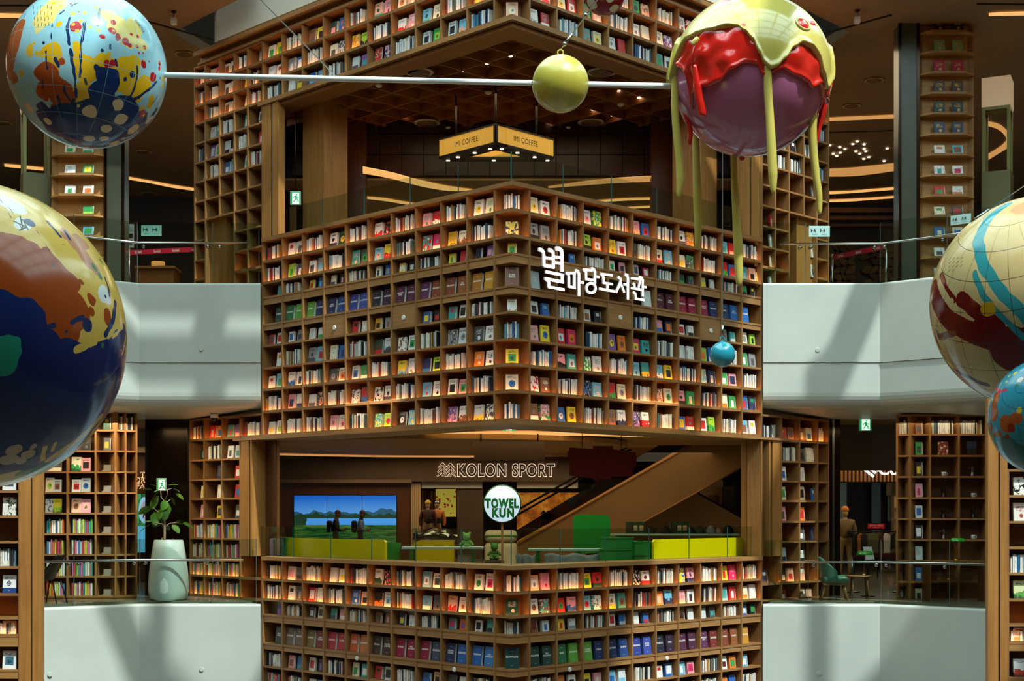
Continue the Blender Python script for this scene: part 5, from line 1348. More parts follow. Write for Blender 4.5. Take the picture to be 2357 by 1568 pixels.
# cabinets behind the upper left balustrade
cb = thing('reception_cabinet', 'wooden cabinet with a small table lamp behind the upper left glass', 'cabinet', W(360, 660, 33)); pbox('body', 312, 400, 616, 752, 33, .6, 'oak_panel', cb); pbox('counter_top', 310, 402, 612, 617, 32.9, .7, 'oak_shelf', cb)
mat('lamp_shade_warm', '#e8b070', .7, emit='#e09a50', estr=.55)
tl = thing('table_lamp', 'small lit drum lamp on the cabinet behind the upper left glass', 'lamp', W(364, 613, 33.2)); p = W(364, 617, 33.2); lathe('shade', [(.155, .0), (.155, .13), (.15, .14)], 'lamp_shade_warm', tl, p, 24); lathe('lamp_foot', [(.06, -.0), (.06, .01)], 'brass', tl, p, 16)
ps = thing('notice_board', 'white notice stand with printed panel behind the upper left glass', 'notice', W(299, 600, 29.6)); pbox('panel', 286, 308, 516, 570, 29.6, .02, 'white_plastic', ps); pbox('printed_header', 288, 306, 522, 531, 29.59, .01, 'plate_teal', ps); pbox('printed_block', 288, 306, 538, 548, 29.59, .01, 'steel', ps)
for yy in (553, 557, 561): pbox('text_line', 290, 304, yy, yy + 1.5, 29.59, .01, 'sign_black', ps)
tube('stand_pole', [W(297, 570, 29.65), Vector((W(297, 0, 29.65).x, 29.65, 6.0))], .02, 'steel', ps, 8)
# black chair at lower left
bc = thing('lounge_chair', 'black moulded chair behind the lower left glass', 'chair', W(125, 1395, 26.9)); fr = Frame(W(118, 0, 26.9).x, 26.9, -20); mat('chair_black', '#101114', .25)
v, f = [], []
for i in range(9):
    s = i / 8; zz = .42 + .5 * s ** 1.3 if s > .4 else .42; xx = -.28 + .62 * s if s < .45 else .0 + .30 * (s - .45) / .55
    for j in range(5): 
        q = (j - 2) / 2; v.append(fr.p(-.3 + .55 * s + .0, q * .24 * (1 - .45 * s * s), .40 + .48 * max(0, s - .35) ** 1.0 / .65 + .03 * q * q))
for i in range(8):
    for j in range(4): f.append((i * 5 + j, i * 5 + j + 1, (i + 1) * 5 + j + 1, (i + 1) * 5 + j))
o = link('seat_shell', raw_mesh('seat_shell', v, f, 'chair_black', True), bc); md = o.modifiers.new('thick', 'SOLIDIFY'); md.thickness = .03
for x, y in ((-.2, -.16), (-.2, .16), (.2, -.16), (.2, .16)): tube('leg', [fr.p(x * .6, y * .7, .42), fr.p(x * 1.2, y, 0)], .014, 'chair_black', bc, 6)
# dome cameras and small ceiling fittings under the balconies
def dome_cam(px, py, Y, label, top):
    p = W(px, py, Y); t = thing('dome_camera', label, 'camera', p, 'dome cameras'); lathe('housing', [(.075, -.02), (.085, .03), (.085, top)], 'white_plastic', t, p, 18); lathe('dome', [(.01, -.085), (.045, -.07), (.065, -.035), (.07, -.02)], 'black_metal', t, p, 18)
dome_cam(493, 960, 28.3, 'white dome camera under the upper left balcony', .06)
dome_cam(1846, 28, 28.0, 'white dome camera on the right brown ceiling', .06)

# leafy plant behind the café glass at the right
pp = W(1684, 530, 28.0); pt_ = thing('potted_plant', 'bushy green plant behind the glass right of the café column', 'plant', (pp.x, 28.0, 6.0)); lathe('pot', [(.16, 0), (.2, .5), (.19, .52), (.17, .5)], 'chair_black', pt_, (pp.x, 28.0, 6.0), 20)
random.seed(9)
for i in range(7):
    a = random.uniform(0, 6.28); tip = Vector((pp.x + .18 * math.cos(a), 28.0 + .15 * math.sin(a), 6.0 + random.uniform(.85, 1.25))); tube('stem', [(pp.x, 28.0, 6.45), ((pp.x + tip.x) / 2, (28.0 + tip.y) / 2, 6.45 + (tip.z - 6.45) * .6), tip], .008, 'bark', pt_, 5)
    for k in range(4): leaf(pt_, tip + Vector((random.uniform(-.08, .08), random.uniform(-.08, .08), random.uniform(-.2, .05))), random.uniform(.14, .2), random.uniform(0, 360), random.uniform(-40, 20), random.uniform(-30, 30), k % 2)
# ------------------------------------------------------------------ sportswear store seen through the portal
YS = 52.0
sf = sthing('wall_storefront', W(960, 1340, YS))
noisy('store_header', '#4a3a28', '#554330', .8, .7)
pbox('header', 600, 1330, 1040, 1109, YS, .4, 'store_header', sf); pbox('header_trim', 600, 948, 1104, 1112, YS - .1, .2, 'taupe_panel', sf)
pbox('wall_panel', 600, 945, 1111, 1360, YS + .25, .1, 'walnut', sf)
pbox('wall_panel', 945, 1740, 1111, 1360, YS + 5, .1, 'dark_wall', sf)
pbox('ceiling_strip', 970, 1110, 1109, 1124, YS + .3, .2, 'bulkhead_paint', sf); pbox('ceiling_strip', 1190, 1330, 1109, 1124, YS + .3, .2, 'bulkhead_paint', sf)
pbox('pier', 1052, 1112, 1124, 1360, YS + .4, .5, 'store_header', sf)
for i in range(5): pbox('slat', 946 + 4.6 * i, 949.6 + 4.6 * i, 1112, 1360, YS + .2, .1, 'ceiling_cream', sf)
for i in range(6): pbox('slat', 970 + 7 * i, 975 + 7 * i, 1128 + i, 1360, YS + 1.2 + .4 * i, .1, 'oak_column', sf)
mat('glow_white', '#fff2e0', .5, emit='#ffe0c0', estr=1.0)
ks = thing('store_sign', 'backlit store sign reading KOLON SPORT with tree emblem', 'sign', W(1140, 1095, YS)); frk = Frame(0, YS, 0)
a, b = W(1054, 1083, YS), W(1276, 1083, YS)
letters('letter_glow', 'KOLON SPORT', frk, (a.x + b.x) / 2, -.06, a.z, 'glow_white', ks, width=(b.x - a.x) * 1.012, height=.50, bold=.05, spacing=1.16); letters('letter', 'KOLON SPORT', frk, (a.x + b.x) / 2, -.12, a.z, 'sign_black', ks, width=b.x - a.x, height=.44, bold=.022, spacing=1.16)
def pine(px, py, s, m, y0, y1, nm, parent, w=.055, Y=YS, fr=None):
    c = W(px, py, Y); st = []
    st.append(([(c.x, c.z - .5 * s), (c.x, c.z + .42 * s)], w * s * 1.6))
    for k, (dz, hw) in enumerate(((.46, .30), (.16, .36), (-.14, .40))):
        for q in (-1, 1): st.append(([(c.x, c.z + dz * s), (c.x + q * hw * s, c.z + (dz - .36) * s)], w * s * 1.7))
    return link(nm, ribbon_mesh(nm, fr or frk, st, y0, y1, m), parent)
for px in (1019, 1037):
    pine(px, 1081 if px < 1030 else 1082, .5, 'glow_white', -.07, -.05, 'emblem_glow', ks, .066); pine(px, 1081 if px < 1030 else 1082, .48, 'sign_black', -.14, -.10, 'emblem_tree', ks, .045)
def pic_lake(N, x, z, o):
    n = lambda s, d=3.0: N.noise(N.scale(o, (1, 1, .35)), s, d)
    c = N.ramp(N.math('ADD', z, .5), [(.55, '#5aa0e0'), (.95, '#0f5fc0')])
    h1 = N.math('ADD', N.math('MULTIPLY', N.math('SUBTRACT', N.noise(N.scale(o, (1, 0, 0)), 4.0, 2.0), .5), .5), .19); c = N.mix(N.math('LESS_THAN', z, h1), c, rgb('#24506a'))
    h2 = N.math('ADD', N.math('MULTIPLY', N.math('SUBTRACT', N.noise(N.scale(o, (1.7, 0, 0)), 5.0, 2.0), .5), .3), .14); c = N.mix(N.math('LESS_THAN', z, h2), c, rgb('#16361f'))
    lake = N.math('MULTIPLY', N.math('LESS_THAN', z, .07), N.math('GREATER_THAN', x, N.math('ADD', -.44, N.math('MULTIPLY', N.noise(o, 6.0), .1)))); c = N.mix(lake, c, rgb('#3f8fe0'))
    g = N.ramp(N.noise(N.scale(o, (1, 1, 4)), 9.0, 5.0), [(.35, '#0c2a12'), (.5, '#1f5a26'), (.66, '#5a6a30')]); c = N.mix(N.math('LESS_THAN', z, -.06), c, g)
    seam = N.math('LESS_THAN', N.math('ABSOLUTE', N.math('SUBTRACT', N.math('ABSOLUTE', x), .167)), .0018); return N.mix(seam, c, (0.01, .01, .01, 1))
picture('screen_lake', pic_lake, .8)
t = thing('video_wall', 'wide lit video wall showing a lake and hills beside the store', 'screen', W(795, 1300, YS)); pbox('display', 677, 912, 1141, 1262, YS + .15, .02, 'screen_lake', t); pbox('bezel', 676, 913, 1140, 1263, YS + .17, .07, 'black_metal', t)
# two people walking past the video wall
def skin_body(name, verts, edges, radii, m, parent=None, sub=2):
    me = bpy.data.meshes.new(name); me.from_pydata(verts, edges, []); me.update(); me.materials.append(MATS[m])
    o = link(name, me, parent); md = o.modifiers.new('skin', 'SKIN')
    me.skin_vertices or None
    for i, r in enumerate(radii): me.skin_vertices[0].data[i].radius = (r, r) if not isinstance(r, tuple) else r
    me.skin_vertices[0].data[0].use_root = True
    s = o.modifiers.new('smooth', 'SUBSURF'); s.levels = sub; s.render_levels = sub
    md.use_smooth_shade = True
    return o
mat('skin', '#9a6a4c', .6); mat('cloth_black', '#15120f', .8); mat('cloth_blue', '#6f8fb0', .8); mat('cap_brown', '#4a2a1e', .8); mat('trousers', '#23232b', .8); mat('trousers_khaki', '#6a5a45', .8); mat('phone', '#101010', .2)
def person(px, Y, label, top, trouser, sleeve, phone=True, pack=True, h=1.75):
    X = W(px, 0, Y).x; k = h / 1.75; t = thing('person', label, 'person', (X, Y, 0), 'people by the video wall')
    P = lambda x, y, z: (X + x * k, Y + y * k, z * k)
    # body: pelvis, torso, neck, head, legs mid-stride (facing +x)
    V = [P(0, 0, .95), P(.01, 0, 1.12), P(.02, 0, 1.32), P(.03, 0, 1.45), P(.06, 0, 1.56), P(.07, 0, 1.64), P(.0, -.09, .88), P(.16, -.09, .5), P(.24, -.09, .08), P(.34, -.09, .04), P(0, .09, .88), P(-.06, .09, .5), P(-.22, .09, .12), P(-.14, .09, .04)]
    E = [(0, 1), (1, 2), (2, 3), (3, 4), (4, 5), (0, 6), (6, 7), (7, 8), (8, 9), (0, 10), (10, 11), (11, 12), (12, 13)]
    Rr = [.13, .125, .15, .085, .06, .07, .095, .068, .045, .04, .095, .068, .045, .04]
    skin_body('body', V, E, [r * k for r in Rr], trouser, t)
    # jacket with both sleeves, one piece
    V = [P(.0, 0, .97), P(.01, 0, 1.14), P(.02, 0, 1.33), P(.025, 0, 1.43), P(.02, -.17, 1.38), P(.06, -.21, 1.12), P(.22, -.16, 1.08), P(.02, .17, 1.38), P(.04, .21, 1.12), P(.2, .17, 1.04)]
    skin_body('jacket', V, [(0, 1), (1, 2), (2, 3), (2, 4), (4, 5), (5, 6), (2, 7), (7, 8), (8, 9)], [q * k for q in (.15, .14, .165, .09, .08, .058, .05, .08, .058, .05)], top, t)
    # head with face, ears and hair
    hc = Vector(P(.085, 0, 1.635)); hm = sphere_mesh('head', 1.0, 'skin', 20, 14)
    for v in hm.vertices:
        x, y, z = v.co; s = 1.0
        if z < -.2: s = 1 - .28 * (-z - .2)
        nose = .22 * math.exp(-((z + .12) ** 2 / .025 + y * y / .02)) if x > 0 else 0; mouth = .06 * math.exp(-((z + .5) ** 2 / .01 + y * y / .06)) if x > 0 else 0; eye = -.07 * math.exp(-((z - .05) ** 2 / .01 + (abs(y) - .35) ** 2 / .02)) if x > 0 else 0
        ear = .18 * math.exp(-((x) ** 2 / .02 + z * z / .04)) * (1 if y > 0 else -1) if abs(y) > .6 else 0
        v.co = Vector(((x * s + nose + mouth + eye) * .098, (y * s * .8 + ear) * .098, z * .125)) * k
    link('head', hm, t, hc)
    cm = sphere_mesh('cap', 1.0, 'cap_brown' if pack else 'cloth_black', 20, 10)
    for v in cm.vertices:
        x, y, z = v.co; v.co = Vector((x * .11, y * .095, max(z, -.05) * .12 + .02)) * k
    link('cap', cm, t, hc + Vector((-.005, 0, .02)))
    slab('cap_brim', Frame(hc.x, hc.y, 0), [(.07, hc.z + .035), (.17, hc.z + .015), (.17, hc.z + .025), (.07, hc.z + .05)], -.07, .07, 'cap_brown', t)
    for yy, a in ((-.15, P(.24, -.16, 1.08)), (.16, P(.22, .17, 1.04))):
        a = Vector(a); d = Vector((.08, -yy * .3, .03)) * k
        Vh = [a, a + d * .55, a + d]; Eh = [(0, 1), (1, 2)]; rad = [.032, .038, .03]
        for j, q in enumerate((-.03, -.01, .01, .03)):
            n0 = len(Vh); tip = a + d + Vector((.05 - .008 * abs(j - 1.5), q, .015)); Vh += [a + d + Vector((.02, q, .005)), tip, tip + Vector((-.012, 0, .03))]; Eh += [(2, n0), (n0, n0 + 1), (n0 + 1, n0 + 2)]; rad += [.0095, .009, .008]
        n0 = len(Vh); Vh += [a + d * .6 + Vector((.0, (.035 if yy < 0 else -.035), .03)), a + d + Vector((.01, (.03 if yy < 0 else -.03), .05))]; Eh += [(1, n0), (n0, n0 + 1)]; rad += [.011, .009]
        skin_body('hand', [tuple(q) for q in Vh], Eh, [q * k for q in rad], 'skin', t, 1)
    if pack: rounded('backpack', Frame(X, Y, 0), -.3 * k, -.12 * k, -.15 * k, .15 * k, 1.0 * k, 1.42 * k, 'cloth_black', t, .06)
    return t
def handset(p, label): tag(rounded('phone', FF, p.x - .005, p.x + .006, p.y - .036, p.y + .036, p.z - .07, p.z + .07, 'phone', None, .004, 1), label, 'phone', 'phones')
p1 = person(772, 50.2, 'person in black vest and dark cap walking past the video wall', 'cloth_black', 'trousers_khaki', 'skin'); p2 = person(829, 50.2, 'person in pale blue jacket and cap with backpack by the video wall', 'cloth_blue', 'trousers', 'cloth_blue')
for px in (772, 829): handset(Vector((W(px, 0, 50.2).x + .375, 50.2 - .1, 1.14)), 'dark phone held by the person in %s' % ('black vest' if px < 800 else 'pale blue jacket'))
# mannequins, props and posters of the store
mat('mannequin', '#b99a6e', .5); mat('jacket_multi', '#c0702a', .7); mat('jacket_yellow', '#c9a63a', .7); mat('foil', '#8a8f8c', .12, 1.0); mat('jacket_camo', '#7d6440', .8)
def mannequin(px, Y, label, m1, m2, base=0.0, h=1.8):
    X = W(px, 0, Y).x; t = thing('mannequin', label, 'mannequin', (X, Y, base), 'store mannequins'); k = h / 1.8; P = lambda x, y, z: (X + x * k, Y + y * k, base + z * k)
    skin_body('figure', [P(0, 0, .95), P(0, 0, 1.2), P(0, 0, 1.4), P(0, 0, 1.50), P(0, -.01, 1.60), P(-.1, 0, .85), P(-.12, 0, .45), P(-.13, -.02, .03), P(.1, 0, .85), P(.12, 0, .45), P(.13, -.02, .03)], [(0, 1), (1, 2), (2, 3), (3, 4), (0, 5), (5, 6), (6, 7), (0, 8), (8, 9), (9, 10)], [q * k for q in (.13, .13, .14, .055, .055, .09, .065, .05, .09, .065, .05)], 'mannequin', t)
    skin_body('jacket', [P(0, 0, .92), P(0, 0, 1.2), P(0, 0, 1.38), P(0, 0, 1.5), P(-.2, 0, 1.4), P(-.27, 0, 1.12), P(-.25, -.04, .88), P(.2, 0, 1.4), P(.27, 0, 1.12), P(.25, -.04, .88)], [(0, 1), (1, 2), (2, 3), (2, 4), (4, 5), (5, 6), (2, 7), (7, 8), (8, 9)], [q * k for q in (.17, .17, .18, .09, .1, .075, .06, .1, .075, .06)], m1, t)
    c = sphere_mesh('cap', 1.0, m2, 16, 10)
    for v in c.vertices: v.co = Vector((v.co.x * .11, v.co.y * .12, max(v.co.z, -.1) * .13)) * k
    lathe('stand', [(.2, 0), (.2, base + .02)], 'foil', t, (X, Y, 0), 20) if base > .1 else None
    hd = sphere_mesh('head', 1.0, 'mannequin', 18, 12)
    for v in hd.vertices: v.co = Vector((v.co.x * .085, v.co.y * .1, v.co.z * .125)) * k
    link('head', hd, t, P(0, -.01, 1.66))
    link('cap', c, t, P(0, 0, 1.72)); rounded('pouch', Frame(X, Y - .19 * k, 0), .02, .2 * k, -.04, .06, base + 1.0 * k, base + 1.2 * k, 'cloth_black', t, .03)
mannequin(985, 50.6, 'left mannequin in a dark patterned jacket inside the tree emblem store', 'cap_brown', 'jacket_yellow', .35, 1.75); mannequin(1006, 50.9, 'right mannequin in an orange and yellow jacket inside the tree emblem store', 'jacket_multi', 'foil', .35, 1.75)
bm = bmesh.new(); bmesh.ops.create_icosphere(bm, subdivisions=3, radius=1.0)
for v in bm.verts:
    n_ = mnoise.noise(v.co * 2.3); v.co *= 1 + .25 * n_; v.co = Vector((v.co.x * .78, v.co.y * .5, v.co.z * .3))
me = bpy.data.meshes.new('foil_rock'); bm.to_mesh(me); bm.free(); me.materials.append(MATS['foil']); tag(link('foil_rock', me, None, W(1002, 1236, 50.2)), 'crumpled silver foil rock under the store mannequins', 'rock')
def pic_spots(N, x, z, o):
    vo = N.new('TexVoronoi'); N.put(vo.inputs['Vector'], N.scale(o, (1, 0, 1.4))); vo.inputs['Scale'].default_value = 5.0
    return N.mix(N.math('LESS_THAN', vo.outputs['Distance'], .3), rgb('#d8c84a'), rgb('#a8201c'))
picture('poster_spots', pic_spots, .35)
t = thing('store_poster', 'yellow poster with red spots inside the store', 'poster', W(1026, 1190, YS + 2)); pbox('print', 1003, 1050, 1126, 1190, YS + 2, .05, 'poster_spots', t)
def pic_autumn(N, x, z, o): return N.ramp(N.noise(N.scale(o, (1.6, 1, .7)), 6.0, 6.0, .65), [(.3, '#3a1a08'), (.48, '#a85a14'), (.6, '#d08a2a'), (.72, '#4a2a10')])
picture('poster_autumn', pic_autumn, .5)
t = thing('photo_wall', 'orange autumn photograph wall behind the escalator', 'photo wall', W(1270, 1260, 50)); pbox('print', 1190, 1440, 1134, 1262, 50, .05, 'poster_autumn', t); pbox('top_rail', 1190, 1440, 1125, 1134, 49.95, .12, 'black_metal', t)
for px in (1251, 1262): pine(px, 1186, .34, 'title_white', -.02, 0.0, 'emblem_outline', t, .1, 49.8, Frame(0, 49.8, 0)); pine(px, 1186, .31, 'sign_black', -.05, -.03, 'emblem_tree', t, .07, 49.8, Frame(0, 49.8, 0))
# ceiling coves of the middle storey, hanging boards, exit sign
zmc = 3.70
cove2('light_cove', [(850, 1002), (940, 998), (1040, 995), (1177, 993), (1320, 994), (1420, 997), (1500, 1004)], [(850, 1004), (940, 1003), (1040, 1002), (1177, 1001), (1320, 1002), (1420, 1004), (1500, 1006)], zmc, 'cove_light', 'long glowing cove just behind the middle bookcase')
cove2('light_cove', [(630, 1016), (660, 1018), (700, 1026), (755, 1036)], [(630, 1030), (670, 1031), (715, 1034), (757, 1038)], zmc, 'cove_soft', 'wedge-shaped glowing cove at the left of the store ceiling')
cove2('light_cove', [(620, 1044), (760, 1047), (900, 1049.5), (1095, 1050)], [(620, 1047), (760, 1050), (900, 1052), (1095, 1052.5)], zmc, 'cove_soft', 'thin glowing line above the store header')
v = [(W(x, y, YY).x, W(x, y, YY).y) for x, y, YY in ()]
rg = []
for k in range(28):
    a = 2 * math.pi * k / 28; rg.append((-1.9 + 5.2 * math.cos(a), 41.0 + 5.0 * math.sin(a)))
struct(prism('ceiling_raft', rg, zmc - .14, zmc - .005, 'ceiling_cream'))
hb = thing('hanging_board', 'plain brown hanging board above the store sign', 'board', W(1172, 1060, 36)); pbox('panel', 1091, 1254, 1017, 1060, 36, .12, 'hang_brown' if 'hang_brown' in MATS else 'store_header', hb)
for px in (1107, 1238): tube('hanger_rod', [W(px, 1017, 36.06), Vector((W(px, 0, 36.06).x, 36.06, 3.72))], .02, 'sign_black', hb, 6)
mat('board_maroon', '#7a0c18', .6)
sb = thing('speech_board', 'dark maroon jagged speech-bubble board hanging before the escalator', 'board', W(1385, 1105, 34)); fq = Frame(0, 34, 0)
pts = [(1311, 1030), (1365, 1034), (1365, 1027), (1412, 1027), (1410, 1034), (1463, 1042), (1463, 1050), (1467, 1051), (1463, 1075), (1459, 1076), (1455, 1097), (1408, 1097), (1407, 1104), (1376, 1105), (1377, 1118), (1366, 1103), (1366, 1101), (1311, 1095), (1311, 1066), (1307, 1065), (1305.5, 1039), (1311, 1037)]
slab('panel', fq, [(W(x, y, 34).x, W(x, y, 34).z) for x, y in pts][::-1], 0, .05, 'board_maroon', sb)
for px in (1340, 1430): tube('hanger_wire', [W(px, 1032, 34.02), Vector((W(px, 0, 34.02).x, 34.02, 3.72))], .008, 'sign_black', sb, 5)
ex = thing('exit_sign', 'small lit green exit sign hanging under the bookcase corner', 'exit sign', W(1171, 991, 25), 'green exit signs'); pbox('housing', 1157, 1187, 982, 991.5, 25.2, .06, 'exit_green', ex); pbox('white_arrow_panel', 1166, 1178, 982.5, 991, 25.19, .01, 'exit_white', ex)
# escalator
noisy('escalator_clad', '#8c6632', '#976f38', .7, .55); mat('edge_bronze', '#b07a45', .35, .5)
YE = 43.0; fe = Frame(0, YE, 0); E2 = lambda pts: [(W(x, y, YE).x, W(x, y, YE).z) for x, y in pts]
es = thing('escalator', 'brown clad escalator rising to the right inside the portal', 'escalator', W(1300, 1290, YE))
slab('cladding', fe, E2([(1110, 1300), (1612, 1011), (1740, 1011), (1740, 1059), (1478, 1203), (1310, 1300)])[::-1], 0, 1.4, 'escalator_clad', es)
tube('upper_trim', [W(1120, 1294, YE), W(1612, 1011, YE)], .06, 'edge_bronze', es, 8); tube('lower_trim', [W(1330, 1286, YE), W(1740, 1058, YE)], .025, 'edge_bronze', es, 8)
glass('escalator_glass', '#6a5a48', .10)
slab('glass_panel', fe, E2([(1110, 1290), (1110, 1268), (1545, 1008), (1612, 1008), (1612, 1012)])[::-1], .1, .13, 'escalator_glass', es)
tube('handrail', [W(1190, 1175, YE + 1.6), W(1300, 1112, YE + 1.6), W(1480, 1008, YE + 1.6)], .035, 'black_metal', es, 8); tube('handrail', [W(1190, 1186, YE + 3), W(1310, 1118, YE + 3), W(1490, 1012, YE + 3)], .035, 'black_metal', es, 8)
es2 = thing('escalator', 'lower brown escalator side sloping down to the right under the first', 'escalator', W(1600, 1290, YE + 2)); fe2 = Frame(0, YE + 2, 0)
slab('cladding', fe2, [(W(x, y, YE + 2).x, W(x, y, YE + 2).z) for x, y in ([(1360, 1310), (1360, 1270), (1606, 1135), (1740, 1210), (1740, 1310)])][::-1], 0, .6, 'escalator_clad', es2)
tube('edge_trim', [W(1606, 1135, YE + 2), W(1740, 1210, YE + 2)], .03, 'black_metal', es2, 6)
t = thing('store_fixture', 'pale lit wall units behind the escalators', 'wall unit', W(1660, 1200, 48)); pbox('lit_panel', 1612, 1664, 1105, 1299, 48, .1, 'glow_dim' if 'glow_dim' in MATS else 'ceiling_cream', t)
for px in (1632, 1645): pbox('shelf_post', px, px + 5, 1140, 1180, 47.9, .1, 'oak_panel', t)
pbox('glass_screen', 1662, 1690, 1120, 1190, 47.5, .05, 'dark_bronze', t)
# second store at the right
YQ = 40.0
w2 = sthing('wall_store_right', W(2000, 1390, YQ)); pbox('wall_panel', 1900, 2110, 1080, 1390, YQ + 6, .1, 'dark_wall', w2)
f3 = Frame(W(2008, 0, 33).x, 33.0, 0)
for px0, px1, dy in ((1934, 2008, .0), (2008, 2080, -.15)): 
    a, b = W(px0, 1083, 33), W(px1, 966, 33); v_ = Vector((b.x - a.x, dy, 0)); frq = Frame(a.x, 33.0 - (dy if px0 < 2000 else 0), math.degrees(math.atan2(dy if px0 < 2000 else -dy, b.x - a.x)))
    box('bulkhead', frq, 0, v_.length, 0, .2, a.z, b.z + .2, 'taupe_panel', w2)
for i in range(16): pbox('timber_fin', 1936 + 8.9 * i, 1940.5 + 8.9 * i, 1060, 1109, 38.5, .15, 'walnut_fin' if 'walnut_fin' in MATS else 'oak_panel', w2)
pbox('window_strip', 1934, 1949, 1112, 1195, YQ + 5.8, .05, 'window_day' if 'window_day' in MATS else 'plate_teal', w2); pbox('window_strip', 2044, 2052, 1143, 1200, YQ + 5.8, .05, 'window_day' if 'window_day' in MATS else 'plate_teal', w2); pbox('pier', 2006, 2027, 1112, 1260, YQ + 5.7, .1, 'stone_green', w2); pbox('pier', 2041, 2075, 1112, 1142, YQ + 5.6, .1, 'ceiling_cream', w2); pbox('pier', 2052, 2060, 1112, 1260, YQ + 5.6, .1, 'ceiling_cream', w2)
cs = thing('store_sign', 'white glowing store sign Columbia half hidden by the brown bulkhead', 'sign', W(2030, 1095, 38)); frc = Frame(0, 38.2, 0); a, b = W(2022, 1084, 38.2), W(2108, 1084, 38.2)
mat('glow_strong', '#ffffff', .5, emit='#fff2f2', estr=2.2)
letters('letter', 'Columbia', frc, (a.x + b.x) / 2 + .35, 0, a.z + .04, 'glow_strong', cs, width=(b.x - a.x) * 1.7, height=.30, bold=.02)
for i, (dx, dz) in enumerate(((-.16, .06), (-.06, -.02), (.04, -.1), (.0, .07), (.1, .0), (.18, .06), (-.02, .15), (.08, .15))):
    c = W(2004, 1086, 38.2); link('emblem_bar', ribbon_mesh('emblem_bar', frc, [([(c.x + dx - .05, c.z + dz + .05), (c.x + dx + .04, c.z + dz - .04)], .065)], 0, .02, 'glow_strong'), cs)
mannequin(1945, 38.0, 'mannequin in a brown camouflage jacket at the right store entrance', 'jacket_camo', 'jacket_multi', .05, 1.78)
mat('price_red', '#9a0c1c', .5, emit='#8a0a18', estr=.4)
t = thing('price_sign', 'red sign reading SPECIAL PRICE above the clothes rack', 'sign', W(2017, 1217, 37.8)); pbox('board', 1998, 2036, 1206, 1217, 37.8, .03, 'price_red', t); pbox('backing', 1996, 2039, 1205, 1220, 37.84, .03, 'black_metal', t)
a, b = W(2002, 1210, 37.79), W(2032, 1210, 37.79); text('lettering', 'SPECIAL PRICE', Frame(0, 37.79, 0), (a.x + b.x) / 2, 0, a.z, 'title_white', t, width=b.x - a.x, height=.04); text('lettering', 'UP TO 40%', Frame(0, 37.79, 0), (a.x + b.x) / 2, 0, a.z - .055, 'title_white', t, width=.16, height=.022)
tube('stand', [W(2017, 1220, 37.86), W(2017, 1290, 37.86)], .012, 'black_metal', t, 6)
t = thing('clothes_rack', 'black clothes rack at the right store entrance', 'rack', W(2020, 1290, 37.6)); tube('rail', [W(1965, 1224, 37.6), W(2076, 1224, 37.6)], .015, 'black_metal', t, 6)
for px in (1966, 2020, 2075): tube('upright', [W(px, 1224, 37.6), Vector((W(px, 0, 37.6).x, 37.6, .0))], .015, 'black_metal', t, 6)
random.seed(3)
for i, (px, m) in enumerate(((1972, 'cloth_black'), (1980, 'jacket_multi'), (1988, 'trousers'), (1996, 'jacket_camo'), (2003, 'olive_panel'), (2012, 'olive_panel'), (2022, 'trousers_khaki'), (2030, 'cap_brown'), (2040, 'paper'), (2048, 'jacket_camo'), (2056, 'cloth_black'), (2066, 'olive_panel'))):
    a = W(px - 7, 1250, 37.6); b = W(px + 7, 1228, 37.6); g = thing('hanging_jacket', '%s jacket hanging on the clothes rack' % (ORD[i] + ' from left'), 'jacket', W(px, 1226, 37.6), 'jackets on the clothes rack')
    slab('garment', Frame(0, 37.6, 0), [(a.x, a.z - .3), (b.x, a.z - .3), (b.x + .01, b.z - .06), (b.x - .06, b.z), (a.x + .06, b.z), (a.x - .01, b.z - .06)], -.05 - .01 * (i % 3), .05, m, g); tube('hanger', [W(px, 1229, 37.6), W(px, 1223, 37.6)], .008, 'steel', g, 5)
t = thing('cap_shelf', 'pale shelf of caps at the right store entrance', 'shelf', W(2068, 1210, 39)); pbox('back_board', 2059, 2078, 1143, 1222, 39.3, .05, 'glow_dim' if 'glow_dim' in MATS else 'ceiling_cream', t)
for py in (1168, 1194, 1220): pbox('shelf_board', 2059, 2078, py, py + 2, 39.0, .3, 'oak_light', t)
for i, py in enumerate((1166, 1192, 1218)):
    c = sphere_mesh('cap', 1.0, 'cloth_black', 14, 8)
    for v in c.vertices: v.co = Vector((v.co.x * .09, v.co.y * .1, max(v.co.z, 0) * .1))
    tag(link('cap', c, None, W(2070, py + 2, 39.12)), 'black cap on the pale shelf at the right, %s board' % ORD[i], 'cap', 'caps on the pale shelf')
# ------------------------------------------------------------------ pop-up shop on the corner: counters, crates, tables, round sign
mat('yellow_gloss', '#e6d200', .25, coat=.3); mat('green_gloss', '#0c7a2a', .3, coat=.2); mat('green_crate', '#12873c', .45); mat('bench_yellow', '#d8c60c', .3)
def rrect(x0, x1, z0, z1, r, n=4):
    out = []
    for cx, cz, a0 in ((x1 - r, z0 + r, -90), (x1 - r, z1 - r, 0), (x0 + r, z1 - r, 90), (x0 + r, z0 + r, 180)):
        for k in range(n + 1):
            a = math.radians(a0 + 90 * k / n); out.append((cx + r * math.cos(a), cz + r * math.sin(a)))
    return out
def counter(fr, px0, px1, py, y, label, m='yellow_gloss', depth=.42):
    x0, z = fr.hit(px0, py, y); x1, z1 = fr.hit(px1, py, y); x0, x1 = min(x0, x1), max(x0, x1)
    t = thing('counter', label, 'counter', fr.p((x0 + x1) / 2, y, 0), 'yellow counters'); slab('front_panel', fr, rrect(x0, x1, 0.0, z, .06), y, y + .05, m, t)
    box('body', fr, x0 + .05, x1 - .05, y + .055, y + depth, 0, z - .06, 'green_gloss', t); return x0, x1, z
counter(FL, 662, 886, 1238.5, .62, 'glossy yellow counter behind the left glass'); counter(FR, 1505, 1724, 1242, .62, 'glossy yellow counter behind the right glass')
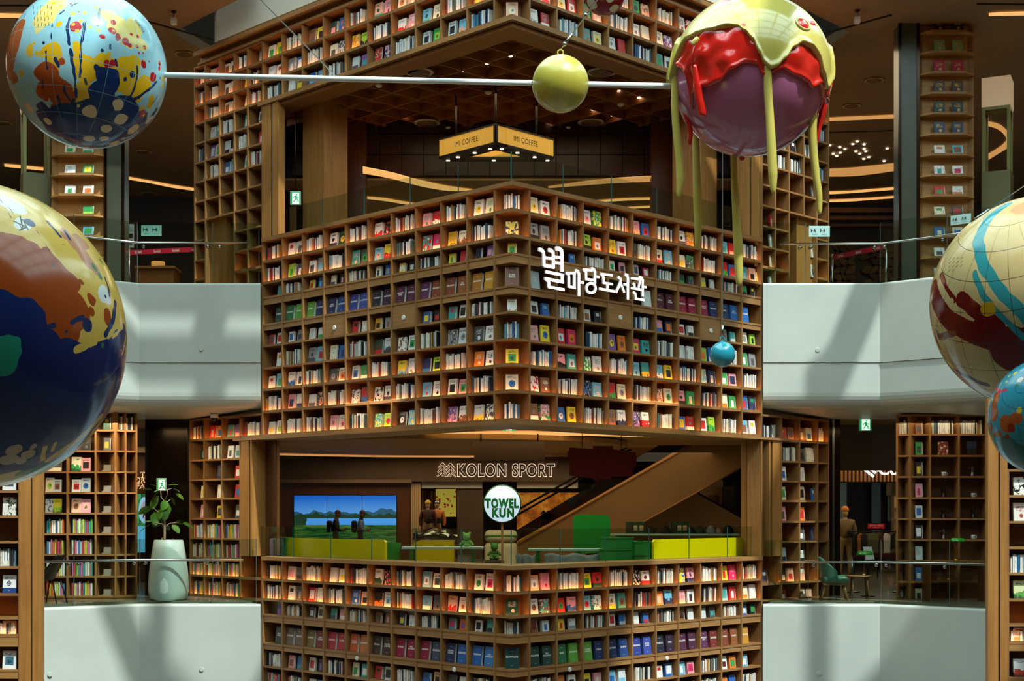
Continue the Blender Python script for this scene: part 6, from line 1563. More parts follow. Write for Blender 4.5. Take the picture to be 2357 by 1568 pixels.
def crate_stack(fr, px0, px1, py, y, n, where, d=.4, cols=1):
    x0, z = fr.hit(px0, py, y); x1, _ = fr.hit(px1, py, y); x0, x1 = min(x0, x1), max(x0, x1); h = z / n
    for c in range(cols):
        a = x0 + (x1 - x0) * c / cols; b = x0 + (x1 - x0) * (c + 1) / cols
        for i in range(n):
            ordw = 'lowest' if i == 0 else ('topmost' if i == n - 1 else ORD[i] + ' from bottom')
            t = thing('crate', 'green plastic crate, %s of the stack %s' % (ordw, where), 'crate', fr.p((a + b) / 2, y, h * i), 'green plastic crates')
            box('tub', fr, a + .015, b - .015, y + .012, y + d - .012, h * i, h * (i + 1) - .03, 'green_crate', t); box('rim', fr, a + .004, b - .004, y, y + d, h * (i + 1) - .03, h * (i + 1) - .004, 'green_crate', t)
crate_stack(FL, 598, 614, 1249, .55, 5, 'nearest the left portal post'); crate_stack(FL, 614, 657, 1236.5, .85, 6, 'left of the left yellow counter')
crate_stack(FR, 1417, 1460, 1237, .75, 6, 'right of the green panel'); crate_stack(FR, 1461, 1502, 1246, .7, 5, 'left of the right yellow counter')
def trestle(px0, px1, py, Y, label, d=.6):
    a, b = W(px0, py, Y), W(px1, py, Y); t = thing('display_table', label, 'table', ((a.x + b.x) / 2, Y, 0), 'pale topped tables')
    box('table_top', FF, a.x, b.x, Y, Y + d, a.z - .035, a.z, 'plate_teal', t)
    for x in (a.x + .18, b.x - .18):
        for y in (Y + .06, Y + d - .06): box('leg', FF, x - .035, x + .035, y - .03, y + .03, 0, a.z - .035, 'green_gloss', t)
    box('stretcher', FF, a.x + .18, b.x - .18, Y + d / 2 - .02, Y + d / 2 + .02, .3, .35, 'green_gloss', t)
    return a, b
trestle(924, 1112, 1260, 26.0, 'pale topped table with green legs left of the round sign'); trestle(1216, 1421, 1264, 26.0, 'pale topped table with green legs before the green panel')
trestle(1405, 1702, 1229, 29.5, 'long table with caps behind the right yellow counter')
def gpanel(px0, px1, py0, Y, label):
    a, b = W(px0, 1290, Y), W(px1, py0, Y); t = thing('partition_screen', label, 'panel', ((a.x + b.x) / 2, Y, 0)); z0 = W(0, 1273, Y).z
    slab('board', FF, rrect(a.x, b.x, z0, b.z, .11, 6), Y, Y + .08, 'green_gloss', t)
    for x in (a.x + .1, b.x - .1): box('foot', FF, x - .05, x + .05, Y, Y + .5, 0, z0 + .02, 'green_gloss', t)
gpanel(1319, 1405, 1185, 27.6, 'tall glossy green panel with rounded corners')
a, b = W(948, 1266, 30), W(1045, 1245, 30); t = thing('bench', 'low yellow bench block behind the left table', 'bench', ((a.x + b.x) / 2, 30, 0)); slab('block', FF, [(a.x, 0), (b.x, 0), (b.x, b.z), (a.x + .14, b.z), (a.x, b.z - .1)], 30, 30.7, 'bench_yellow', t)
# round sign on a pole
RS = Vector((W(1156, 1160, 25.6).x, 25.6, W(1156, 1160, 25.6).z)); k = 25.6 / F
mat('sign_disc', '#d6ecf5', .4, emit='#c6e2f4', estr=.85); mat('sign_green', '#138a36', .5, emit='#0f8a32', estr=.25); mat('pole_wood', '#a87a4e', .5)
rs = thing('round_sign', 'round lit sign reading TOWEL KUN on a wooden pole', 'sign', (RS.x, 25.6, 0)); o = lathe('rim', [(44 * k, -.06), (44 * k, .03), (42 * k, .035)], 'green_gloss', None, RS + Vector((0, .04, 0)), 40); o.rotation_euler = (math.radians(90), 0, 0); adopt(o, rs)
o = lathe('face', [(41.5 * k, 0), (41.5 * k, .01)], 'sign_disc', None, RS + Vector((0, .005, 0)), 40); o.rotation_euler = (math.radians(90), 0, 0); adopt(o, rs)
frr = Frame(RS.x, RS.y, 0)
for body, dz, w_, h_, dx in (('TOWEL', 1, 74, 21, -1), ('KUN', -21, 48, 20, 2)):
    letters('letter_outline', body, frr, dx * k, -.012, RS.z + dz * k - .0, 'sign_black', rs, width=w_ * 1.05 * k, height=h_ * 1.1 * k, bold=.06, spacing=1.2); letters('letter', body, frr, dx * k, -.018, RS.z + dz * k, 'sign_green', rs, width=w_ * k, height=h_ * k, bold=.035, spacing=1.2)
tube('pole', [RS + Vector((.0, .05, -43 * k)), (RS.x, RS.y + .05, .02)], .022, 'pole_wood', rs, 10); lathe('foot', [(.16, 0), (.16, .02), (.03, .03)], 'green_gloss', rs, (RS.x, RS.y + .05, 0), 24)
# teddy bears
noisy('plush_green', '#5f9a5c', '#74ae6e', 14, .95); noisy('plush_dark', '#2f6a2f', '#3d7d3c', 14, .95); noisy('towel', '#b0a48a', '#c4b89c', 8, .95)
def bear(px, py_top, py_bot, Y, m, label, hold=None):
    top = W(px, py_top, Y); bot = W(px, py_bot, Y); h = top.z - bot.z; X = top.x; t = thing('teddy_bear', label, 'teddy bear', (X, Y, bot.z), 'teddy bears')
    bm = bmesh.new()
    for (x, y, z, r) in ((0, 0, .72, .22), (-.17, 0, .92, .08), (.17, 0, .92, .08), (0, -.17, .66, .09)): bmesh.ops.create_icosphere(bm, subdivisions=2, radius=r * h, matrix=Matrix.Translation((x * h, y * h, z * h)))
    me = bpy.data.meshes.new('head'); bm.to_mesh(me); bm.free(); me.materials.append(MATS[m]); [setattr(p, 'use_smooth', True) for p in me.polygons]; o = link('head', me, t, (X, Y, bot.z))
    md = o.modifiers.new('fuse', 'REMESH'); md.mode = 'VOXEL'; md.voxel_size = .018; md.use_smooth_shade = True
    skin_body('body', [(X, Y, bot.z + .2 * h), (X, Y, bot.z + .45 * h), (X - .18 * h, Y, bot.z + .45 * h), (X - .38 * h, Y - .03, bot.z + .25 * h), (X + .18 * h, Y, bot.z + .45 * h), (X + .38 * h, Y - .03, bot.z + .25 * h), (X - .16 * h, Y - .12 * h, bot.z + .12 * h), (X - .2 * h, Y - .35 * h, bot.z + .1 * h), (X + .16 * h, Y - .12 * h, bot.z + .12 * h), (X + .2 * h, Y - .35 * h, bot.z + .1 * h)], [(0, 1), (1, 2), (2, 3), (1, 4), (4, 5), (0, 6), (6, 7), (0, 8), (8, 9)], [q * h for q in (.22, .17, .1, .08, .1, .08, .11, .09, .11, .09)], m, t)
    for s in (-1, 1): 
        e = sphere_mesh('eye', .02 * h, 'sign_black', 8, 6); link('eye', e, t, (X + s * .07 * h, Y - .2 * h, bot.z + .76 * h))
bear(1074, 1224, 1266, 26.3, 'plush_green', 'pale green teddy bear sitting on the left table'.replace('sitting on', 'above')); bear(1138, 1248, 1290, 26.9, 'plush_dark', 'small dark green teddy bear beside the sign pole')
pd = thing('display_plinth', 'beige box under the pale green teddy bear', 'plinth', (W(1074, 0, 26.3).x, 26.3, 0)); bz = W(0, 1266, 26.3).z; rounded('block', Frame(W(1074, 0, 26.3).x, 26.3, 0), -.16, .16, -.15, .3, 0, bz, 'towel', pd, .02)
pd2 = thing('display_plinth', 'low dark box under the dark green teddy bear', 'plinth', (W(1138, 0, 26.9).x, 26.9, 0)); bz2 = W(0, 1290, 26.9).z; rounded('block', Frame(W(1138, 0, 26.9).x, 26.9, 0), -.18, .18, -.2, .2, 0, bz2, 'cloth_black', pd2, .02)
tw = thing('giant_towel', 'giant folded beige towel cushion with green stripe behind the round sign', 'cushion', (W(1153, 0, 28.4).x, 28.4, 0)); fr = Frame(W(1153, 0, 28.4).x, 28.4, 0); k2 = 28.4 / F
rounded('lower_fold', fr, -38 * k2, 38 * k2, 0, .5, 0.0, W(0, 1250, 28.4).z, 'towel', tw, .08, 4); rounded('upper_fold', fr, -38 * k2, 38 * k2, -.02, .5, W(0, 1249, 28.4).z, W(0, 1221, 28.4).z, 'towel', tw, .1, 5); rounded('stripe', fr, -38.3 * k2, 38.3 * k2, -.03, .48, W(0, 1236, 28.4).z, W(0, 1232, 28.4).z, 'plush_dark', tw, .01, 1)
# caps and product boxes on the long table
mat('cap_grey', '#7d8790', .8); mat('cap_pink', '#b08070', .8); mat('cap_green', '#24381c', .8); mat('box_green', '#123a1a', .5)
zt = W(0, 1229, 29.5).z
for i, (px, m, s) in enumerate(((1497, 'cloth_black', 1.0), (1530, 'cloth_black', 1.15), (1590, 'cloth_black', .9), (1611, 'cap_green', 1.05), (1637, 'cap_grey', 1.1), (1654, 'cap_pink', .8), (1676, 'cloth_black', 1.15))):
    X = W(px, 0, 29.75).x; t = thing('cap', '%s cap on the long table, %s from the green panel' % ({'cloth_black': 'black', 'cap_green': 'dark green', 'cap_grey': 'grey', 'cap_pink': 'pink'}[m], ORD[i]), 'cap', (X, 29.75, zt), 'caps on the long table')
    c = sphere_mesh('crown', 1.0, m, 18, 10)
    for v in c.vertices: v.co = Vector((v.co.x * .105 * s, v.co.y * .12 * s, max(v.co.z, 0) * .15 * s))
    link('crown', c, t, (X, 29.75, zt + .005)); slab('brim', Frame(X, 29.75, 0), [(.06 * s, zt + .03), (.2 * s, zt + .004), (.2 * s, zt + .012), (.06 * s, zt + .04)], -.08 * s, .08 * s, m, t)
for i, (px0, px1) in enumerate(((1441, 1485), (1543, 1585))):
    a = W(px0, 1229, 29.9); b = W(px1, 1202, 29.9); t = thing('product_box', 'dark green product display box on the long table, %s' % ('left' if i == 0 else 'right'), 'box', ((a.x + b.x) / 2, 29.9, a.z), 'product boxes'); box('carton', FF, a.x, b.x, 29.9, 30.0, zt, b.z, 'box_green', t)
    for j, c in enumerate(('cap_brown', 'towel', 'mannequin')):
        x = a.x + (b.x - a.x) * (.2 + .3 * j); box('picture', FF, x - .04, x + .04, 29.894, 29.9, zt + .06, zt + .17, c, t)
# small things by the parapet
mat('cloth_grey', '#8b9492', .9)
def drape(px0, px1, py0, py1, Y, label, m='cloth_grey'):
    a = W(px0, py1, Y); b = W(px1, py0, Y); v, f = [], []; n = 24; r = 8
    for j in range(r + 1):
        for i in range(n + 1):
            s = i / n; q = j / r; x = a.x + (b.x - a.x) * s; z = b.z + (0.02 - b.z) * q if False else b.z * (1 - q) + (a.z - .25) * q
            v.append((x + .02 * math.sin(9 * s + 3 * q), Y + .04 * math.sin(21 * s) * (.3 + q), z + .02 * math.sin(14 * s)))
    for j in range(r):
        for i in range(n): f.append((j * (n + 1) + i, j * (n + 1) + i + 1, (j + 1) * (n + 1) + i + 1, (j + 1) * (n + 1) + i))
    o = link('hanging_cloth', raw_mesh('hanging_cloth', v, f, m, True)); md = o.modifiers.new('thick', 'SOLIDIFY'); md.thickness = .01
    return tag(o, label, 'cloth', 'printed cloths')
drape(1252, 1382, 1276, 1299, 25.9, 'grey cloth hanging under the right pale topped table'); drape(1186, 1232, 1277, 1299, 25.5, 'grey cloth bag hanging right of the sign pole')
t = thing('tumbler_box', 'small green carton right of the right yellow counter', 'box', W(1732, 1288, 26.6)); pbox('carton', 1727, 1739, 1262, 1310, 27.9, .1, 'green_gloss', t); pbox('lid', 1726.5, 1739.5, 1259.5, 1262, 27.89, .12, 'yellow_gloss', t)
t = thing('tumbler', 'small steel tumbler beside the green carton', 'tumbler', W(1748, 1287, 26.8)); p = W(1748, 1290, 27.95); lathe('cup', [(.03, 0), (.04, .15), (.034, .19), (.03, .2)], 'steel', t, p, 16)
# ------------------------------------------------------------------ hanging globes and balls
def gpos(c, r, px, py):
    x, z = (px - c[0]) / r, (c[1] - py) / r; d2 = x * x + z * z
    if d2 > .999: s = math.sqrt(d2 / .999); x /= s; z /= s; d2 = .999
    return (x, -math.sqrt(1 - d2), z)
def globe_paint(name, c, r, base, layers, warp=(3.0, .10), fine=(9.0, .03), grid=None, rough=.16):
    """printed globe: layers of blobs (px, py, radius px) and strokes ([points], half width px) fixed to the sphere"""
    m = mat(name, base, rough, spec=.3, coat=.06); N = NT(m); o = N.obj()
    def warped(sc, amp):
        n = N.new('TexNoise'); N.put(n.inputs['Vector'], o); n.inputs['Scale'].default_value = sc; n.inputs['Detail'].default_value = 1.0
        d = N.vmath('SCALE', N.vmath('SUBTRACT', n.outputs['Color'], (.5, .5, .5)).outputs[0]); d.inputs['Scale'].default_value = amp * 2
        return N.vmath('ADD', o, d.outputs[0]).outputs[0]
    P_ = {'w': warped(*warp), 'f': warped(*fine), 'c': o}
    col = N.mix(0.0, rgb(base), rgb(base))
    for mode, color, blobs, strokes in layers:
        v = P_[mode]; best = None
        for bx, by, br in blobs:
            d = N.vmath('DISTANCE', v, gpos(c, r, bx, by)).outputs['Value']; d = N.math('SUBTRACT', d, br / r); best = d if best is None else N.math('MINIMUM', best, d)
        for pts, hw in strokes:
            for a, b in zip(pts, pts[1:]):
                A = Vector(gpos(c, r, *a)); B = Vector(gpos(c, r, *b)); ba = B - A
                pa = N.vmath('SUBTRACT', v, tuple(A)).outputs[0]
                h = N.math('DIVIDE', N.vmath('DOT_PRODUCT', pa, tuple(ba)).outputs['Value'], max(1e-6, ba.dot(ba)), True)
                sc_ = N.vmath('SCALE', tuple(ba)); N.put(sc_.inputs['Scale'], h)
                d = N.math('SUBTRACT', N.vmath('DISTANCE', pa, sc_.outputs[0]).outputs['Value'], hw / r); best = d if best is None else N.math('MINIMUM', best, d)
        col = N.mix(N.math('LESS_THAN', best, 0.0), col, rgb(color))
    if grid:
        ax, n_, w_, gc = grid; A = Vector(ax).normalized(); B = A.orthogonal().normalized(); C = A.cross(B)
        lat = N.math('ARCSINE', N.vmath('DOT_PRODUCT', o, tuple(A)).outputs['Value']); lon = N.math('ARCTAN2', N.vmath('DOT_PRODUCT', o, tuple(B)).outputs['Value'], N.vmath('DOT_PRODUCT', o, tuple(C)).outputs['Value'])
        for q in (lat, lon):
            f_ = N.math('ABSOLUTE', N.math('SUBTRACT', N.math('FRACT', N.math('MULTIPLY', q, n_ / math.pi)), .5)); col = N.mix(N.math('LESS_THAN', f_, w_), col, rgb(gc))
    N.put(BS(m).inputs['Base Color'], col)
    return m
def facing(p):
    """orientation whose -y axis points at the viewer's place, so that the print sits where the photo shows it"""
    f = (Vector((0, 0, EYE)) - p).normalized(); x = (Vector((1, 0, 0)) - f * f.x).normalized(); z = x.cross(-f)
    return Matrix((x, -f, z)).transposed()
def ball(name, c, r, Y, m, label, cat='globe', seg=72, rings=48, group=None):
    p = W(c[0], c[1], Y); t = thing(name, label, cat, p, group)
    o = link('sphere', sphere_mesh('sphere', 1.0, m, seg, rings), t, p, facing(p).to_euler(), (r * Y / F,) * 3); return t, p, r * Y / F
def z1(x, y): return (x / 3.683, y / 3.683)
def B1(*q): return [(x / 3.683, y / 3.683, r / 3.683) for x, y, r in q]
def S1(*q): return [([(x / 3.683, y / 3.683) for x, y in pts], w / 3.683) for pts, w in q]
YM = 14.0; C1, R1 = (202, 160), 178
m1 = globe_paint('globe_speckled', C1, R1, '#8fc3d4', [
    ('w', '#d6c878', B1((440, 170, 120), (520, 90, 90), (400, 250, 60), (950, 170, 65), (1010, 250, 95), (1080, 330, 95), (1140, 250, 80), (1180, 380, 70)), []),
    ('w', '#a4582e', B1((150, 400, 170), (200, 290, 120), (110, 560, 120), (150, 660, 60)), []),
    ('w', '#d6ad1e', B1((470, 460, 80), (480, 560, 60), (690, 520, 70), (740, 600, 110), (680, 420, 50), (900, 600, 115), (1040, 620, 135), (1120, 540, 60), (1100, 740, 95), (690, 780, 90), (1200, 700, 80), (700, 830, 80), (1230, 860, 50), (1150, 900, 55), (300, 430, 45)), []),
    ('f', '#d6ad1e', B1((550, 240, 26), (310, 470, 30), (340, 390, 15), (365, 465, 22), (220, 620, 30), (460, 180, 14), (850, 290, 15), (790, 265, 14), (920, 475, 20), (660, 160, 18), (720, 215, 15), (580, 95, 13), (520, 75, 18), (1040, 450, 10), (990, 440, 8), (1025, 380, 8), (1350, 670, 25), (1340, 720, 20), (760, 150, 16), (850, 110, 14)), []),
    ('w', '#a04a20', B1((430, 650, 115), (500, 740, 115), (380, 770, 75), (560, 820, 75), (480, 890, 55), (540, 520, 30)), []),
    ('w', '#12306a', B1((900, 690, 100), (850, 800, 120), (980, 930, 160), (700, 960, 150), (370, 900, 60), (560, 1010, 190), (800, 1120, 220), (1080, 1040, 150), (450, 960, 90), (1000, 1200, 200), (760, 1230, 140), (450, 1060, 120), (620, 1150, 120), (1180, 1060, 90), (900, 1215, 150), (1250, 960, 55), (350, 960, 60)), []),
    ('f', '#16325f', B1((1030, 660, 18), (860, 445, 15), (425, 385, 14), (1090, 630, 26), (820, 580, 30), (1325, 660, 10)), S1(([(628, 195), (612, 300), (622, 470), (642, 640), (636, 800)], 13), ([(748, 235), (722, 340), (700, 480), (685, 650)], 11), ([(430, 455), (432, 580)], 8), ([(496, 250), (486, 370)], 7), ([(385, 650), (388, 740)], 7), ([(498, 512), (522, 560)], 17), ([(820, 570), (880, 640)], 24), ([(1140, 570), (1120, 680), (1060, 810)], 11), ([(1290, 690), (1200, 765), (1080, 830)], 14), ([(970, 520), (975, 560)], 15), ([(930, 392), (928, 430)], 9), ([(568, 162), (592, 134)], 8), ([(655, 102), (710, 75)], 6), ([(1290, 812), (1190, 915)], 7), ([(720, 662), (724, 700)], 10), ([(545, 715), (580, 830)], 9), ([(610, 820), (560, 900)], 12), ([(490, 800), (510, 900)], 12), ([(330, 860), (460, 980)], 14), ([(760, 720), (770, 800)], 14), ([(300, 130), (265, 270)], 4), ([(1240, 950), (1180, 1040)], 9))),
    ('f', '#ad1c26', B1((680, 255, 46), (960, 290, 32), (1000, 335, 26), (1060, 370, 32), (1090, 402, 22), (880, 335, 23), (970, 225, 23), (1150, 410, 16), (1215, 410, 17), (1110, 315, 13), (1160, 325, 15), (1160, 465, 11), (1197, 465, 10), (900, 545, 28), (940, 545, 30), (1190, 545, 30), (1325, 540, 22), (1320, 580, 20), (1265, 650, 42), (1160, 940, 40), (650, 85, 9), (715, 148, 7), (1240, 530, 8), (1340, 790, 9), (1320, 920, 26)), []),
    ('f', '#d6ad1e', B1((665, 238, 15), (975, 290, 12), (1145, 408, 7), (1213, 412, 7), (1195, 520, 9), (1320, 530, 9), (690, 290, 16), (1165, 960, 14)), []),
    ('f', '#d6c4a0', B1((735, 920, 60), (965, 870, 52), (980, 985, 56), (850, 1060, 46), (1075, 1075, 62), (710, 1140, 48), (835, 1145, 40), (910, 1190, 46), (1215, 1000, 42), (640, 870, 18), (665, 852, 11), (1060, 1165, 48), (250, 890, 50), (390, 1000, 40)), []),
    ('c', '#3a3424', [], S1(*[([(360 + 28 * (i % 6), 90 + 46 * (i // 6) + 8 * (i % 2)), (358 + 28 * (i % 6), 116 + 46 * (i // 6) + 8 * (i % 2))], 2.2) for i in range(24)])),
], (3.8, .095), (7.0, .03), ((.2, .3, 1), 9, .008, '#7fb0bd'))
g1, p1_, r1_ = ball('painted_globe', C1, R1, YM, m1, 'hanging light blue globe speckled with paint and cream dots, top left', group='hanging painted globes')
mat('globe_ink', '#20304a', .5)
def sphere_text(parent, p, rad, c, r, body, px, py, wpx, rot, m='globe_ink', hpx=None):
    me = text_mesh(body, m).copy(); s = wpx / me['w']; cr, sr = math.cos(math.radians(rot)), math.sin(math.radians(rot))
    for v in me.vertices:
        x, z = v.co.x * s, v.co.z * (hpx / me['h'] if hpx else s * 1.5); n = Vector(gpos(c, r, px + x * cr - z * sr, py - (x * sr + z * cr))); v.co = facing(p) @ n * rad * 1.003
    link('globe_lettering', me, parent, p)
sphere_text(g1, p1_, r1_, C1, R1, 'Southern Ocean', 234, 50, 40, 80); sphere_text(g1, p1_, r1_, C1, R1, 'ANTARCTICA', 322, 67, 32, -58)
C2, R2 = (-71, 775), 352
m2 = globe_paint('globe_navy', C2, R2, '#d2b458', [
    ('w', '#b98468', [(140, 545, 26), (165, 575, 28), (190, 605, 24), (175, 560, 22), (205, 625, 18), (60, 440, 26), (120, 480, 20), (180, 590, 28)], []),
    ('w', '#d3dfe2', [(30, 490, 30), (45, 535, 24), (60, 530, 15), (215, 680, 24), (226, 694, 14), (8, 480, 22), (160, 590, 9)], []),
    ('w', '#954418', [(20, 640, 85), (90, 680, 66), (60, 740, 70), (118, 700, 42), (130, 775, 30), (180, 715, 14), (186, 690, 12), (0, 570, 28), (60, 610, 40), (165, 655, 12), (225, 735, 20), (60, 670, 95), (108, 650, 62), (140, 722, 46), (20, 600, 55)], []),
    ('w', '#0f2a66', [(-20, 800, 125), (110, 895, 118), (205, 850, 70), (0, 960, 170), (110, 1000, 120), (245, 800, 45), (150, 950, 90), (252, 862, 62), (235, 935, 62), (265, 780, 36), (200, 930, 80), (60, 800, 60)], []),
    ('f', '#143060', [(65, 530, 14), (175, 750, 16), (220, 685, 5), (105, 620, 4), (125, 765, 4)], [([(138, 745), (165, 735)], 7), ([(70, 754), (100, 749)], 6), ([(246, 700), (236, 735), (215, 770)], 8), ([(102, 525), (125, 553)], 4), ([(140, 542), (148, 558)], 4), ([(225, 645), (232, 685)], 5)]),
    ('f', '#d2b458', [], [([(148, 803), (190, 785)], 9), ([(262, 750), (235, 775)], 5), ([(272, 770), (258, 815)], 5), ([(205, 960), (150, 1010), (90, 1050)], 13), ([(95, 1030), (100, 1012)], 6), ([(73, 1050), (75, 1022)], 6)]),
    ('f', '#1d9480', [(2, 806, 34), (20, 790, 14), (-10, 820, 40)], []),
    ('f', '#4f4a6a', [], [([(186, 880), (215, 870), (250, 842)], 4), ([(268, 640), (276, 700), (279, 770)], 4), ([(240, 990), (200, 1030)], 6)]),
    ('f', '#2f7440', [(200, 622, 11), (212, 640, 10), (222, 605, 8), (208, 795, 6)], [([(25, 1082), (80, 1068), (130, 1052)], 15)]),
    ('f', '#b5a48e', [(10, 1022, 18), (40, 1035, 17), (0, 1045, 20), (50, 1018, 8), (25, 1050, 14)], []),
    ('c', '#2c2a28', [], [([(0, 455), (25, 500), (45, 545)], 1.0), ([(5, 478), (25, 520)], 1.2), ([(70, 578), (135, 575)], .9), ([(75, 545), (100, 590)], .9), ([(45, 470), (90, 480), (110, 500)], .8), ([(180, 755), (260, 718)], .9), ([(30, 528), (55, 540), (40, 548)], 1.8), ([(44, 515), (47, 545)], 1.8), ([(48, 522), (58, 545)], 1.5)]),
], (5.5, .075), (9.0, .022), None)
g2, p2_, r2_ = ball('painted_globe', C2, R2, 9.0, m2, 'huge navy, rust and yellow painted globe cut by the left edge', group='hanging painted globes', seg=96, rings=64)
C3, R3 = (2390, 697), 242
m3 = globe_paint('globe_khaki', C3, R3, '#c3b07c', [
    ('f', '#8a4a52', [], [([(2215, 855), (2260, 890), (2310, 915)], 14)]),
    ('f', '#6a0d12', [(2290, 760, 40), (2345, 800, 55), (2390, 800, 60)], [([(2160, 668), (2200, 735), (2260, 765), (2330, 790), (2400, 810)], 26), ([(2179, 634), (2212, 690)], 8), ([(2230, 690), (2290, 735)], 18)]),
    ('f', '#c3b07c', [(2206, 694, 9)], [([(2184, 668), (2206, 700)], 8), ([(2160, 760), (2185, 775)], 12), ([(2205, 810), (2270, 845), (2350, 868)], 10)]),
    ('f', '#7a4a3a', [], [([(2152, 700), (2160, 750), (2180, 800)], 6), ([(2178, 775), (2215, 765)], 8)]),
    ('f', '#2b3030', [], [([(2186, 828), (2230, 858), (2290, 880)], 8)]),
    ('f', '#2f8d96', [], [([(2312, 478), (2272, 515), (2256, 560), (2275, 620), (2310, 670), (2375, 735)], 14), ([(2255, 633), (2275, 680), (2310, 722), (2370, 775)], 7)]),
    ('f', '#c49c1e', [(2287, 711, 17)], []), ('w', '#c49a72', [(2350, 488, 28), (2330, 492, 12), (2368, 480, 30)], []),
    ('c', '#3a3020', [], [([(2195 + 9 * (i % 4), 600 + 9 * (i // 4)), (2199 + 9 * (i % 4), 596 + 9 * (i // 4))], .8) for i in range(14)] + [([(2160 + 11 * (i % 5), 735 + 12 * (i // 5)), (2166 + 11 * (i % 5), 740 + 12 * (i // 5))], .9) for i in range(12)]),
], (3.0, .06), (7.0, .02), ((-.3, -.5, 1), 11, .010, '#3c3a2c'))
g3, p3_, r3_ = ball('painted_globe', C3, R3, 10.0, m3, 'khaki, dark red and teal painted globe cut by the right edge', group='hanging painted globes')
C4, R4 = (2419, 960), 139
m4 = globe_paint('globe_cyan', C4, R4, '#2f93ad', [
    ('w', '#1f6a70', [(2360, 1060, 50), (2330, 1030, 30)], []),
    ('w', '#a8562a', [(2300, 920, 16), (2298, 950, 16), (2325, 975, 20), (2345, 962, 14), (2310, 1000, 12), (2290, 985, 14)], [([(2300, 905), (2296, 960)], 12)]),
    ('f', '#8f2a1a', [(2335, 985, 10), (2328, 1005, 7), (2290, 1010, 8), (2300, 1000, 8)], []),
    ('f', '#d8c43a', [(2352, 945, 7), (2340, 860, 6), (2328, 865, 4), (2322, 880, 4)], []), ('f', '#2f7a3c', [(2345, 890, 5), (2352, 880, 5), (2295, 1003, 6)], []),
    ('f', '#c4445c', [], [([(2298, 893), (2308, 902), (2322, 899)], 4)]), ('f', '#d8d4c8', [(2352, 876, 8)], []),
], (4.0, .07), (8, .02), ((-.45, -.75, .5), 12, .012, '#16323a'))
g4, p4_, r4_ = ball('painted_globe', C4, R4, 9.0, m4, 'small cyan painted globe overlapping the khaki globe at right', group='hanging painted globes')
# plain balls and the mobile's rod
noisy('ball_gold', '#a9a23c', '#b8b04a', 2, .3, coat=.5); mat('ball_teal', '#1f8aa0', .18, coat=.6); mat('rod_white', '#dfe8ea', .3); mat('wire', '#b5bdbd', .3, .8)
def eye(parent, p, rad, m, tilt=0):
    tube('eye_ring', [p + Vector((rad * math.cos(a), 0, rad + rad * math.sin(a))) for a in [2 * math.pi * k / 14 for k in range(14)]], rad * .28, m, parent, 6, True)
gb, pg, rg_ = ball('gold_ball', (1290, 193), 65, YM, 'ball_gold', 'olive gold ball in the middle of the white rod', 'ball', 48, 32); eye(gb, pg + Vector((0, 0, rg_)), .028, 'ball_gold')
tb_, pt, rt = ball('teal_ball', (1663, 816), 29.5, 19.0, 'ball_teal', 'small teal ball hanging before the middle bookcase', 'ball', 40, 28); eye(tb_, pt + Vector((0, 0, rt)), .03, 'ball_teal')
m5 = globe_paint('ball_red_paint', (1391, -13), 48, '#7a1220', [('w', '#c9c6b8', [(1362, 8, 14), (1415, 18, 12), (1405, -5, 10), (1375, 32, 7)], [])], (3, .1), (6, .04))
rb_, prb, rrb = ball('red_ball', (1391, -13), 48, 15.0, m5, 'dark red ball with pale splashes at the top edge', 'ball', 48, 32)
rod = thing('mobile_rod', 'long white rod joining the speckled globe, gold ball and dripping ball', 'rod', W(960, 185, YM)); tube('bar', [W(370, 172.8, YM), W(1560, 198.3, YM)], .0275, 'rod_white', rod, 16)
def cable(name, pts, r, label, m='wire'):
    t = thing(name, label, 'cable', pts[0], 'suspension cables'); tube('strand', pts, r, m, t, 6); return t
def to_roof(a, b, zt=ROOF_Z - .2):
    d = b - a; return a + d * ((zt - a.z) / d.z)
a, b = W(775, 178, YM), W(600, 0, YM); cable('suspension_cable', [a, to_roof(a, b)], .006, 'thin cable rising left from the white rod')
a, b = pg + Vector((0, 0, rg_ + .056)), W(1375, 0, YM); c_ = cable('suspension_cable', [a, to_roof(a, b)], .006, 'thin cable with turnbuckle rising from the gold ball'); d = (b - a).normalized()
tube('turnbuckle', [a + d * .05, a + d * .2], .013, 'steel', c_, 8); lathe('clamp', [(.016, -.02), (.02, 0), (.016, .02)], 'steel', c_, a + d * .42, 8); lathe('clamp', [(.016, -.02), (.02, 0), (.016, .02)], 'steel', c_, a + d * .07, 8)
a = pt + Vector((0, 0, rt + .06)); c_ = cable('suspension_cable', [a, Vector((a.x, a.y, ROOF_Z - .2))], .008, 'thin vertical cable holding the small teal ball'); tube('turnbuckle', [a, a + Vector((0, 0, .16))], .018, 'steel', c_, 8)
a, b = W(2233, 512, 9.8), W(2357, 428, 9.8); c_ = cable('suspension_cable', [a, a + (b - a) * ((14.15 - a.x) / (b.x - a.x))], .004, 'thin cable attached to the khaki globe'); tube('turnbuckle', [a + (b - a) * .02, a + (b - a) * .35], .008, 'steel', c_, 8)
for nm, p, r_, lab in (('speckled globe', p1_, r1_, 1), ('navy globe', p2_, r2_, 1), ('khaki globe', p3_, r3_, 1), ('cyan globe', p4_, r4_, 1), ('red ball', prb, rrb, 1)):
    cable('suspension_cable', [p + Vector((0, 0, r_ * .99)), Vector((p.x, p.y, ROOF_Z - .2))], .006, 'thin vertical cable holding the %s' % nm)
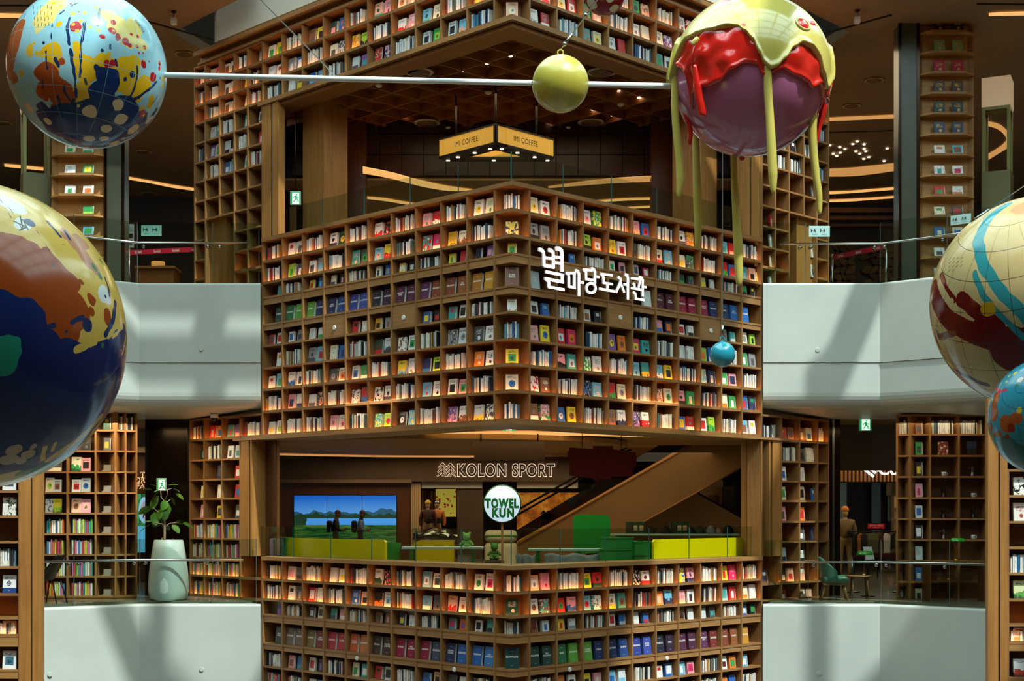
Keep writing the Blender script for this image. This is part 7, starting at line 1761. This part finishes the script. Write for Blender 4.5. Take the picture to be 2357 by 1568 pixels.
# dripping ball: sphere with two poured coats and hanging runs
mat('glaze_purple', '#ad6690', .14, coat=.3); noisy('glaze_red', '#b81a14', '#cc261e', 3, .14, coat=.6); noisy('glaze_yellow', '#bdb258', '#c8bd62', 2, .2, coat=.6)
C5, R5 = (1727, 181), 176
db, p5, r5 = ball('drip_ball', C5, R5, YM, 'glaze_purple', 'purple ball with thick red and yellow glaze dripping off it', 'ball', 72, 48)
R5M = facing(p5)
def az_el(px, py):
    n = Vector(gpos(C5, R5, px, py)); return math.degrees(math.atan2(n.x, -n.y)), math.degrees(math.asin(n.z))
def interp(tab, x):
    tab = sorted(tab)
    if x <= tab[0][0]: return tab[0][1]
    for (a, va), (b, vb) in zip(tab, tab[1:]):
        if a <= x <= b:
            t = (x - a) / max(1e-6, b - a); t = t * t * (3 - 2 * t); return va + (vb - va) * t
    return tab[-1][1]
def coat(name, m, curve, thick, top, lump=0.0, sc=4.0, rim=.35, seg=220, rows=46):
    tab = [az_el(x, y) for x, y in curve]
    back = [(a, 8 + 14 * math.sin(math.radians(a * 5 + (20 if lump else 90)))) for a in range(100, 261, 8)]
    tab = [(a if a >= -100 else a + 360, e) for a, e in tab]; tab = tab + back + [(a + 360, e) for a, e in tab]; v, f = [], []
    for i in range(seg):
        az = -100 + 360 * i / seg; e0 = interp(tab, az if az >= min(t[0] for t in tab) else az + 360)
        for j in range(rows + 1):
            s = j / rows; e = e0 + (top - e0) * (s ** 1.4); rr2 = min(1.0, s / (rim * .35)); prof = math.sqrt(max(0, 1 - (1 - rr2) ** 2)); el = math.radians(e); a = math.radians(az)
            n = Vector((math.sin(a) * math.cos(el), -math.cos(a) * math.cos(el), math.sin(el)))
            bulge = 1 + .8 * math.exp(-((s - .06) / .06) ** 2)
            k = thick * prof * bulge + (lump * mnoise.noise(n * sc) * prof if lump else 0); k = max(k, -.004 + .01 * prof) - (.012 if j == 0 else 0); v.append(n * r5 * (1 + k))
    for i in range(seg):
        for j in range(rows): a = i * (rows + 1) + j; b = ((i + 1) % seg) * (rows + 1) + j; f.append((a, b, b + 1, a + 1))
    return link(name, raw_mesh(name, v, f, m, True), db, p5, R5M.to_euler())
coat('red_glaze', 'glaze_red', [(1556, 120), (1562, 150), (1575, 160), (1590, 176), (1600, 185), (1607, 215), (1614, 262), (1622, 200), (1640, 198), (1660, 190), (1690, 163), (1715, 150), (1738, 152), (1755, 178), (1772, 172), (1795, 163), (1825, 176), (1850, 190), (1858, 202), (1875, 192), (1890, 225), (1900, 240)], .035, 75, .045, 5.5)
coat('yellow_glaze', 'glaze_yellow', [(1553, 200), (1558, 190), (1564, 120), (1572, 100), (1590, 102), (1602, 98), (1612, 92), (1640, 86), (1675, 78), (1695, 80), (1712, 90), (1728, 105), (1742, 130), (1755, 155), (1768, 164), (1780, 160), (1795, 145), (1812, 122), (1830, 112), (1850, 118), (1865, 135), (1875, 170), (1885, 205), (1897, 190), (1902, 120)], .06, 90)
def drip(nm, pts, rad, m, dy):
    Yq = YM + dy; o = tube(nm, smooth3([W(x, y, Yq) for x, y in pts]), smooth1([q * Yq / F for q in rad]), m, db, 12); return o
def smooth3(P_, n=6):
    out = []; Q = [P_[0]] + P_ + [P_[-1]]
    for i in range(1, len(Q) - 2):
        for k in range(n):
            t = k / n; out.append(.5 * (2 * Q[i] + (Q[i + 1] - Q[i - 1]) * t + (2 * Q[i - 1] - 5 * Q[i] + 4 * Q[i + 1] - Q[i + 2]) * t * t + (3 * Q[i] - Q[i - 1] - 3 * Q[i + 1] + Q[i + 2]) * t ** 3))
    return out + [P_[-1]]
def smooth1(R_, n=6):
    out = []
    for a, b in zip(R_, R_[1:]):
        for k in range(n): out.append(a + (b - a) * k / n)
    return out + [R_[-1]]
Yd = 'yellow_drip'
drip(Yd, [(1562, 100), (1555, 150), (1554, 220), (1556, 290), (1563, 360), (1566, 410), (1563, 445), (1562, 454)], [10, 9, 9, 9, 9, 10, 6, 2], 'glaze_yellow', -.1)
drip(Yd, [(1602, 270), (1603, 360), (1605, 450), (1607, 520), (1605, 560), (1605, 573)], [8, 9, 10, 9, 6, 2], 'glaze_yellow', .42)
drip(Yd, [(1688, 330), (1690, 400), (1694, 480), (1699, 570), (1701, 640), (1700, 658)], [7, 8, 9, 11, 9, 3], 'glaze_yellow', .3)
drip(Yd, [(1767, 152), (1768, 210), (1772, 270), (1776, 340), (1779, 400), (1780, 435), (1780, 446)], [9, 10, 10, 11, 11, 7, 2], 'glaze_yellow', -.74)
drip(Yd, [(1884, 120), (1893, 160), (1890, 200), (1876, 230), (1871, 270), (1871, 330), (1878, 400), (1885, 450), (1886, 485), (1886, 494)], [10, 13, 13, 12, 10, 10, 9, 8, 6, 2], 'glaze_yellow', -.18)
Rd = 'red_drip'
drip(Rd, [(1572, 235), (1580, 270), (1589, 300), (1588, 325), (1587, 334)], [4, 5, 6, 5, 2], 'glaze_red', -.05)
drip(Rd, [(1708, 345), (1708, 360), (1708, 370)], [9, 8, 4], 'glaze_red', .2)
drip(Rd, [(1900, 200), (1895, 250), (1886, 290), (1881, 320), (1880, 330)], [9, 9, 6, 5, 2], 'glaze_red', .05)
drip(Rd, [(1600, 150), (1605, 200), (1613, 240), (1617, 262), (1617, 268)], [4, 10, 10, 9, 5], 'glaze_red', -.50)
drip(Yd, [(1607, 88), (1600, 95), (1594, 103)], [6, 7, 5], 'glaze_yellow', -.58)
n = R5M @ Vector(gpos(C5, R5, 1830, 73)); o = link('glaze_hole', sphere_mesh('glaze_hole', 1.0, 'glaze_red', 20, 12), db, p5 + n * r5 * 1.05); o.scale = (.068, .068, .03); o.rotation_euler = n.to_track_quat('Z', 'Y').to_euler()
q = n.to_track_quat('Z', 'Y'); tube('hole_rim', [p5 + n * r5 * 1.062 + q @ Vector((.08 * math.cos(a), .062 * math.sin(a), 0)) for a in [2 * math.pi * k / 20 for k in range(20)]], .012, 'glaze_yellow', db, 8, True)
cable('suspension_cable', [p5 + Vector((0, 0, r5 * 1.05)), Vector((p5.x, p5.y, ROOF_Z - .2))], .006, 'thin vertical cable holding the dripping ball')
# ------------------------------------------------------------------ glowing library sign on the right face of the middle bookcase
mat('sign_white', '#ffffff', .4, emit='#fff4f0', estr=2.2); mat('sign_side', '#b8b4ae', .4)
SGN = thing('library_sign', 'large glowing white Korean library sign on the middle bookcase', 'sign', FR.p(1.6, -.2, 5.0))
def sgn(x, y):
    px, py = 1230 + x * 270 / 2357, 555 + y * 160 / 1397; return FR.hit(px, py, -.2)
GL_ = {
 'byeol': [([(92, 168), (150, 180), (190, 225), (196, 300), (198, 505)], 64), ([(198, 490), (390, 522)], 58), ([(285, 178), (345, 190), (382, 235), (386, 300), (388, 545)], 64), ([(200, 335), (388, 352)], 48), ([(432, 150), (500, 152), (550, 190), (560, 250), (560, 615)], 68), ([(388, 318), (560, 335)], 46), ([(388, 430), (560, 455)], 46), ([(232, 615), (400, 650), (597, 690)], 52), ([(565, 680), (565, 830)], 66), ([(212, 752), (400, 790), (597, 828)], 52), ([(240, 770), (292, 800), (300, 930)], 62), ([(285, 920), (440, 948), (608, 978)], 48)],
 'ma': [([(640, 640), (690, 665), (700, 720), (703, 935)], 48), ([(650, 645), (830, 645)], 44), ([(812, 640), (812, 955)], 48), ([(700, 915), (830, 938)], 44), ([(832, 592), (880, 610), (900, 660), (900, 1105)], 54), ([(900, 818), (992, 838)], 44)],
 'dang': [([(985, 572), (1168, 590)], 44), ([(1000, 580), (1042, 610), (1048, 775)], 50), ([(1035, 765), (1210, 785)], 42), ([(1150, 552), (1200, 572), (1222, 620), (1222, 865)], 54), ([(1222, 712), (1306, 725)], 42), ([(1145 + 92 * math.cos(2 * math.pi * k / 24), 945 + 98 * math.sin(2 * math.pi * k / 24)) for k in range(24)], 46, True)],
 'do': [([(1335, 660), (1572, 690)], 42), ([(1350, 665), (1388, 700), (1400, 850)], 48), ([(1385, 838), (1578, 868)], 42), ([(1472, 850), (1474, 1000)], 50), ([(1308, 955), (1460, 985), (1620, 1012)], 42)],
 'seo': [([(1682, 722), (1730, 750), (1738, 820), (1700, 920), (1645, 1030)], 46), ([(1735, 850), (1780, 940), (1812, 1035)], 46), ([(1800, 868), (1890, 885)], 42), ([(1825, 672), (1872, 692), (1884, 750), (1884, 1172)], 52)],
 'gwan': [([(1945, 745), (2140, 770)], 42), ([(2125, 765), (2118, 850), (2098, 940)], 40), ([(1985, 850), (2018, 875), (2022, 975)], 42), ([(1945, 942), (2080, 965), (2190, 985)], 38), ([(2112, 730), (2160, 745), (2182, 790), (2182, 1108)], 50), ([(2182, 918), (2255, 928)], 40), ([(1992, 1025), (2035, 1060), (2042, 1170)], 46), ([(2025, 1155), (2212, 1188)], 42)]}
kx = abs(sgn(1000, 600)[0] - sgn(0, 600)[0]) / 1000
for nm, st in GL_.items():
    S_ = []
    for s in st:
        pts = [sgn(x, y) for x, y in s[0]]; S_.append((pts, s[1] * 160 / 1397 * (D + 1.2) / F * 1.1) + ((True,) if len(s) > 2 else ()))
    o = link('letter', ribbon_mesh('letter', FR, S_, -.2, -.194, 'sign_white'), SGN); link('letter_body', ribbon_mesh('letter_body', FR, [(q[0], q[1] * .9) + tuple(q[2:]) for q in S_], -.193, -.165, 'sign_side'), SGN)
    q0 = S_[0][0][-1]
    tube('standoff', [FR.p(q0[0], -.17, q0[1]), FR.p(q0[0], .0, q0[1])], .007, 'black_metal', SGN, 6)
make_books()
# ------------------------------------------------------------------ all upright books, one mesh
me = raw_mesh('upright_books', UV, UF)
ca = me.color_attributes.new('spine', 'FLOAT_COLOR', 'CORNER')
buf = []
for c in UC: buf.extend(list(c) * 24)
ca.data.foreach_set('color', buf)
m = mat('spines', '#cccccc', 0.5); N = NT(m)
at = N.new('Attribute', attribute_type='GEOMETRY', attribute_name='spine')
p = N.pos(); marks = N.math('GREATER_THAN', N.noise(N.scale(p, (45, 45, 9)), 1.0, 1.0), 0.62)
N.put(BS(m).inputs['Base Color'], N.mix(N.math('MULTIPLY', marks, 0.45), at.outputs['Color'], (0.12, 0.1, 0.1, 1)))
me.materials.append(m)
tag(link('upright_books', me), 'rows of upright books with pale and dark spines on all the bookcases', 'books', kind='stuff')
print('books', NB[0], 'upright', len(UC), 'objects', len(bpy.data.objects))
for m in bpy.data.materials:      # only the shelf strips and the big sign need direct light sampling
    if m.name not in ('led_warm', 'sign_white', 'lamp_spot') and hasattr(m, 'cycles'): m.cycles.emission_sampling = 'NONE'
